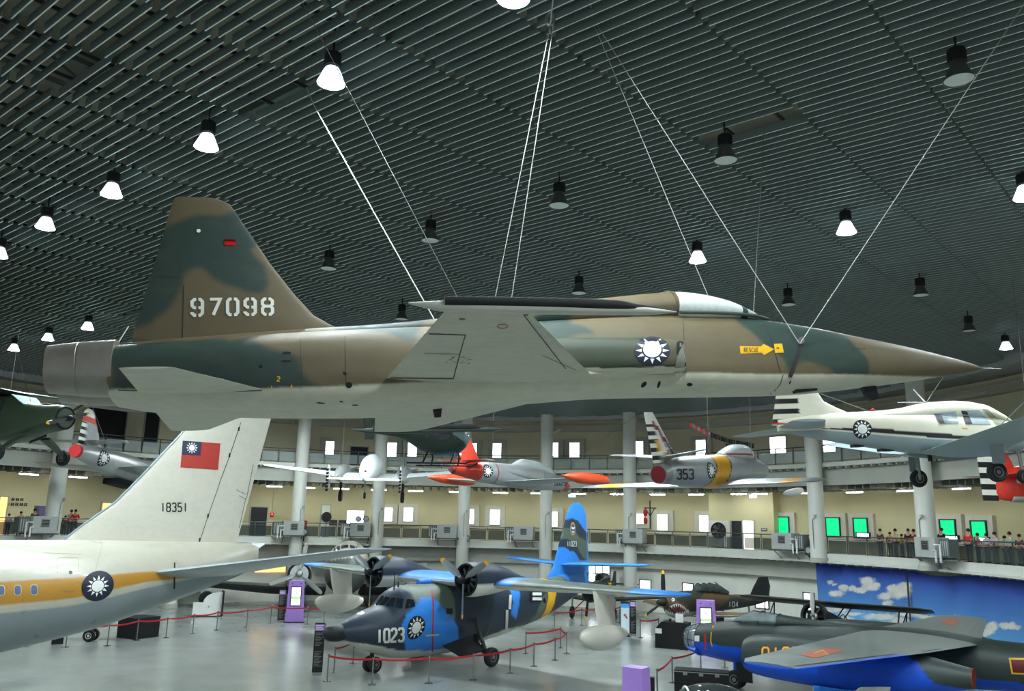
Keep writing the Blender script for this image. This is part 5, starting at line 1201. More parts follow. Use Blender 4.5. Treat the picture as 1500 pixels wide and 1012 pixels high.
wheel(c5, (-9.0, 0, -.62), .22, .14); MB().tube([(-9, 0, -.6), (-8.8, 0, .3)], .06).build('tail_leg', M_steel, c5)
MB().tube([(-9.2, .0, 1.0), (-9.2, 0, .62)], .07, 10).build('tail_light', M_black, c5)

# ================================================================== SILVER JET ON THE LEFT
G8 = Pose(-24.5, 42, 9.2, 82, -6)
g8 = thing('silver_jet', 'silver straight wing jet with red exhaust cover and striped rudder', 'fighter jet', pose=G8)
SG = [(3.68, .58, 1.24, .33, 2, 2), (4.4, .45, 1.36, .45, 2, 2), (5.6, .25, 1.5, .56, 2, 2), (6.6, .05, 1.58, .64, 2, 2), (8.5, -.1, 1.6, .66, 2, 2), (11, .0, 1.45, .6, 2, 2), (13.2, .25, 1.2, .45, 2, 2), (14.4, .4, 1.05, .33, 2, 2)]
bg_ = MB().rings(fuselage(SG, N=70, M=40)); bg_.build('fuselage', M_alu, g8)
MB().lathe([(.36, 0), (.36, -.22), (.01, -.24)], (3.72, 0, .91), (1, 0, 0), 28).build('exhaust_cover', mat('cover_red', (188, 44, 44), .6), g8)
wings(g8, [(.4, 9.6, 2.9, .55, .10), (5.5, 8.9, 1.5, .95, .09)], M_alu, sub=5)
wings(g8, [(.1, 5.3, 1.3, 1.62, .08), (2.25, 4.9, .75, 1.66, .08)], M_alu, 'tailplane', 4)
R = [[(xl - q * ch, t * ch * .09, z) for q, t in airfoil()] for z, xl, ch in [(1.3 + i * .035, np.interp(1.3 + i * .035, [1.3, 3.2, 3.42], [5.9, 4.6, 4.3]), np.interp(1.3 + i * .035, [1.3, 3.2, 3.42], [2.3, .95, .4])) for i in range(61)]]
def cg(P):
    c = np.tile(np.array(SIL), (len(P), 1)); r = P[:, 0] < 4.02 + (P[:, 2] - 1.3) * .04; c[(np.floor((P[:, 2] - 1.35) / .2) % 2 == 0) & r & (P[:, 2] < 2.6)] = BLK; c[(np.floor((P[:, 2] - 1.35) / .2) % 2 == 1) & r & (P[:, 2] < 2.6)] = WHT
    c[(P[:, 2] > 2.65) & (P[:, 2] < 2.95)] = RED; c[P[:, 2] > 2.95] = WHT; return c
MB().rings(R).build('tail_fin', M_silver, g8, colv=cg)
skg = Skin(bg_); c = G8.side(154, 671, -.6); roundel(skg, g8, (c[0], 0, c[1] + .0), -1, .46, off=.012, navy=mat('roundel_black', (20, 21, 24), .5))
MB().box(7.2, 9.2, -.5, .5, -.35, .0).build('speed_brake', M_blackm, g8)

# ================================================================== GREEN HIGH-WING AIRCRAFT (left edge)
BV = Pose(-19., 33, 9.6, -20)
bv = thing('liaison_aircraft', 'dark green high wing propeller aircraft hanging at the left edge', 'aircraft', pose=BV)
M_bv = mat('olive_green_paint', (52, 66, 50), .35, var=.12, scale=3, coat=.2)
MB().rings(fuselage([(1.42, .02, .90, .44, 2, 2), (1.1, -.06, 1.0, .52, 2, 2), (.5, -.14, 1.0, .55, 2, 2), (-.3, -.34, 1.06, .60, 2.6, 3), (-1.2, -.5, 1.42, .66, 3, 3.4), (-3.2, -.5, 1.5, .66, 3, 3.4), (-5, -.2, 1.25, .45, 2.6, 2.6), (-7.5, .3, .9, .15, 2, 2)], N=70, M=44)).build('fuselage', M_bv, bv)
MB().rings([[(x, r * math.cos(t), .46 + r * math.sin(t)) for t in np.linspace(0, 2 * PI, 36, endpoint=False)] for x, r in ((1.40, .47), (1.46, .44), (1.42, .38), (1.15, .38), (1.14, .02))], False, True).build('cowl_opening', M_blackm, bv)
for k in range(9):
    t = 2 * PI * k / 9; MB().lathe([(.06, 0), (.07, .05), (.05, .22)], np.array([1.26, .14 * math.cos(t), .46 + .14 * math.sin(t)]), (0, math.cos(t), math.sin(t)), 8).build('engine_cylinder', M_hubd, bv)
prop(bv, (1.55, 0, .45), (1, 0, 0), 1.02, 2, mat('propeller_dark', (70, 78, 74), .4), M_btip, M_hubd, phase=rad(-18), chord=.18, hubr=.11, hublen=.3)
wings(bv, [(.0, -1.0, 1.6, 1.52, .12), (6.5, -1.0, 1.5, 1.72, .11), (6.9, -1.3, .9, 1.73, .1)], M_bv, sub=6)
MB().add([(-.35, .5, 1.0), (-.35, -.5, 1.0), (-1.0, -.58, 1.42), (-1.0, .58, 1.42), (-.37, .5, .98), (-.37, -.5, .98), (-1.02, -.58, 1.40), (-1.02, .58, 1.40)], [(0, 1, 2, 3), (7, 6, 5, 4), (0, 4, 5, 1), (1, 5, 6, 2), (2, 6, 7, 3), (3, 7, 4, 0)]).build('windscreen', mat('windscreen_glass', (170, 184, 182), .06, alpha=.8), bv, smooth=False)
for s in (-1, 1):
    MB().box(-2.6, -1.3, s * .665 - .015, s * .665 + .015, .75, 1.3).build('cabin_window', M_glassd, bv, smooth=False)
    MB().tube([(-1.5, s * .62, -.3), (-1.3, s * 3.2, 1.5)], .05, 8).build('wing_strut', M_bv, bv)
    MB().rings([[(-.1 + dx * ch, s * y + 0, z) for dx in (-.5, .5)] + [(-.1 + .5 * ch, s * y, z + .1), (-.1 - .5 * ch, s * y, z + .1)] for y, z, ch in ((.5, -.35, .55), (1.0, -.65, .4), (1.42, -.95, .25))]).build('main_leg', M_bv, bv)
    wheel(bv, (-.12, s * 1.5, -1.0), .33, .22)
MB().tube([(.2, .25, -.2), (-.3, .35, -.32), (-.7, .36, -.42)], .06, 8).build('exhaust_pipe', M_black, bv)
MB().rings(fuselage([(.6, .92, 1.02, .05), (.3, .9, 1.1, .10), (-.1, .95, 1.06, .05)], N=8, M=14)).build('air_scoop', M_black, bv)
MB().rings([[(xl - q * ch, t * ch * .1, z) for q, t in airfoil()] for z, xl, ch in ((.7, -6.3, 1.5), (2.0, -7.0, .8))]).build('tail_fin', M_bv, bv)
wings(bv, [(.05, -6.6, 1.1, .75, .1), (2.4, -6.8, .8, .75, .1)], M_bv, 'tailplane', 3)

# ================================================================== GREEN HELICOPTER
HP = Pose((650 - 750) / 1200 * 36, 36, 9.75, -8)
he = thing('helicopter', 'small dark green helicopter hanging behind the fighter wing, partly hidden', 'helicopter', pose=HP)
M_he = mat('helicopter_green', (38, 52, 46), .4, var=.1)
MB().rings(fuselage([(1.24, .1, .3, .12, 2, 2), (1.1, -.2, .6, .4, 2, 2), (.6, -.5, .95, .62, 2, 2), (-.1, -.55, 1.1, .68, 2, 2), (-.8, -.4, 1.0, .55, 2, 2), (-1.4, -.05, .75, .3, 2, 2), (-1.9, .2, .6, .15, 2, 2), (-3.4, .4, .62, .07, 2, 2)], N=60, M=40)).build('body', M_he, he)
MB().rings(fuselage([(1.27, .1, .32, .12, 2, 2), (1.13, -.14, .6, .41, 2, 2), (.85, -.22, .84, .57, 2, 2), (.62, -.1, .93, .63, 2, 2)], N=14, M=32)).build('nose_bubble', mat('bubble_glass', (150, 170, 170), .08, alpha=.5), he)
for s in (-1, 1):
    o = MB().lathe([(.30, 0), (.28, .02), (.01, .03)], (.28, s * .655, .32), (0, s, 0), 20).build('door_window', M_glassd, he)
    MB().lathe([(.24, 0), (.22, .02), (.01, .03)], (-.42, s * .62, .35), (-.1, s, 0), 18).build('door_window', M_glassd, he)
    MB().tube([(1.5, s * .8, -.82), (1.25, s * .8, -.95), (-1.3, s * .8, -.95)], .035, 8).build('skid', M_black, he)
    for x in (.7, -.5): MB().tube([(x, s * .4, -.45), (x, s * .62, -.6), (x - .1, s * .8, -.95)], .04, 8).build('skid_strut', M_black, he)
MB().tube([(-.1, 0, 1.0), (-.1, 0, 1.5)], .08).build('rotor_mast', M_hubd, he)
for k in range(4):
    t = rad(20 + 90 * k); MB().beam((-.1 + .2 * math.cos(t), .2 * math.sin(t), 1.48), (-.1 + 1.6 * math.cos(t), 1.6 * math.sin(t), 1.42), .14, .02).build('rotor_blade', M_hubd, he)
MB().rings([[(xl - q * ch, t * ch * .1, z) for q, t in airfoil()] for z, xl, ch in ((.1, -3.1, .4), (.6, -3.0, .5), (1.1, -3.3, .35))]).build('tail_fin', M_he, he)

# ================================================================== WHITE LOW-WING AIRCRAFT (hung right)
BE = Pose(10.64 * .985, 19.5, 8.55, 6, 3)
be = thing('touring_aircraft', 'white low wing propeller aircraft with black stripe and striped rudder', 'aircraft', pose=BE)
M_be = mat('touring_paint', None, .35, var=.05, scale=3, attr=True)
BW, BG = lin((206, 202, 182)), lin((138, 152, 154))
SB = [(1.95, -.25, .30, .30, 2.2, 2.2), (1.5, -.32, .42, .42, 2.4, 2.4), (.9, -.34, .55, .5, 2.6, 2.6), (0, -.33, .62, .54, 2.8, 2.6), (-.8, -.30, .70, .53, 2.6, 2.5), (-1.5, -.22, .72, .47, 2.3, 2.4), (-2.5, -.06, .70, .34, 2.1, 2.2), (-3.4, .10, .66, .2, 2, 2), (-4.25, .28, .56, .06, 2, 2)]
bb = MB().rings(fuselage(SB, N=160, M=120))
blk = lambda pts: interp(*zip(*[BE.side(a, b, y) for a, b, y in pts]))
sb1 = blk([(1205, 627, -.25), (1264, 626.5, -.42), (1340, 632, -.5), (1425, 639, -.54)]); sb2 = blk([(1205, 627.5, -.25), (1264, 632, -.42), (1340, 638.5, -.5), (1425, 645.5, -.54)])
sx0, sx1 = BE.side(1205, 627, -.25)[0], BE.side(1426, 640, -.54)[0]
def cbe(P):
    c = np.tile(np.array(BW), (len(P), 1)); X, Z = P[:, 0], P[:, 2]; xs_ = np.linspace(-4.3, 2, 120)
    a = np.interp(X, xs_, [sb1(q) for q in xs_]); b = np.interp(X, xs_, [sb2(q) for q in xs_]); c[Z < b - .03] = BG; c[(Z < a) & (Z > b) & (X > sx0) & (X < sx1)] = BLK; return c
bb.build('fuselage', M_be, be, ang=50, colv=cbe)
ca = MB().rings(fuselage([(1.55, .32, .38, .25, 2, 2), (1.2, .35, .62, .40, 2.2, 2), (.75, .4, .84, .46, 2.4, 2), (.1, .4, .92, .48, 2.6, 2), (-.6, .4, .88, .46, 2.4, 2), (-1.3, .4, .76, .40, 2.2, 2), (-2.1, .4, .70, .28, 2, 2)], N=60, M=60))
ca.build('cabin_roof', mat('touring_white', (206, 202, 182), .35), be)
skbe = Skin(bb, ca)
zb = lambda q: (q[0] / 3.75 + 1100, q[1] / 3.75 + 530)
M_bwin = mat('cabin_glass', (150, 162, 164), .07, var=.2, scale=5)
for q in ([(1002, 284), (1125, 270), (1140, 338), (1038, 340)], [(1152, 268), (1252, 264), (1318, 344), (1180, 342)]):
    o = skbe.px_shape(BE, [quad4(*[zb(p) for p in q], n=8)], off=.012).build('cabin_window', M_bwin, be)
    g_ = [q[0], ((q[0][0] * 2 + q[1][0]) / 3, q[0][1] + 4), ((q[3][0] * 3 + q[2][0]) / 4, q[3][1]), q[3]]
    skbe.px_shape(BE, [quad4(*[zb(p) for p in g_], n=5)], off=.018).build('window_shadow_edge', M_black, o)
skbe.px_shape(BE, [quad4(*[zb(p) for p in [(1268, 258), (1300, 262), (1405, 350), (1345, 344)]], n=8)], off=.012).build('windscreen', mat('windscreen_tan', (150, 152, 130), .08, alpha=.9), be)
skbe.px_shape(BE, [quad4(*[zb(p) for p in [(1392, 357), (1430, 356), (1470, 374), (1440, 376)]], n=5)], off=.012).build('antiglare_panel', M_black, be)
c = BE.side(1264.5, 628, -.4); roundel(skbe, be, (c[0], 0, c[1]), -1, .215, off=.01, navy=mat('roundel_black', (20, 21, 24), .5))
skbe.px(BE, [zb((1158, 366)), zb((1190, 368))], 1.6, off=.012).build('door_placard', mat('marking_orange', (220, 130, 60), .5), be)
BT = lin((200, 197, 178))
def wbe(x, y, z): return BG
wings(be, [(.3, 1.2, 2.2, -.30, .13), (1.2, .75, 1.75, -.20, .13), (4.9, .35, 1.05, .34, .12), (5.1, .1, .6, .36, .1)], M_be, sub=10, colf=wbe)
def zsec(z): return np.interp(z, [.45, .62, .82, .97, 1.23, 1.6], [-2.0, -2.3, -2.76, -3.05, -3.2, -3.36]), np.interp(z, [.3, 1.6], [-4.42, -4.1])
R = []
for z in np.linspace(.42, 1.6, 70):
    xl, xt = zsec(z); ch = xl - xt; xq = np.r_[np.linspace(1, .03, 34), 0]; up = [(xl - q * ch, .5 * .08 * ch * afd(q), z) for q in xq]; R.append(up + [(p[0], -p[1], p[2]) for p in up[-2:0:-1]])
def cbf(P):
    c = np.tile(np.array(BW), (len(P), 1)); hx = BE.side(1169, 600, 0)[0]; r = P[:, 0] < hx + (P[:, 2] - .8) * .05
    k = np.floor((P[:, 2] - .45) / .118) % 2; c[r & (k == 0)] = BLK; return c
ft = MB().rings(R); oft = ft.build('tail_fin', M_be, be, colv=cbf); skt = Skin(ft)
t_ = text2('2058', 5.5, 1.2, gap=.3, aspect=.8); skt.px_shape(BE, [([(1187 + a, 570.5 - b) for a, b in t_[0]], t_[1])], off=.01).build('fin_number', M_black, oft)
ste = wings(be, [(.12, -3.15, 1.15, .36, .08), (1.72, -3.95, .75, .34, .08)], M_be, 'tailplane', 6, colf=wbe)
MB().beam((-4.35, -.55, .40), (-4.75, -.95, .37), .12, .03).build('tail_ribbon', M_red, be)
for s in (-1, 1):
    wheel(be, (0, s * 1.45, -.84), .22, .15)
    MB().tube([(0, s * 1.40, -.84), (.0, s * 1.45, -.2)], .045, 10).build('main_leg', M_steel, be)
    MB().box(-.14, .16, s * 1.56 - .012, s * 1.56 + .012, -.66, -.22).build('gear_door', mat('touring_grey', (138, 152, 154), .4), be, smooth=False)
wheel(be, (1.75, 0, -.9), .17, .12); MB().tube([(1.75, 0, -.9), (1.7, 0, -.25)], .04).build('nose_leg', M_steel, be)
MB().tube([(-.45, 0, .85), (-.75, 0, 1.22)], [.02, .01]).build('roof_antenna', M_white, be)
MB().tube([(.2, 0, .9), (-1.2, .0, .92)], .006).build('wire_antenna', M_white, be)
MB().lathe([(.05, 0), (.05, .05), (.02, .08)], (-1.85, 0, .70), (0, 0, 1), 12).build('beacon', mat('beacon_red', (196, 20, 20), .3), be)
for x, w_ in ((-2.35, .12), (-1.65, .16)): MB().box(x - w_, x + w_, -.1, .1, np.interp(x, [-2.5, -1.5], [-.06, -.22]) - .04, np.interp(x, [-2.5, -1.5], [-.06, -.22]) + .02).build('belly_antenna', M_black, be)
MB().box(-.72, -.64, -.2, -.14, -.5, -.28).build('belly_blade', M_black, be)
prop(be, (2.1, 0, .02), (1, 0, 0), 1.0, 3, M_blade, M_btip, M_alu, phase=.5, chord=.14, hubr=.12)

# ================================================================== RED TRAINER (right edge)
RT = Pose(15.75, 27, 8.25, 4)
rt = thing('training_aircraft', 'red training aircraft with black and white striped rudder at right edge', 'aircraft', pose=RT)
M_rt = mat('trainer_red', (196, 50, 34), .3, var=.08, coat=.3); M_rtw = mat('trainer_white', (214, 212, 200), .4)
MB().rings(fuselage([(.1, -.75, -.1, .06, 2, 2), (.6, -.82, .22, .2, 2, 2), (1.5, -.85, .42, .34, 2, 2), (3.2, -.9, .6, .48, 2, 2), (5, -.9, .6, .5, 2, 2), (6.8, -.6, .35, .35, 2, 2)], N=50, M=36)).build('fuselage', M_rt, rt)
MB().rings(fuselage([(.6, -.84, -.62, .16, 2, 2), (1.5, -.88, -.55, .28, 2, 2), (3.2, -.95, -.5, .40, 2, 2), (5.4, -.95, -.5, .42, 2, 2)], N=20, M=24)).build('belly_panel', mat('trainer_grey', (150, 156, 150), .4), rt)
MB().tube([(.7, -.28, -.18), (3.2, -.50, -.1), (5, -.52, -.1)], .07, 8).build('white_flash', M_rtw, rt)
o = MB().rings([[(xl - q * ch, t * ch * .08, z) for q, t in airfoil()] for z, xl, ch in ((-.75, .35, .5), (0, .95, 1.0), (.5, .75, .8), (.8, .55, .5))]).build('tail_fin', M_rt, rt)
for k in range(9):
    z0 = -.82 + k * .178; MB().rings([[(x - (z - 0) * .05, yy, z) for x, yy in ((.12, -.055), (.12, .055), (-.38, .02), (-.38, -.02))] for z in (z0, z0 + .178)]).build('rudder_stripe', M_black if k % 2 == 0 else M_rtw, rt, smooth=False)
wings(rt, [(.1, 1.0, .8, .0, .1), (1.75, .75, .55, .05, .1)], M_rt, 'tailplane', 4)
wings(rt, [(.3, 4.6, 1.9, -.7, .12), (4.8, 4.2, 1.1, -.3, .11)], M_rt, sub=4)
prop(rt, (6.95, 0, -.1), (1, 0, 0), 1.0, 2, M_blade, M_btip, M_alu, phase=.3, chord=.14)

# suspension wires of the hung aircraft
def hang(lbl, pose, loc, top=None, r=.010):
    p = pose.R @ np.array(loc, float) + pose.t; q = np.array([p[0], p[1], 15.0]) if top is None else np.array(top)
    cable('suspension_cable', lbl, [p, q], r, M_cabled)
hang('wire above the tail cone of the silver jet marked 353', F8, (-6.0, 0, .8)); hang('wire over the canopy of the silver jet marked 353', F8, (-2.4, -.5, .6)); hang('wire at the front of the silver jet marked 353', F8, (-.8, .2, .3))
hang('wire above the roundel of the red tailed jet', T3, (-8, 0, .6)); hang('wire above the nose of the red tailed jet', T3, (-2, 0, .4), at_dist(1000, 560, 57))
hang('left wire above the white twin tailed aircraft', C5, (-3, 2.2, .5)); hang('right wire above the white twin tailed aircraft', C5, (-3, -2.2, .5))
hang('wire above the silver straight wing jet', G8, (6.5, 0, 1.5), at_dist(133, 590, 41)); hang('wire above the green high wing aircraft', BV, (-.6, 0, 1.2), at_dist(25, 515, 34)); hang('rear wire above the green high wing aircraft', BV, (-2.2, .3, 1.5))
hang('wire above the green helicopter', HP, (-.1, 0, 1.4)); hang('rear wire from the tail of the white low wing aircraft up behind the fighter', BE, (-1.9, 0, .70), at_dist(1100, 540, 21)); hang('wire from the roof of the white low wing aircraft', BE, (-.5, 0, .88), at_dist(1390, 540, 20.5))
hang('front wire from the wing root of the white low wing aircraft', BE, (.35, -.75, -.08), at_dist(1530, 560, 18.6)); hang('wire above the red training aircraft', RT, (1.5, 0, .4))

# ================================================================== AIRCRAFT ON THE FLOOR, FURTHER BACK
def Pz(px, py, D, yaw, pitch=0, z=0):
    q = at_dist(px, py, D); return Pose(q[0], q[1], z, yaw, pitch)
# transport with a white roof behind the airliner's tailplane
C7 = Pose(-10.6, 58.3, 3.35, 286, 9)
c7 = thing('transport_aircraft', 'white roofed silver propeller transport behind the airliner tailplane', 'aircraft', pose=C7); c7.scale = (1.2, 1.2, 1.2)
T7, G7 = lin((214, 212, 198)), lin((108, 114, 112))
M_c7 = mat('transport_paint', None, .35, .2, var=.08, scale=3, attr=True)
b7t = MB().rings(fuselage([(.05, -.5, .2, .2, 2, 2), (-.3, -.85, .6, .6, 2, 2), (-1.2, -1.2, 1.15, 1.0, 2, 2), (-2.2, -1.32, 1.62, 1.2, 2, 2), (-4, -1.4, 1.72, 1.3, 2, 2), (-6, -1.2, 1.6, 1.2, 2, 2), (-8, -.5, 1.3, .8, 2, 2), (-9.2, .4, 1.0, .2, 2, 2)], N=110, M=48))
b7t.build('fuselage', M_c7, c7, ang=50, colv=lambda P: np.where((P[:, 2] > .38 + .02 * P[:, 0] * 0)[:, None], np.array(T7), np.array(G7)))
skt7 = Skin(b7t)
class SPose:      # same pose seen from the eye brought into the part's own units
    def __init__(s, p, k): s.R = p.R; s.t = O_ - (O_ - p.t) / k
C7s = SPose(C7, 1.2)
zq = lambda q: (q[0] / 6.744 + 400, q[1] / 6.744 + 780)
for q in ([(628, 142), (662, 132), (664, 168), (630, 176)], [(672, 132), (740, 122), (744, 150), (676, 162)], [(758, 124), (806, 136), (808, 160), (762, 154)], [(812, 140), (828, 148), (830, 164), (814, 160)], [(598, 160), (616, 146), (610, 186), (596, 190)]):
    skt7.px_shape(C7s, [quad4(*[zq(p) for p in q])], off=.02).build('cockpit_window', M_glassd, c7)
skt7.px(C7s, [zq((545, 262)), zq((548, 330))], 1.0, off=.02).build('red_prop_line', M_red, c7)
for o, m_ in wings(c7, [(1.2, -3.2, 4.6, -1.0, .14), (4.4, -3.3, 4.0, -.95, .14), (10.4, -4.8, 2.2, -.45, .11), (11, -5.4, 1.2, -.4, .1)], mat('dark_wing_grey', (62, 68, 66), .45), sub=6): pass
for s in (1, -1):
    no = MB().rings(fuselage([(-1.15, -1.15, .25, .66, 2, 2), (-1.6, -1.25, .35, .76, 2, 2), (-2.4, -1.25, .35, .76, 2, 2), (-4, -1.2, .1, .6, 2, 2), (-6.2, -.95, -.6, .1, 2, 2)], N=30, M=32, yc=s * 2.9), True, True).build('engine_nacelle', M_alu, c7)
    MB().rings([[(x, s * 2.9 + r * math.cos(t), -.45 + r * math.sin(t)) for t in np.linspace(0, 2 * PI, 32, endpoint=False)] for x, r in ((-1.14, .66), (-1.10, .6), (-1.14, .52), (-1.6, .5), (-1.62, .02))], False, True).build('cowl_opening', M_blackm, no)
    for k in range(9): t = 2 * PI * k / 9; MB().lathe([(.08, 0), (.08, .22)], np.array([-1.35, s * 2.9 + .18 * math.cos(t), -.45 + .18 * math.sin(t)]), (0, math.cos(t), math.sin(t)), 8).build('engine_cylinder', M_hubd, no)
    prop(c7, (-.95, s * 2.9, -.45), (1, 0, 0), 1.72, 3, mat('propeller_pale', (170, 172, 168), .35, .4), mat('propeller_pale', (170, 172, 168)), M_alu, phase=rad(100 if s < 0 else 40), chord=.3, hubr=.2)
    wheel(c7, (-2.9, s * 2.9, -1.82), .55, .38); MB().tube([(-2.9, s * 2.9, -1.82), (-2.9, s * 2.9, -.9)], .12).build('main_leg', M_steel, c7)
MB().rings([[(xl - q * ch, t * ch * .1, z) for q, t in airfoil()] for z, xl, ch in ((.6, -6.4, 2.6), (1.8, -7.2, 1.7), (2.5, -7.8, 1.1))]).build('tail_fin', M_pale, c7)
wings(c7, [(.2, -7.4, 1.6, .8, .1), (3.0, -7.9, 1.0, .9, .1)], M_pale, 'tailplane', 4)
wheel(c7, (-8.0, 0, -1.32), .25, .2); MB().tube([(-8.0, 0, -1.3), (-7.8, 0, .0)], .07).build('tail_leg', M_steel, c7)

# shark-mouthed fighter
P4 = Pz(974, 880, dist_for(974, 882, 2.25), 215)
p4 = thing('propeller_fighter', 'brown camouflaged propeller fighter with painted shark mouth, numbered 104', 'fighter', pose=P4)
BRN, DKG, PGR = lin((92, 72, 46)), lin((52, 54, 40)), lin((168, 172, 164))
M_p4 = mat('fighter_camouflage', None, .5, var=.10, scale=3, attr=True)
S4 = [(0, 2.0, 2.5, .25, 2, 2), (-.3, 1.5, 2.62, .40, 2, 2), (-1.0, 1.36, 2.78, .47, 2, 2), (-2, 1.45, 2.84, .5, 2, 2), (-3.4, 1.5, 2.75, .5, 2, 2), (-5, 1.62, 2.55, .4, 2, 2), (-7.5, 1.8, 2.35, .2, 2, 2), (-9, 2.0, 2.2, .04, 2, 2)]
b4 = MB().rings(fuselage(S4, N=110, M=52))
b4.build('fuselage', M_p4, p4, ang=50, colv=lambda P: np.where((P[:, 2] < 1.72 + .004 * P[:, 0])[:, None], np.array(PGR), np.where((np.sin(1.7 * P[:, 0] + 1.2) + np.sin(2.1 * P[:, 2] * 2 + .5 * P[:, 0]) > .1)[:, None], np.array(BRN), np.array(DKG))))
sk4 = Skin(b4); zp = lambda q: (q[0] / 6.66 + 880, q[1] / 6.66 + 860)
mo = sk4.px_shape(P4, [poly2([zp(q) for q in [(625, 235), (660, 190), (740, 156), (800, 178), (858, 238), (790, 270), (700, 268)]])], off=.015).build('shark_mouth', mat('mouth_dark_red', (120, 26, 26), .5), p4, label='painted red shark mouth')
te_ = []
up_ = [(660, 190), (700, 172), (740, 158), (775, 168), (805, 184), (835, 212), (858, 238)]; lo_ = [(630, 236), (665, 255), (700, 268), (745, 270), (790, 268), (825, 254), (858, 238)]
vs, fs = [], []
for L, d in ((up_, 34), (lo_, -34)):
    Q = [np.array(L[0]) + (np.array(L[-1]) - np.array(L[0])) * 0] ; pts = np.array([np.array([np.interp(t, range(len(L)), [p[0] for p in L]), np.interp(t, range(len(L)), [p[1] for p in L])]) for t in np.linspace(0, len(L) - 1, 12)])
    for a, b in zip(pts[:-1], pts[1:]):
        o = len(vs); m = (a + b) / 2 + np.array([0, d]); vs += [zp(a), zp(m), zp(b)]; fs.append((o, o + 1, o + 2))
sk4.px_shape(P4, [(vs, fs)], off=.026).build('shark_teeth', M_white, mo)
v, f = disc(.001, 2.4, 12, 2); e = sk4.px_shape(P4, [([(985.8 + a, 878.5 + b) for a, b in v], f)], off=.02).build('shark_eye', M_white, p4)
v, f = disc(.001, 1.1, 10, 2); sk4.px_shape(P4, [([(985.3 + a, 878.7 + b) for a, b in v], f)], off=.03).build('eye_pupil', M_black, e)
t_ = text2('104', 7.0, 1.2, gap=.3, aspect=.75); sk4.px_shape(P4, [([(1078 + a - 4, 885 - b) for a, b in t_[0]], t_[1])], off=.015).build('side_number', mat('number_white', (214, 216, 206), .5), p4)
prop(p4, (.12, 0, 2.25), (1, 0, 0), 1.72, 3, M_black, M_btip, mat('spinner_dark', (44, 40, 36), .5), phase=rad(90), chord=.24, hubr=.2, hublen=.5)
oc = MB().rings(fuselage([(-2.3, 2.6, 2.85, .2, 2, 2), (-2.8, 2.6, 3.18, .32, 2, 2), (-4.0, 2.6, 3.18, .32, 2, 2), (-5.2, 2.5, 2.75, .15, 2, 2)], N=20, M=24)).build('canopy', mat('canopy_dark', (60, 70, 66), .1, alpha=.8), p4)
for x in (-2.7, -3.2, -3.7, -4.2): MB().tube([(x, .33 * math.cos(t), 2.62 + .58 * math.sin(t)) for t in np.linspace(0, PI, 12)], .03, 6).build('canopy_frame', M_black, oc)
MB().rings([[(xl - q * ch, t * ch * .09, z) for q, t in airfoil()] for z, xl, ch in ((2.1, -7.0, 2.0), (2.9, -7.6, 1.6), (3.45, -8.1, .9))]).build('tail_fin', mat('fighter_dark', (40, 42, 34), .5), p4)
wings(p4, [(.1, -7.4, 1.2, 2.25, .09), (1.9, -7.8, .8, 2.25, .09)], mat('fighter_dark', (40, 42, 34), .5), 'tailplane', 4)
wings(p4, [(.3, -1.9, 2.6, 1.5, .14), (4.1, -2.2, 1.5, 1.84, .11), (4.4, -2.6, .7, 1.86, .1)], M_p4, sub=5, colf=lambda x, y, z: BRN if z > 1.5 + .083 * abs(y) else PGR)
for s in (1, -1): wheel(p4, (-2.1, s * 1.25, .38), .38, .22); MB().tube([(-2.1, s * 1.25, .38), (-2.3, s * 1.3, 1.55)], .06).build('main_leg', M_steel, p4)
wheel(p4, (-7.2, 0, .2), .2, .14); MB().tube([(-7.2, 0, .2), (-7.1, 0, 1.85)], .05).build('tail_leg', M_steel, p4)

# biplane
BP = Pose(15.6, 41.1, 0, 228.7, 12)
bp = thing('biplane', 'dark biplane with white propeller and yellow tailplane before the sky banner', 'biplane', pose=BP)
M_bp = mat('biplane_dark', (34, 38, 34), .45, var=.1); M_ye = mat('biplane_yellow', (224, 156, 40), .5)
wings(bp, [(.0, 1.2, 1.55, 2.83, .15), (4.0, 1.2, 1.5, 2.86, .15), (4.5, 1.0, .9, 2.87, .12)], M_bp, 'upper_wing', 5)
wings(bp, [(.3, .6, 1.45, 1.25, .11), (3.8, .6, 1.4, 1.4, .11), (4.2, .4, .8, 1.42, .1)], M_bp, 'lower_wing', 5)
MB().rings(fuselage([(2.3, 1.6, 2.4, .42, 2, 2), (1.8, 1.4, 2.45, .5, 2, 2), (.2, 1.2, 2.4, .5, 2.4, 2.6), (-1.6, 1.25, 2.35, .46, 2.4, 2.6), (-3.5, 1.5, 2.15, .3, 2.2, 2.4), (-5.6, 1.75, 2.0, .06, 2, 2)], N=50, M=32)).build('fuselage', M_bp, bp)
er = MB().lathe([(.5, -.2), (.62, -.1), (.64, .12), (.58, .2), (.5, .16), (.48, 0)], (2.45, 0, 2.0), (1, 0, 0), 32, cap=False).build('engine_ring', M_black, bp)
for k in range(7): t = 2 * PI * k / 7; MB().lathe([(.07, 0), (.08, .05), (.06, .3)], np.array([2.47, .14 * math.cos(t), 2.0 + .14 * math.sin(t)]), (0, math.cos(t), math.sin(t)), 8).build('engine_cylinder', M_hubd, er)
MB().lathe([(.01, .2), (.15, .15), (.17, .0)], (2.45, 0, 2.0), (1, 0, 0), 16).build('crankcase', M_alu, er)
prop(bp, (2.72, 0, 2.0), (1, 0, 0), 1.05, 2, mat('propeller_white', (206, 208, 202), .35), mat('propeller_white', (206, 208, 202)), M_alu, phase=rad(86), chord=.2, hubr=.09, hublen=.2)
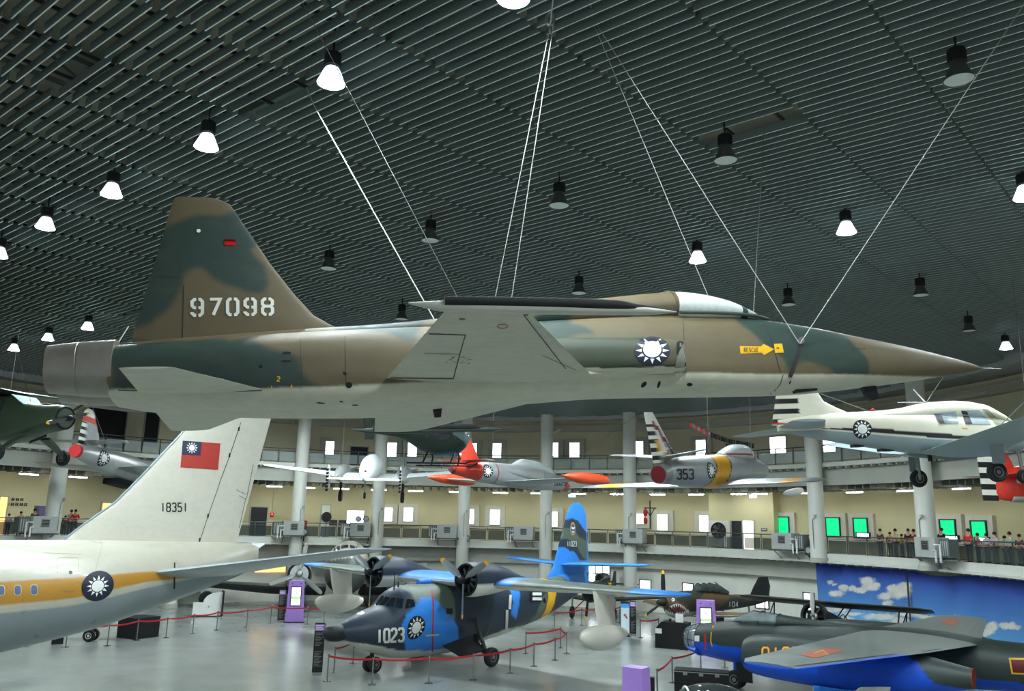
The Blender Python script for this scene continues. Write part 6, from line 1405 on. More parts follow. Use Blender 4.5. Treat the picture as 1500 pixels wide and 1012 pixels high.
for s in (1, -1):
    for x in (.9, -.2): MB().tube([(x, s * 3.1, 1.35), (x - .1, s * 3.2, 2.83)], .035, 6).build('wing_strut', M_black, bp)
    MB().tube([(.9, s * 3.1, 1.35), (-.25, s * 3.2, 2.8)], .03, 6).build('wing_strut', M_black, bp)
    for x in (.7, -.1): MB().tube([(x, s * .42, 2.3), (x + .1, s * .8, 2.83)], .03, 6).build('cabane_strut', M_black, bp)
    wheel(bp, (.9, s * .95, .19), .36, .18); MB().tube([(.9, s * .95, .19), (.7, s * .45, 1.35)], .06).build('main_leg', M_black, bp)
MB().tube([(-1.0, -.3, 2.3), (-1.1, 0, 2.62), (-1.0, .3, 2.3)], .03, 6).build('cockpit_hoop', M_black, bp)
for s in (1, -1): MB().rings([[(-4.3, s * y, 2.42), (-4.3, s * y, 2.36), (xt, s * y, 1.84), (xt, s * y, 1.88)] for y, xt in ((.06, -5.5), (1.3, -5.4), (1.6, -5.0))]).build('tailplane', M_ye, bp, smooth=False)
MB().rings([[(xl - q * ch, t * ch * .09, z) for q, t in airfoil()] for z, xl, ch in ((1.8, -4.6, 1.2), (2.4, -5.0, .8), (2.65, -5.2, .4))]).build('tail_fin', M_bp, bp)
wheel(bp, (-5.2, 0, 1.27), .15, .1); MB().tube([(-5.2, 0, 1.27), (-5.1, 0, 1.8)], .04).build('tail_leg', M_steel, bp)

# dark aircraft behind the flying boat
DK = Pz(864, 868, dist_for(864, 868, 1.83), 250)
dk = thing('radial_engine_aircraft', 'dark green propeller aircraft half hidden behind the flying boat wing', 'aircraft', pose=DK)
M_dk = mat('dark_green_airframe', (44, 52, 46), .45, var=.1)
MB().rings(fuselage([(.2, 1.25, 2.4, .52, 2, 2), (-.2, 1.15, 2.5, .62, 2, 2), (-1.4, 1.15, 2.5, .62, 2, 2), (-3.5, 1.2, 2.6, .55, 2, 2), (-6, 1.5, 2.3, .3, 2, 2), (-8, 1.8, 2.1, .05, 2, 2)], N=50, M=36)).build('fuselage', M_dk, dk)
MB().lathe([(.5, .02), (.46, .06), (.4, .02), (.38, -.3)], (.2, 0, 1.83), (1, 0, 0), 28).build('cowl_opening', M_blackm, dk)
prop(dk, (.35, 0, 1.83), (1, 0, 0), 1.75, 3, M_black, M_btip, M_hubd, phase=rad(36), chord=.26, hubr=.15)
wings(dk, [(.4, -.9, 2.3, 1.25, .13), (5.6, -1.3, 1.2, 1.7, .11), (5.9, -1.7, .5, 1.72, .1)], M_dk, sub=5)
MB().rings(fuselage([(-2.2, 2.4, 2.6, .2, 2, 2), (-2.8, 2.4, 3.0, .34, 2, 2), (-4.4, 2.4, 2.95, .34, 2, 2), (-5.4, 2.3, 2.5, .15, 2, 2)], N=18, M=24)).build('canopy', M_glassd, dk)
MB().rings([[(xl - q * ch, t * ch * .09, z) for q, t in airfoil()] for z, xl, ch in ((1.9, -6.6, 1.6), (2.9, -7.3, .9))]).build('tail_fin', M_dk, dk)
wings(dk, [(.1, -6.7, 1.2, 2.0, .09), (2.0, -7.0, .8, 2.0, .09)], M_dk, 'tailplane', 3)
for s in (1, -1):
    wheel(dk, (-.9, s * 1.5, .4), .4, .24); MB().tube([(-.9, s * 1.5, .4), (-1.0, s * 1.5, 1.4)], .07).build('main_leg', M_steel, dk); MB().tube([(-.9, s * 1.4, .5), (-1.3, s * .6, 1.35)], .04).build('gear_brace', M_red, dk)
wheel(dk, (-7, 0, .18), .18, .12); MB().tube([(-7, 0, .18), (-6.9, 0, 1.75)], .05).build('tail_leg', M_steel, dk)

# jet whose canopy shows at the bottom edge
CJ = Pz(1032, 1006, dist_for(1022, 1000, 1.86), 187)
cj = thing('parked_jet', 'parked jet with clear canopy just showing at the bottom edge', 'jet', pose=CJ)
MB().rings(fuselage([(4.2, .95, 1.1, .06, 2, 2), (2.6, .7, 1.35, .38, 2, 2), (.8, .6, 1.5, .52, 2, 2), (-1, .6, 1.52, .55, 2, 2), (-4, .65, 1.5, .5, 2, 2), (-6, .8, 1.3, .3, 2, 2)], N=50, M=36)).build('fuselage', M_alu, cj)
oc = MB().rings(fuselage([(.95, 1.4, 1.5, .15, 2, 2), (.55, 1.4, 1.74, .34, 2, 2), (-.1, 1.4, 1.86, .42, 2, 2), (-.8, 1.4, 1.78, .36, 2, 2), (-1.25, 1.4, 1.58, .2, 2, 2)], N=30, M=36)).build('canopy', mat('canopy_smoked', (60, 66, 66), .05, alpha=.75, coat=.5), cj)
MB().tube([(.58, .36 * math.cos(t), 1.42 + .345 * math.sin(t)) for t in np.linspace(0, PI, 20)], .03, 8).build('canopy_bow', M_white, oc)
wings(cj, [(.4, .2, 2.2, .85, .1), (2.6, -1.2, 1.0, .85, .1)], M_alu, sub=4)
MB().rings([[(xl - q * ch, t * ch * .09, z) for q, t in airfoil()] for z, xl, ch in ((1.3, -4.2, 1.6), (1.75, -4.9, 1.0))]).build('tail_fin', M_alu, cj)
for p_ in ((2.2, 0, .2), (-1.4, .9, .22), (-1.4, -.9, .22)): wheel(cj, p_, .2, .12); MB().tube([p_, (p_[0], p_[1] * .7, .85)], .04).build('gear_leg', M_steel, cj)

# silver jet hidden behind the airliner's belly: only its nose gear shows
NG = Pz(133, 935, dist_for(133, 939, 0), 4)
ngj = thing('parked_jet', 'parked jet behind the airliner belly, only its nose wheels showing', 'jet', pose=NG)
MB().rings(fuselage([(.8, 1.6, 1.85, .15, 2, 2), (0, 1.4, 2.15, .42, 2, 2), (-2, 1.35, 2.3, .5, 2, 2), (-6, 1.35, 2.3, .5, 2, 2), (-9, 1.5, 2.2, .3, 2, 2)], N=30, M=30)).build('fuselage', M_alu, ngj)
for s in (.28, -.28): wheel(ngj, (0, s, .30), .30, .2, hub=M_white)
MB().tube([(0, 0, .3), (.05, 0, 1.5)], .07).build('gear_leg', M_red, ngj); MB().tube([(0, -.28, .3), (0, .28, .3)], .04).build('axle', M_steel, ngj)
MB().box(-.1, .25, -.55, -.25, .72, 1.05).build('gear_door', M_white, ngj)
wings(ngj, [(.4, -4.2, 1.8, 1.9, .1), (2.6, -5.6, .9, 1.9, .1)], M_alu, sub=3)
for s in (1, -1): wheel(ngj, (-6.5, s * .9, .3), .3, .2); MB().tube([(-6.5, s * .9, .3), (-6.5, s * .4, 1.6)], .06).build('gear_leg', M_steel, ngj)

# ================================================================== BARRIERS
M_chrome = mat('chrome_post', (150, 152, 150), .22, .9); M_belt = mat('red_belt', (168, 28, 34), .6)
def barrier(pix, lbl, grp, closed_to=None, h=.98, labels=None):
    P = [at_z(x, y, 0) for x, y in pix]
    for i, p in enumerate(P):
        t = thing('stanchion', lbl % ordinal(i), 'stanchion', (p[0], p[1], 0), 0, grp)
        MB().lathe([(.01, .0), (.17, .0), (.17, .02), (.05, .045), (.01, .05)], n=20).build('base_plate', M_chrome, t)
        MB().lathe([(.03, .03), (.03, h), (.045, h), (.045, h + .05), (.01, h + .06)], n=12).build('post', M_chrome, t)
        nxt = P[i + 1] if i + 1 < len(P) else closed_to
        if nxt is not None:
            d = np.array([nxt[0] - p[0], nxt[1] - p[1], 0]); L = np.linalg.norm(d)
            pts = [np.array([0, 0, h - .02]) + d * k / 8 - np.array([0, 0, .06 * math.sin(PI * k / 8)]) for k in range(9)]
            pts = [pts[0] + d / L * .04] + pts[1:-1] + [pts[-1] - d / L * .05]
            b = MB()
            for a, c_ in zip(pts[:-1], pts[1:]): b.beam(a, c_, .035, .075)
            b.build('belt', M_belt, t, smooth=False)
def ordinal(i): return 'first second third fourth fifth sixth seventh eighth ninth tenth eleventh twelfth thirteenth'.split()[i]
barrier([(479, 998), (545, 1003), (628, 1001), (693, 996), (747, 986), (782, 976), (813, 967), (830, 957), (821, 949), (770, 957)], 'chrome stanchion with red belt round the flying boat, %s from the left front', 'stanchions round the flying boat')
barrier([(479.6, 990), (489, 985), (517, 971.5)][1:], 'chrome stanchion beside the flying boat nose, %s from the front', 'stanchions beside the flying boat nose')
barrier([(38, 947), (96, 948), (157, 946), (200, 938), (243, 934), (282, 928), (317, 923), (361, 919), (396, 913), (450, 914), (474, 915)], 'chrome stanchion in the line past the airliner, %s from the left edge', 'stanchions past the airliner')
barrier([(812, 921), (852, 916), (884, 913), (908, 912)], 'chrome stanchion beyond the flying boat tail, %s from the left', 'stanchions beyond the flying boat')
barrier([(938, 934), (965, 932)], 'chrome stanchion beside the shark mouthed fighter, %s from the left', 'stanchions near the shark mouthed fighter')
barrier([(963, 1022), (985, 1000), (1027, 985), (1062, 978)], 'chrome stanchion before the green bomber nose, %s from the left', 'stanchions before the bomber')

# ================================================================== KIOSKS, INFORMATION PYLONS, BOXES
M_pur = mat('purple_panel', (158, 122, 200), .5, var=.04); M_scr = mat('screen_white', (236, 244, 240), emis=1.1); M_scrg = mat('screen_green', (150, 206, 128), emis=1.0)
def face(p): return math.atan2(-p[1], -p[0]) + PI / 2      # local -y towards the camera
def kiosk(x, D, lbl, wd=.95, H=2.5, rot=0.):
    q = at_dist(x, 900, D); t = thing('touch_screen_kiosk', lbl, 'kiosk', (q[0], q[1], 0), face(q) + rot, 'purple touch screen kiosks')
    w = wd / 2
    MB().add([(-w - .08, -.3, .04), (w + .08, -.3, .04), (w, -.2, H), (-w, -.2, H), (-w - .08, .3, .04), (w + .08, .3, .04), (w, .3, H), (-w, .3, H)], [(0, 1, 2, 3), (5, 4, 7, 6), (4, 0, 3, 7), (1, 5, 6, 2), (3, 2, 6, 7), (4, 5, 1, 0)]).build('cabinet', M_pur, t, smooth=False)
    MB().box(-w - .14, w + .14, -.36, .36, 0, .05).build('plinth', M_black, t, smooth=False)
    f = MB().box(-w * .68, w * .68, -.285, -.2, .98, 2.16).build('screen_frame', M_black, t, smooth=False)
    MB().box(-w * .58, w * .58, -.292, -.27, 1.04, 2.10).build('screen', M_scr, f, smooth=False)
    MB().lathe([(.001, 0), (w * .46, 0), (w * .46, .006), (.001, .006)], (0, -.2935, 1.82), (0, -1, 0), 24).build('screen_dial', mat('dial_white', (255, 255, 255), emis=1.3), f)
    MB().beam((-.1, -.301, 1.9), (.12, -.301, 1.74), .05, .004, up=(0, -1, 0)).build('dial_mark', mat('dial_mark_grey', (150, 150, 160), .5), f, smooth=False)
    MB().box(-w * .58, w * .58, -.2945, -.29, 1.42, 1.56).build('screen_band', M_scrg, f, smooth=False)
    for k in range(4): MB().box(-w * .45, w * .4, -.2945, -.29, 1.08 + k * .075, 1.11 + k * .075).build('screen_line', M_scrg, f, smooth=False)
    for s in (-1, 1): MB().lathe([(.001, 0), (.035, 0), (.035, .01), (.001, .01)], (s * w * .55, -.21, 2.33), (0, -1, 0), 12).build('speaker_hole', M_black, t)
    return t
kiosk(431.5, dist_for(431.5, 911, 0), 'purple touch screen kiosk behind the left barrier, facing the camera'); kiosk(1034, dist_for(1034, 879, 2.5), 'purple touch screen kiosk above the green bomber nose')
k3 = kiosk(932, dist_for(932, 976, 2.5), 'purple kiosk at the bottom edge, seen from its back corner', .60, 2.5, rot=PI * .86)
M_txt = mat('pylon_text_grey', (120, 124, 124), .6)
def pylon(x, y0, y1, lbl, wd=.42, yaw=0.):
    p = at_z(x, y1, 0); D = math.hypot(p[0], p[1]); q = at_dist(x, y0, D); H = q[2]
    t = thing('information_pylon', lbl, 'sign', (p[0], p[1], 0), face(p) + yaw, 'black information pylons')
    MB().box(-wd / 2 + .03, wd / 2 - .03, -.1, .1, 0, .12).build('foot', M_steel, t, smooth=False)
    MB().box(-wd / 2, wd / 2, -.05, .05, .12, H).build('panel', M_black, t, smooth=False)
    MB().box(-wd / 2 + .02, wd / 2 - .02, -.058, -.05, H - .32, H - .06).build('purple_header', M_pur, t, smooth=False)
    for k in range(3): MB().box(-wd / 2 + .05, wd / 2 - .06 - .05 * (k % 2), -.062, -.057, H - .12 - k * .07, H - .09 - k * .07).build('header_text', M_white, t, smooth=False)
    for k in range(22):
        if k in (9, 10, 11): continue
        MB().box(-wd / 2 + .05, wd / 2 - .05 - .06 * ((k * 7) % 3), -.056, -.05, H - .42 - k * .062, H - .395 - k * .062).build('text_line', M_txt, t, smooth=False)
pylon(464, 912, 989, 'black information pylon standing before the flying boat nose'); pylon(411, 863, 911, 'black information pylon beside the left purple kiosk')
pylon(927.5, 880, 931, 'black information pylon beside the pale poster stand', .36); pylon(1056, 893, 944, 'black information pylon right of the purple kiosk behind the bomber')
p = at_z(916, 932, 0); t = thing('poster_stand', 'pale blue poster stand left of the black pylon', 'sign', (p[0], p[1], 0), face(p))
MB().box(-.27, .27, -.04, .04, .06, 1.98).build('frame', M_black, t, smooth=False); MB().box(-.24, .24, -.05, -.035, .1, 1.85).build('poster', mat('poster_pale', (196, 214, 222), .5), t, smooth=False)
MB().box(-.24, .24, -.055, -.045, 1.62, 1.85).build('poster_sky', mat('poster_blue', (70, 150, 220), .5), t, smooth=False); MB().add([(-.12, -.056, 1.22), (.16, -.056, 1.02), (.0, -.056, 1.3), (.1, -.056, .98)], [(0, 1, 2), (0, 3, 1)]).build('poster_picture', mat('poster_red', (170, 80, 70), .5), t, smooth=False)
MB().box(-.24, .24, -.055, -.045, .1, .2).build('poster_ground', mat('poster_green', (130, 150, 110), .5), t, smooth=False); MB().box(-.3, .3, -.2, .2, 0, .06).build('foot', M_black, t, smooth=False)
def darkbox(x, y, D, wd, dp, H, lbl, yaw=0, slope=False, name='display_plinth'):
    q = at_dist(x, y, D); t = thing(name, lbl, 'box', (q[0], q[1], 0), face(q) + yaw)
    w, d = wd / 2, dp / 2
    if slope: MB().plate([(-w, .02), (w, .02), (w, H), (-w * .6, H), (-w, H * .72)], 1, -d, d).build('body', M_blackm, t, smooth=False)
    else: MB().box(-w, w, -d, d, .02, H).build('body', M_blackm, t, smooth=False)
    MB().box(-w - .01, w + .01, -d - .01, d + .01, 0, .04).build('skirting', M_black, t, smooth=False)
    return t
darkbox(203, 920, dist_for(203, 933, 0), 1.5, 1.4, 1.05, 'black square display plinth behind the barrier under the airliner', .7)
t = darkbox(986, 930, dist_for(986, 949, 0), 1.75, .9, 1.35, 'black plinth with white labels below the shark mouthed fighter', -.25, True)
MB().box(-.86, -.5, -.475, -.452, .75, 1.0).build('label', M_white, t, smooth=False); o = MB().box(.2, .62, -.2, -.18, 1.36, 1.8).build('placard', M_white, t, smooth=False); MB().box(-.2, -.1, -.1, .1, 1.35, 1.5).build('bracket', M_black, t, smooth=False)
t = darkbox(1028, 992, dist_for(1028, 981, .95), 2.05, .8, .95, 'long black flight case behind the barrier below the bomber nose', -.06, name='flight_case')
for z in (.5, .88): MB().box(-1.04, 1.04, -.42, -.40, z, z + .03).build('edge_strip', M_steel if z > .6 else M_black, t, smooth=False)
for x in (-.6, 0, .6): MB().box(x - .08, x + .08, -.43, -.40, .78, .88).build('latch', M_steel, t, smooth=False)
darkbox(953.5, 1008, dist_for(956, 992, .75), .28, .3, .75, 'small black box right of the purple kiosk at the bottom edge', 0, name='equipment_box')
t = darkbox(84.5, 936, dist_for(84.5, 943, 0), .5, .3, .42, 'small black floor sign under the airliner belly', .1, name='floor_sign')
q = at_dist(303, 900, dist_for(303, 903, 0)); t = thing('intake_display', 'white display panel with a dark round opening behind the airliner tail', 'display', (q[0], q[1], 0), face(q) + .1)
arc = [(.62 - 1.0 * math.cos(a) * .62 - .2, 1.45 - .62 * math.sin(a)) for a in np.linspace(0, PI / 2, 8)]
MB().plate([(-.9, .05), (.85, .05), (.85, 1.5), (.66, 1.5)] + [(.66 - .95 * math.sin(a) , 1.5 - .62 * (1 - math.cos(a)) ) for a in np.linspace(.15, PI / 2, 8)] + [(-.9, .9)], 1, -.1, .1).build('panel', M_white, t, smooth=False)
MB().lathe([(.01, 0), (.45, 0), (.5, .1), (.5, .3), (.01, .3)], (-.05, .3, 1.05), (0, 1, 0), 24).build('dark_fan', M_blackm, t); MB().box(.86, .95, -.3, .5, .05, 1.6).build('side_panel', M_black, t, smooth=False)
MB().box(-.95, .9, -.2, .4, 0, .06).build('base', M_black, t, smooth=False); MB().lathe([(.01, 0), (.05, 0), (.05, .02)], (.05, -.1, .62), (0, -1, 0), 12).build('latch', M_steel, t)

# ================================================================== GALLERY FITTINGS
def tang(a): return math.atan2(math.cos(rad(a)), -math.sin(rad(a))) + PI     # local x along the edge, local -y into the hall
acl = [(60, 766, 'far left by the white column'), (429, 772, 'beside the dark door on the left'), (527, 775, 'with two round spotlights on top'), (655, 779, 'left of the sixth column'), (768, 783, 'left of the blue flying boat fin'), (930, 790, 'below the black mast with red balls'), (1151, 797, 'right of the big fan'), (1366, 810, 'in front of the right hand column')]
for i, (x, y, l) in enumerate(acl):
    p = at_cyl(x, y, 28.35); a = ang_of(p); sgn = 1 if x > 1000 else -1
    t = thing('air_conditioner', 'grey white air conditioner box on the gallery edge, ' + l, 'air conditioner', (p[0], p[1], 5.0), tang(a), 'air conditioner boxes on the gallery edge')
    MB().box(-.78, .78, -.45, .45, .08, 1.12).build('cabinet', M_acw, t, smooth=False)
    g = MB().box(-.25, .3, -.475, -.45, .45, .95).build('grille_frame', M_steel, t, smooth=False)
    for k in range(5): MB().box(-.2, .25, -.485, -.475, .5 + k * .085, .55 + k * .085).build('grille_slat', M_black, g, smooth=False)
    MB().box(sgn * 1.15 - .34, sgn * 1.15 + .34, -.2, .4, .1, 1.05).build('coil_box', mat('coil_grey', (96, 104, 102), .5), t, smooth=False)
    for k in range(4): MB().box(sgn * 1.15 - .26 + k * .15, sgn * 1.15 - .2 + k * .15, -.23, -.2, .2, .95).build('coil_fin', M_acw, t, smooth=False)
    for k, dx in enumerate((.0, .22)):
        MB().tube([(sgn * .78, -.5 - .1 * k, .75 - .3 * k), (sgn * (1.2 - dx), -.5 - .1 * k, .75 - .3 * k), (sgn * (1.2 - dx), -.5 - .1 * k, -.15)], .055, 8).build('white_pipe', M_white, t)
    MB().box(-.95, .95, -.5, .6, 0, .07).build('bracket_tray', mat('tray_dark', (70, 72, 70), .6), t, smooth=False)
    for s in (-.7, .7): MB().beam((s, -.4, .02), (s, .55, -.6), .06).build('bracket_arm', M_steel, t, smooth=False)
spl = [(446, 779, 0), (675, 788, 0), (684, 788, 0), (1195, 809, 0), (1184, 806, 0), (525, 760, 1), (536, 760, 1)]
spn_ = ['beside the leftmost visible air conditioner', 'left one of the pair by the sixth column', 'right one of the pair by the sixth column', 'with a clear glass beside the right column', 'dark one left of the clear glass spotlight', 'left one on top of an air conditioner', 'right one on top of an air conditioner']
for (x, y, k), l in zip(spl, spn_):
    p = at_cyl(x, y, 28.4); a = ang_of(p); t = thing('spotlight', 'round spotlight on the gallery edge, ' + l, 'spotlight', (p[0], p[1], p[2]), tang(a), 'spotlights on the gallery edge')
    MB().lathe([(.01, -.26), (.16, -.24), (.22, 0), (.235, .05), (.2, .06), (.15, -.1)], (0, 0, 0), (0, -1, 0), 24, cap=False).build('lamp_can', M_black, t)
    MB().lathe([(.001, .0), (.2, .0), (.2, .03), (.001, .05)], (0, 0, 0), (0, -1, 0), 24).build('lamp_glass', mat('spot_glass', (170, 180, 180), .08), t)
    MB().tube([(-.24, 0, 0), (-.24, .05, -.3), (.24, .05, -.3), (.24, 0, 0)], .025, 6).build('yoke', M_black, t); MB().tube([(0, .05, -.3), (0, .15, -.7 if not k else -.4)], .05, 8).build('stem', M_black, t)
for co_ in [o for o in bpy.data.objects if o.name.startswith('column') and not o.name.startswith('column_')]:
    v0 = co_.data.vertices[0].co; c0 = np.mean([np.array(v.co) for v in co_.data.vertices], 0); d = np.array([HC[0] - c0[0], HC[1] - c0[1]]); d /= np.linalg.norm(d); tt = np.array([-d[1], d[0]])
    b = np.array([c0[0], c0[1]]) + d * .52 + tt * .1
    MB().tube([(b[0], b[1], 5.2), (b[0], b[1], 7.0), (b[0] + .2 * tt[0], b[1] + .2 * tt[1], 7.15)], .025, 6).build('conduit', M_steel, co_)
    MB().lathe([(.09, 0), (.09, .16)], (b[0] + .2 * tt[0], b[1] + .2 * tt[1], 7.15), (0, 0, 1), 10).build('sensor', M_fasc, co_)
# cream wall box with the big fan, doors in it
a0, a1 = ang_of(at_cyl(1039, 770, 33)), ang_of(at_cyl(1134, 770, 33)); bx = []
b = MB()
vs = [cyl(a0, RO, 4.86), cyl(a0, 33, 4.86), cyl(a1, 33, 4.86), cyl(a1, RO, 4.86)]
b.add([tuple(v) for v in vs] + [(v[0], v[1], 9.28) for v in vs], [(0, 1, 5, 4), (1, 2, 6, 5), (2, 3, 7, 6), (3, 0, 4, 7), (4, 5, 6, 7), (3, 2, 1, 0)]); struct(b.build('wall_bay', M_wallc, smooth=False))
door(1072, 763, 1087, 801, M_dkdoor, R=32.95); door(1088.5, 763, 1104, 801, M_bright, R=32.95)
p = at_cyl(1053, 777, 32.4); a = ang_of(p); t = thing('industrial_fan', 'large round fan in a white panel on the lower gallery', 'fan', (p[0], p[1], 4.88), tang(a))
zc = p[2] - 4.88
MB().box(-.82, .82, -.02, .2, .05, 2.0).build('panel', M_white, t, smooth=False)
MB().lathe([(.58, -.02), (.62, .05), (.60, .12), (.54, .05)], (0, -.03, zc), (0, -1, 0), 32, cap=False).build('fan_ring', M_black, t); MB().lathe([(.001, 0), (.57, 0), (.57, .02), (.001, .02)], (0, -.02, zc), (0, -1, 0), 32).build('fan_backing', M_dark, t)
for k in range(6):
    th = 2 * PI * k / 6; MB().add([(.08 * math.cos(th), -.05, zc + .08 * math.sin(th)), (.52 * math.cos(th), -.05, zc + .52 * math.sin(th)), (.52 * math.cos(th + .6), -.10, zc + .52 * math.sin(th + .6)), (.08 * math.cos(th + .6), -.09, zc + .08 * math.sin(th + .6))], [(0, 1, 2, 3)]).build('fan_blade', mat('fan_blade', (70, 74, 72), .4), t, smooth=False)
MB().lathe([(.12, 0), (.1, .1), (.01, .12)], (0, -.04, zc), (0, -1, 0), 16).build('fan_hub', M_black, t)
# mast with two red balls
p = at_cyl(952.5, 770, 28.6); zb0, zt0 = 6.13, at_cyl(952.5, 733, 28.6)[2]
t = thing('signal_mast', 'black mast with crossbar and two red balls on the gallery edge', 'mast', (p[0], p[1], zb0), tang(ang_of(p)))
b = MB(); b.tube([(0, 0, 0), (0, 0, zt0 - zb0)], .045, 8); b.build('pole', M_black, t)
zz = at_cyl(952.5, 744, 28.6)[2] - zb0; MB().beam((-.5, 0, zz), (.5, 0, zz), .07).build('crossbar', M_black, t)
for s in (-1, 1): MB().beam((s * .38, 0, zz), (0, 0, zz - .6), .05).build('brace', M_black, t)
for y_ in (751, 762.5): MB().lathe([(.01, -.28), (.14, -.2), (.17, 0), (.14, .2), (.01, .28)], (-.36, -.05, at_cyl(952.5, y_, 28.6)[2] - zb0), (0, 0, 1), 16).build('red_ball', mat('ball_red', (200, 30, 34), .4), t)
MB().tube([(-.36, -.05, zz), (-.36, -.05, zz - .9)], .015, 6).build('halyard', M_black, t)
# signs
for x, y, l in ((838, 726, 'small lit sign under the upper gallery above the fin tip'), (1103, 727, 'small lit sign under the upper gallery above the fan')):
    p = at_cyl(x, y, 30.5); t = thing('hanging_sign', l, 'sign', p, tang(ang_of(p)), 'lit hanging signs'); MB().box(-.3, .3, -.05, .05, -.12, .12).build('sign_box', mat('sign_lit_blue', (190, 216, 250), emis=1.6), t, smooth=False); MB().tube([(0, 0, .12), (0, 0, .75)], .015, 6).build('hanger', M_steel, t)
p = at_cyl(1119.5, 775.5, 32.94); t = thing('wall_sign', 'small navy sign on the cream wall right of the bright doorway', 'sign', p, tang(ang_of(p))); MB().box(-.24, .24, -.04, .0, -.09, .09).build('plate', mat('sign_navy', (26, 34, 78), .5), t, smooth=False)
for k in range(4): MB().box(-.18 + k * .1, -.12 + k * .1, -.05, -.04, -.04, .04).build('sign_mark', M_white, t, smooth=False)
p = at_cyl(25, 735, RO - .02); t = thing('wall_lettering', 'two rows of dark lettering on the cream wall at far left', 'sign', p, tang(ang_of(p)))
for r, n_, w0 in ((.16, 3, .3), (-.16, 5, .3)):
    for k in range(n_):
        x = (k - (n_ - 1) / 2) * w0; g = MB()
        for s in (-.06, .06): g.box(x + s - .016, x + s + .016, -.03, 0, r - .1, r + .1)
        for s in (-.07, 0, .07): g.box(x - .1, x + .1, -.03, 0, r + s - .014, r + s + .014)
        g.build('character', M_blackm, t, smooth=False)
p = at_cyl(398, 754, RO - .02); t = thing('fire_alarm', 'red fire alarm light on the wall right of the dark door', 'alarm', p, tang(ang_of(p))); MB().box(-.14, .14, -.12, 0, -.18, .18).build('alarm_box', mat('alarm_red', (200, 28, 28), .4), t, smooth=False); MB().lathe([(.08, 0), (.06, .08), (.01, .1)], (0, -.12, .05), (0, -1, 0), 12).build('alarm_lamp', mat('alarm_lamp', (255, 90, 80), emis=2.), t); MB().tube([(0, -.05, .18), (0, -.05, 1.9)], .02, 6).build('conduit', M_steel, t)
p = at_cyl(446, 763, 30.5); t = thing('fire_cabinet', 'red fire cabinet on the lower gallery right of the second column', 'cabinet', (p[0], p[1], 4.87), tang(ang_of(p))); MB().box(-.22, .22, -.12, .12, 0, 1.3).build('cabinet', mat('cabinet_red', (170, 34, 40), .45), t, smooth=False); MB().box(-.16, .16, -.14, -.12, .6, 1.2).build('cabinet_door', mat('cabinet_red', (170, 34, 40), .45), t, smooth=False)
p = at_cyl(478, 757, RO - .1); t = thing('wall_fan', 'dark oval fan standing before the pale door on the left gallery', 'fan', (p[0], p[1], 4.87), tang(ang_of(p))); MB().lathe([(.01, 0), (.4, 0), (.42, .08), (.01, .1)], (0, -.15, p[2] - 4.87), (0, -1, 0), 24).build('fan_head', M_dark, t); MB().tube([(0, -.1, 0), (0, -.1, p[2] - 5.2)], .03, 6).build('fan_stand', M_black, t); MB().lathe([(.3, 0), (.3, .03)], (0, -.1, 0), (0, 0, 1), 16).build('fan_base', M_black, t)
p = at_cyl(495, 763, 33.4); t = thing('notice_board', 'small dark double notice board on the left lower gallery', 'sign', (p[0], p[1], 4.87), tang(ang_of(p)))
for s in (-.38, .38): MB().box(s - .33, s + .33, -.03, .03, .95, 1.4).build('board', M_dkdoor, t, smooth=False); MB().tube([(s, 0, 0), (s, 0, .95)], .03, 6).build('leg', M_steel, t)
p = at_cyl(59, 745, 31.2); t = thing('display_drum', 'purple round display drum on the gallery behind the left column', 'display', (p[0], p[1], 4.87), 0); MB().lathe([(.36, 0), (.36, 1.9), (.34, 1.92)], n=24).build('drum', mat('muted_purple', (124, 112, 160), .5), t); MB().lathe([(.42, 0), (.42, .06)], n=24).build('foot', M_black, t)
# bunting
A = at_dist(1009, 617, 53); B = at_dist(1106, 650, 53); t = thing('bunting', 'string of small red and dark flags above the silver jet marked 353', 'bunting', A)
n_ = 26; b = MB(); b.tube([(B - A) * k / n_ - np.array([0, 0, .25 * math.sin(PI * k / n_)]) for k in range(n_ + 1)], .012, 5); b.build('string', M_black, t)
for k in range(1, n_):
    c_ = (B - A) * k / n_ - np.array([0, 0, .25 * math.sin(PI * k / n_)]); d = (B - A) / np.linalg.norm(B - A)
    MB().beam(c_ - np.array([0, 0, .02]), c_ - np.array([0, 0, .30]), .16 if k % 3 else .11, .012, up=(0, 1, 0)).build('flag', M_red if k < 8 and k % 2 else (M_blackm if k > 8 else mat('flag_grey', (120, 110, 110), .6)), t, smooth=False)
# ================================================================== SKY BANNERS
CL = [(1216, 852, 6, 3), (1223, 856, 4, 2), (1236, 861, 7, 5), (1226, 869, 12, 5), (1250, 862, 8, 4), (1270, 851, 12, 7), (1276, 859, 14, 7), (1262, 864, 10, 4), (1284, 857, 5, 4), (1318, 866, 19, 11), (1298, 873, 13, 6), (1326, 857, 10, 6), (1308, 862, 10, 6), (1300, 885, 9, 6), (1312, 890, 9, 4),
      (1225, 893, 16, 4), (1245, 899, 20, 3), (1238, 908, 14, 5), (1290, 903, 26, 5), (1318, 910, 16, 6), (1300, 915, 24, 5), (1322, 899, 10, 3), (1340, 900, 14, 4), (1358, 904, 16, 3), (1402, 902, 5, 2), (1344, 912, 14, 3), (1452, 917, 10, 7), (1446, 926, 10, 6), (1476, 916, 15, 5), (1486, 919, 12, 4), (1520, 922, 16, 6), (1350, 922, 14, 4)]
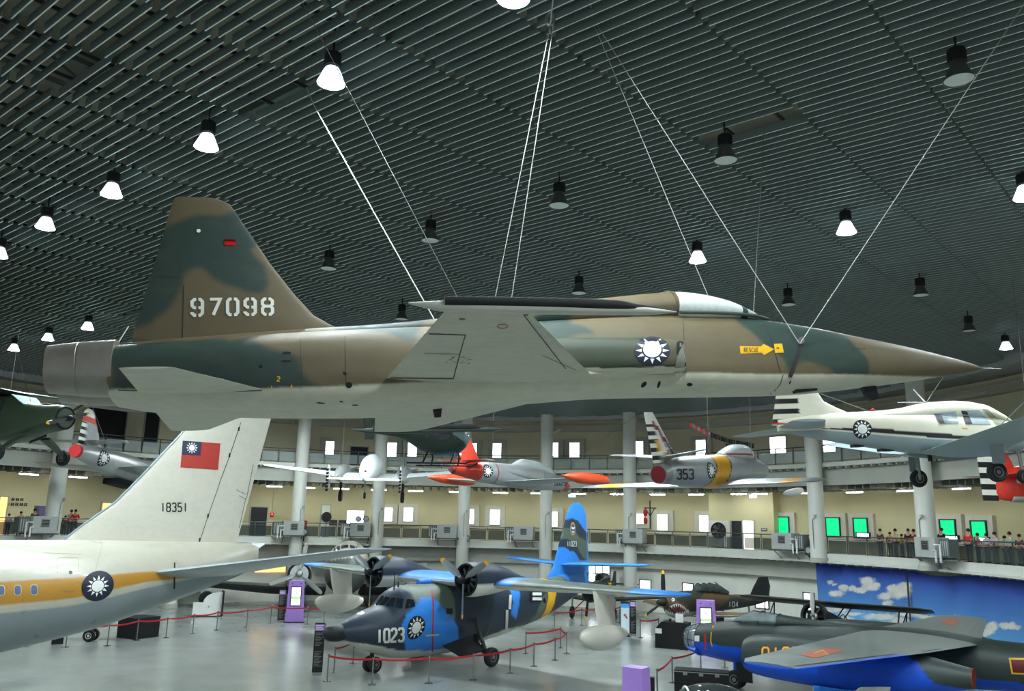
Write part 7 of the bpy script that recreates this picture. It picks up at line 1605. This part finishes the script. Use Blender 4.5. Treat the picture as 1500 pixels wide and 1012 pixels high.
def banner(x0, x1, lbl, seed, ztl, ztr):
    a0, a1 = ang_of(at_cyl(x0, 860, 29.72)), (ang_of(at_cyl(x1, 860, 29.72)) if x1 < 1500 else -6); nx, nz = 300, 110
    vs = []
    for j in range(nz + 1):
        for i in range(nx + 1):
            u, v_ = i / nx, j / nz; a = a0 + (a1 - a0) * u; zt = ztl + (ztr - ztl) * u - .18 * math.sin(PI * ((u * (3 if seed else 1)) % 1)) * (u < .34 if seed else .25)
            z = .03 + (zt - .03) * v_; fold = .035 * math.sin(38 * u + 2 * math.sin(5 * v_ + seed)) * (.4 + .6 * v_) + .03 * math.sin(11 * u - 6 * v_ + seed)
            vs.append(cyl(a, 29.72 + fold, z))
    fr_ = [(j * (nx + 1) + i, j * (nx + 1) + i + 1, (j + 1) * (nx + 1) + i + 1, (j + 1) * (nx + 1) + i) for j in range(nz) for i in range(nx)]
    def cv(P):
        d = P - O_; dep = d @ F_; X = 750 + FPX * (d @ R_) / dep; Y = 506 - FPX * (d @ U_) / dep; Z = P[:, 2]
        h = np.clip((Z - 1.2) / 3.0, 0, 1)[:, None]; lo_, hi_ = np.array(lin((98, 168, 222))), np.array(lin((36, 58, 164)))
        c = lo_ * (1 - h ** .8) + hi_ * h ** .8; m = np.zeros(len(P)); fb = lambda a, b, k: np.array([mnoise.fractal(Vector((x_ * a, y_ * a, b)), .8, 2.1, k) for x_, y_ in zip(X, Y)]); wob = 3.2 * fb(.11, 1., 5); wo2 = 2.4 * fb(.11, 9., 5)
        for cx, cy, rx, ry in CL: m = np.maximum(m, np.clip(2.6 - 2.3 * np.sqrt(((X - cx + wob) / rx) ** 2 + ((Y - cy + wo2) / ry) ** 2), 0, 1))
        sh = np.clip(.5 + .8 * fb(.07, 4., 4), 0, 1)[:, None]; wc = np.array(lin((226, 224, 214))) * (1 - .35 * sh) + np.array(lin((150, 150, 150))) * .35 * sh
        return c * (1 - m[:, None]) + wc * m[:, None]
    o = MB().add(vs, fr_).build('sky_banner', mat('banner_print', None, .65, var=.03, attr=True), None, colv=cv); tag(o, lbl, 'banner', None)
    s = o.modifiers.new('thickness', 'SOLIDIFY'); s.thickness = .01
banner(1197, 1330, 'left blue sky banner with white clouds hanging below the gallery', 0, 4.24, 4.22); banner(1331.5, 1501, 'right blue sky banner with loose folds hanging below the gallery', 1, 4.22, 4.2)
p = at_cyl(1330.5, 870, 29.5); t = thing('banner_pole', 'thin dark pole at the joint of the two sky banners', 'pole', (p[0], p[1], 0)); MB().tube([(0, 0, .02), (0, 0, 3.6)], .05, 8).build('pole', mat('pole_brown', (84, 60, 56), .5), t); MB().lathe([(.15, 0), (.15, .03)], n=16).build('foot', M_black, t)

# ================================================================== VISITORS
M_skin = mat('skin', (196, 150, 122), .55, var=.03); M_hair = mat('hair_black', (22, 20, 20), .6)
def skel(V, E, Rr, name, m, parent, sub=1):
    me = bpy.data.meshes.new(name); me.from_pydata(V, E, []); me.update(); o = bpy.data.objects.new(name, me); COL.objects.link(o); o.parent = parent; me.materials.append(m)
    md = o.modifiers.new('skin', 'SKIN'); md.use_smooth_shade = True
    sv = me.skin_vertices[0].data
    for i, r in enumerate(Rr): sv[i].radius = (r, r) if not hasattr(r, '__len__') else r
    sv[0].use_root = True
    s = o.modifiers.new('sub', 'SUBSURF'); s.levels = sub; s.render_levels = sub
    return o
def person(x, R, lbl, shirt, trou, H=1.68, yaw=0., arms='rail', hair=M_hair, y=None):
    p = at_cyl(x, 780, R); a = ang_of(p); t = thing('person', lbl, 'person', (p[0], p[1], 4.87), tang(a) + yaw, None); k = H / 1.7
    V = [(0, 0, .95), (0, 0, 1.15), (0, -.01, 1.36), (0, -.01, 1.46), (0, -.02, 1.55), (0, -.02, 1.66)]
    E = [(0, 1), (1, 2), (2, 3), (3, 4), (4, 5)]; Rr = [(.15, .11), (.14, .10), (.15, .10), .055, .075, .07]
    for s in (-1, 1):
        n = len(V); hand = (s * .16, -.38, 1.08) if arms == 'rail' else (s * .27, -.06, .76); el = (s * .27, -.06, 1.10) if arms == 'rail' else (s * .25, .02, 1.06)
        V += [(s * .17, 0, 1.37), el, hand, (hand[0], hand[1] - .05, hand[2] - .06)]; E += [(2, n), (n, n + 1), (n + 1, n + 2), (n + 2, n + 3)]; Rr += [.06, .042, .034, .03]
        n = len(V); V += [(s * .09, 0, .88), (s * .10, -.02, .48), (s * .10, .01, .08), (s * .10, -.13, .04)]; E += [(0, n), (n, n + 1), (n + 1, n + 2), (n + 2, n + 3)]; Rr += [.085, .058, .042, .035]
    V = [tuple(c * k for c in v) for v in V]; Rr = [tuple(c * k for c in r) if hasattr(r, '__len__') else r * k for r in Rr]
    body = skel(V, E, Rr, 'body', M_skin, t)
    f = 1.13
    i0 = [0, 1, 2, 6, 7, 14, 15]; mp = {v: i for i, v in enumerate(i0)}
    skel([V[i] for i in i0], [(mp[a_], mp[b_]) for a_, b_ in E if a_ in mp and b_ in mp], [tuple(c * f for c in Rr[i]) if hasattr(Rr[i], '__len__') else Rr[i] * 1.25 for i in i0], 'shirt', mat('cloth_%d_%d_%d' % shirt, shirt, .8), t)
    i0 = [0, 10, 11, 12, 18, 19, 20]; mp = {v: i for i, v in enumerate(i0)}
    skel([V[i] for i in i0], [(mp[a_], mp[b_]) for a_, b_ in E if a_ in mp and b_ in mp], [tuple(c * 1.08 for c in Rr[i]) if hasattr(Rr[i], '__len__') else Rr[i] * 1.2 for i in i0], 'trousers', mat('cloth_%d_%d_%d' % trou, trou, .8), t)
    h = MB(); h.rings([[(k * r * math.cos(q) * .98, k * (.012 + r * math.sin(q) * 1.1), k * z) for q in np.linspace(0, 2 * PI, 16, endpoint=False)] for z, r in ((1.57, .082), (1.63, .096), (1.69, .086), (1.735, .05), (1.745, .01))]); h.build('hair', hair, t)
    MB().lathe([(.012, 0), (.016, .01), (.004, .028)], (0, -.1 * k, 1.585 * k), (0, -1, 0), 8).build('nose', M_skin, t)
    for s in (-1, 1): MB().lathe([(.001, 0), (.010, .0), (.001, .006)], (s * .03 * k, -.092 * k, 1.615 * k), (0, -1, 0), 8).build('eye', M_black, t)
    for s in (-1, 1): MB().rings(fuselage([(-.10, .0, .07, .045), (.0, .0, .1, .05), (.1, 0, .09, .045)], N=6, M=10, yc=0)).build('shoe', M_black, t).matrix_local = Matrix.Translation((s * .10 * k, -.04 * k, 0)) @ Matrix.Rotation(PI / 2, 4, 'Z')
    return t
DKC, BLU = (30, 30, 34), (52, 60, 84)
person(10, 29.7, 'child in grey shirt at the railing on the far left', (150, 148, 150), DKC, 1.35); person(27, 29.8, 'person in pink shirt beside the far left air conditioner', (206, 100, 110), DKC, 1.5)
person(47, 30.1, 'person in dark shirt behind the far left air conditioner', (60, 56, 60), DKC, 1.7); person(93, 29.8, 'child in dark red right of the left white column', (120, 24, 34), DKC, 1.3, arms='down')
person(101, 30.5, 'person in grey shirt behind the red jacket', (160, 160, 176), DKC, 1.68, arms='down'); person(107, 29.6, 'person in bright red jacket right of the left column', (224, 40, 48), DKC, 1.7, yaw=-.5)
person(152, 29.7, 'person in black leaning on the railing beside the airliner fin', (28, 28, 30), DKC, 1.68)
rp = [(1289, 'person in dark green shirt at the railing left of the right column', (44, 54, 50), 1.62), (1303, 'short person in dark blue shirt among visitors left of the column', (60, 66, 80), 1.45), (1311, 'person in pale yellow shirt left of the right column', (190, 186, 140), 1.64), (1320, 'child in yellow shirt left of the right column', (196, 180, 60), 1.35), (1330, 'person in dark shirt just left of the right column', (40, 34, 36), 1.66), (1338, 'person in dark red shirt just left of the right column', (110, 26, 34), 1.64),
      (1379, 'person in black just right of the right hand column', (26, 26, 28), 1.74), (1418, 'person in bright red shirt before the green lit windows', (206, 36, 44), 1.72), (1431, 'person in pink shirt under the rightmost green window', (196, 130, 140), 1.5), (1444, 'person in pale blue shirt right of the pink shirt', (150, 176, 190), 1.5), (1456, 'person in white shirt with dark hair near the right edge', (176, 176, 190), 1.58), (1470, 'child in pale shirt near the right edge', (190, 196, 200), 1.4), (1478, 'person in teal shirt near the right edge', (130, 176, 168), 1.6), (1492, 'person in dark grey shirt at the right edge', (60, 62, 66), 1.5)]
for i, (x, l, c, H) in enumerate(rp): person(x, [29.7, 30.2, 29.8, 30.4, 30.0][i % 5], l, c, DKC if i % 2 else BLU, H, yaw=.3 * math.sin(i * 2.1), arms='rail' if i % 4 else 'down')
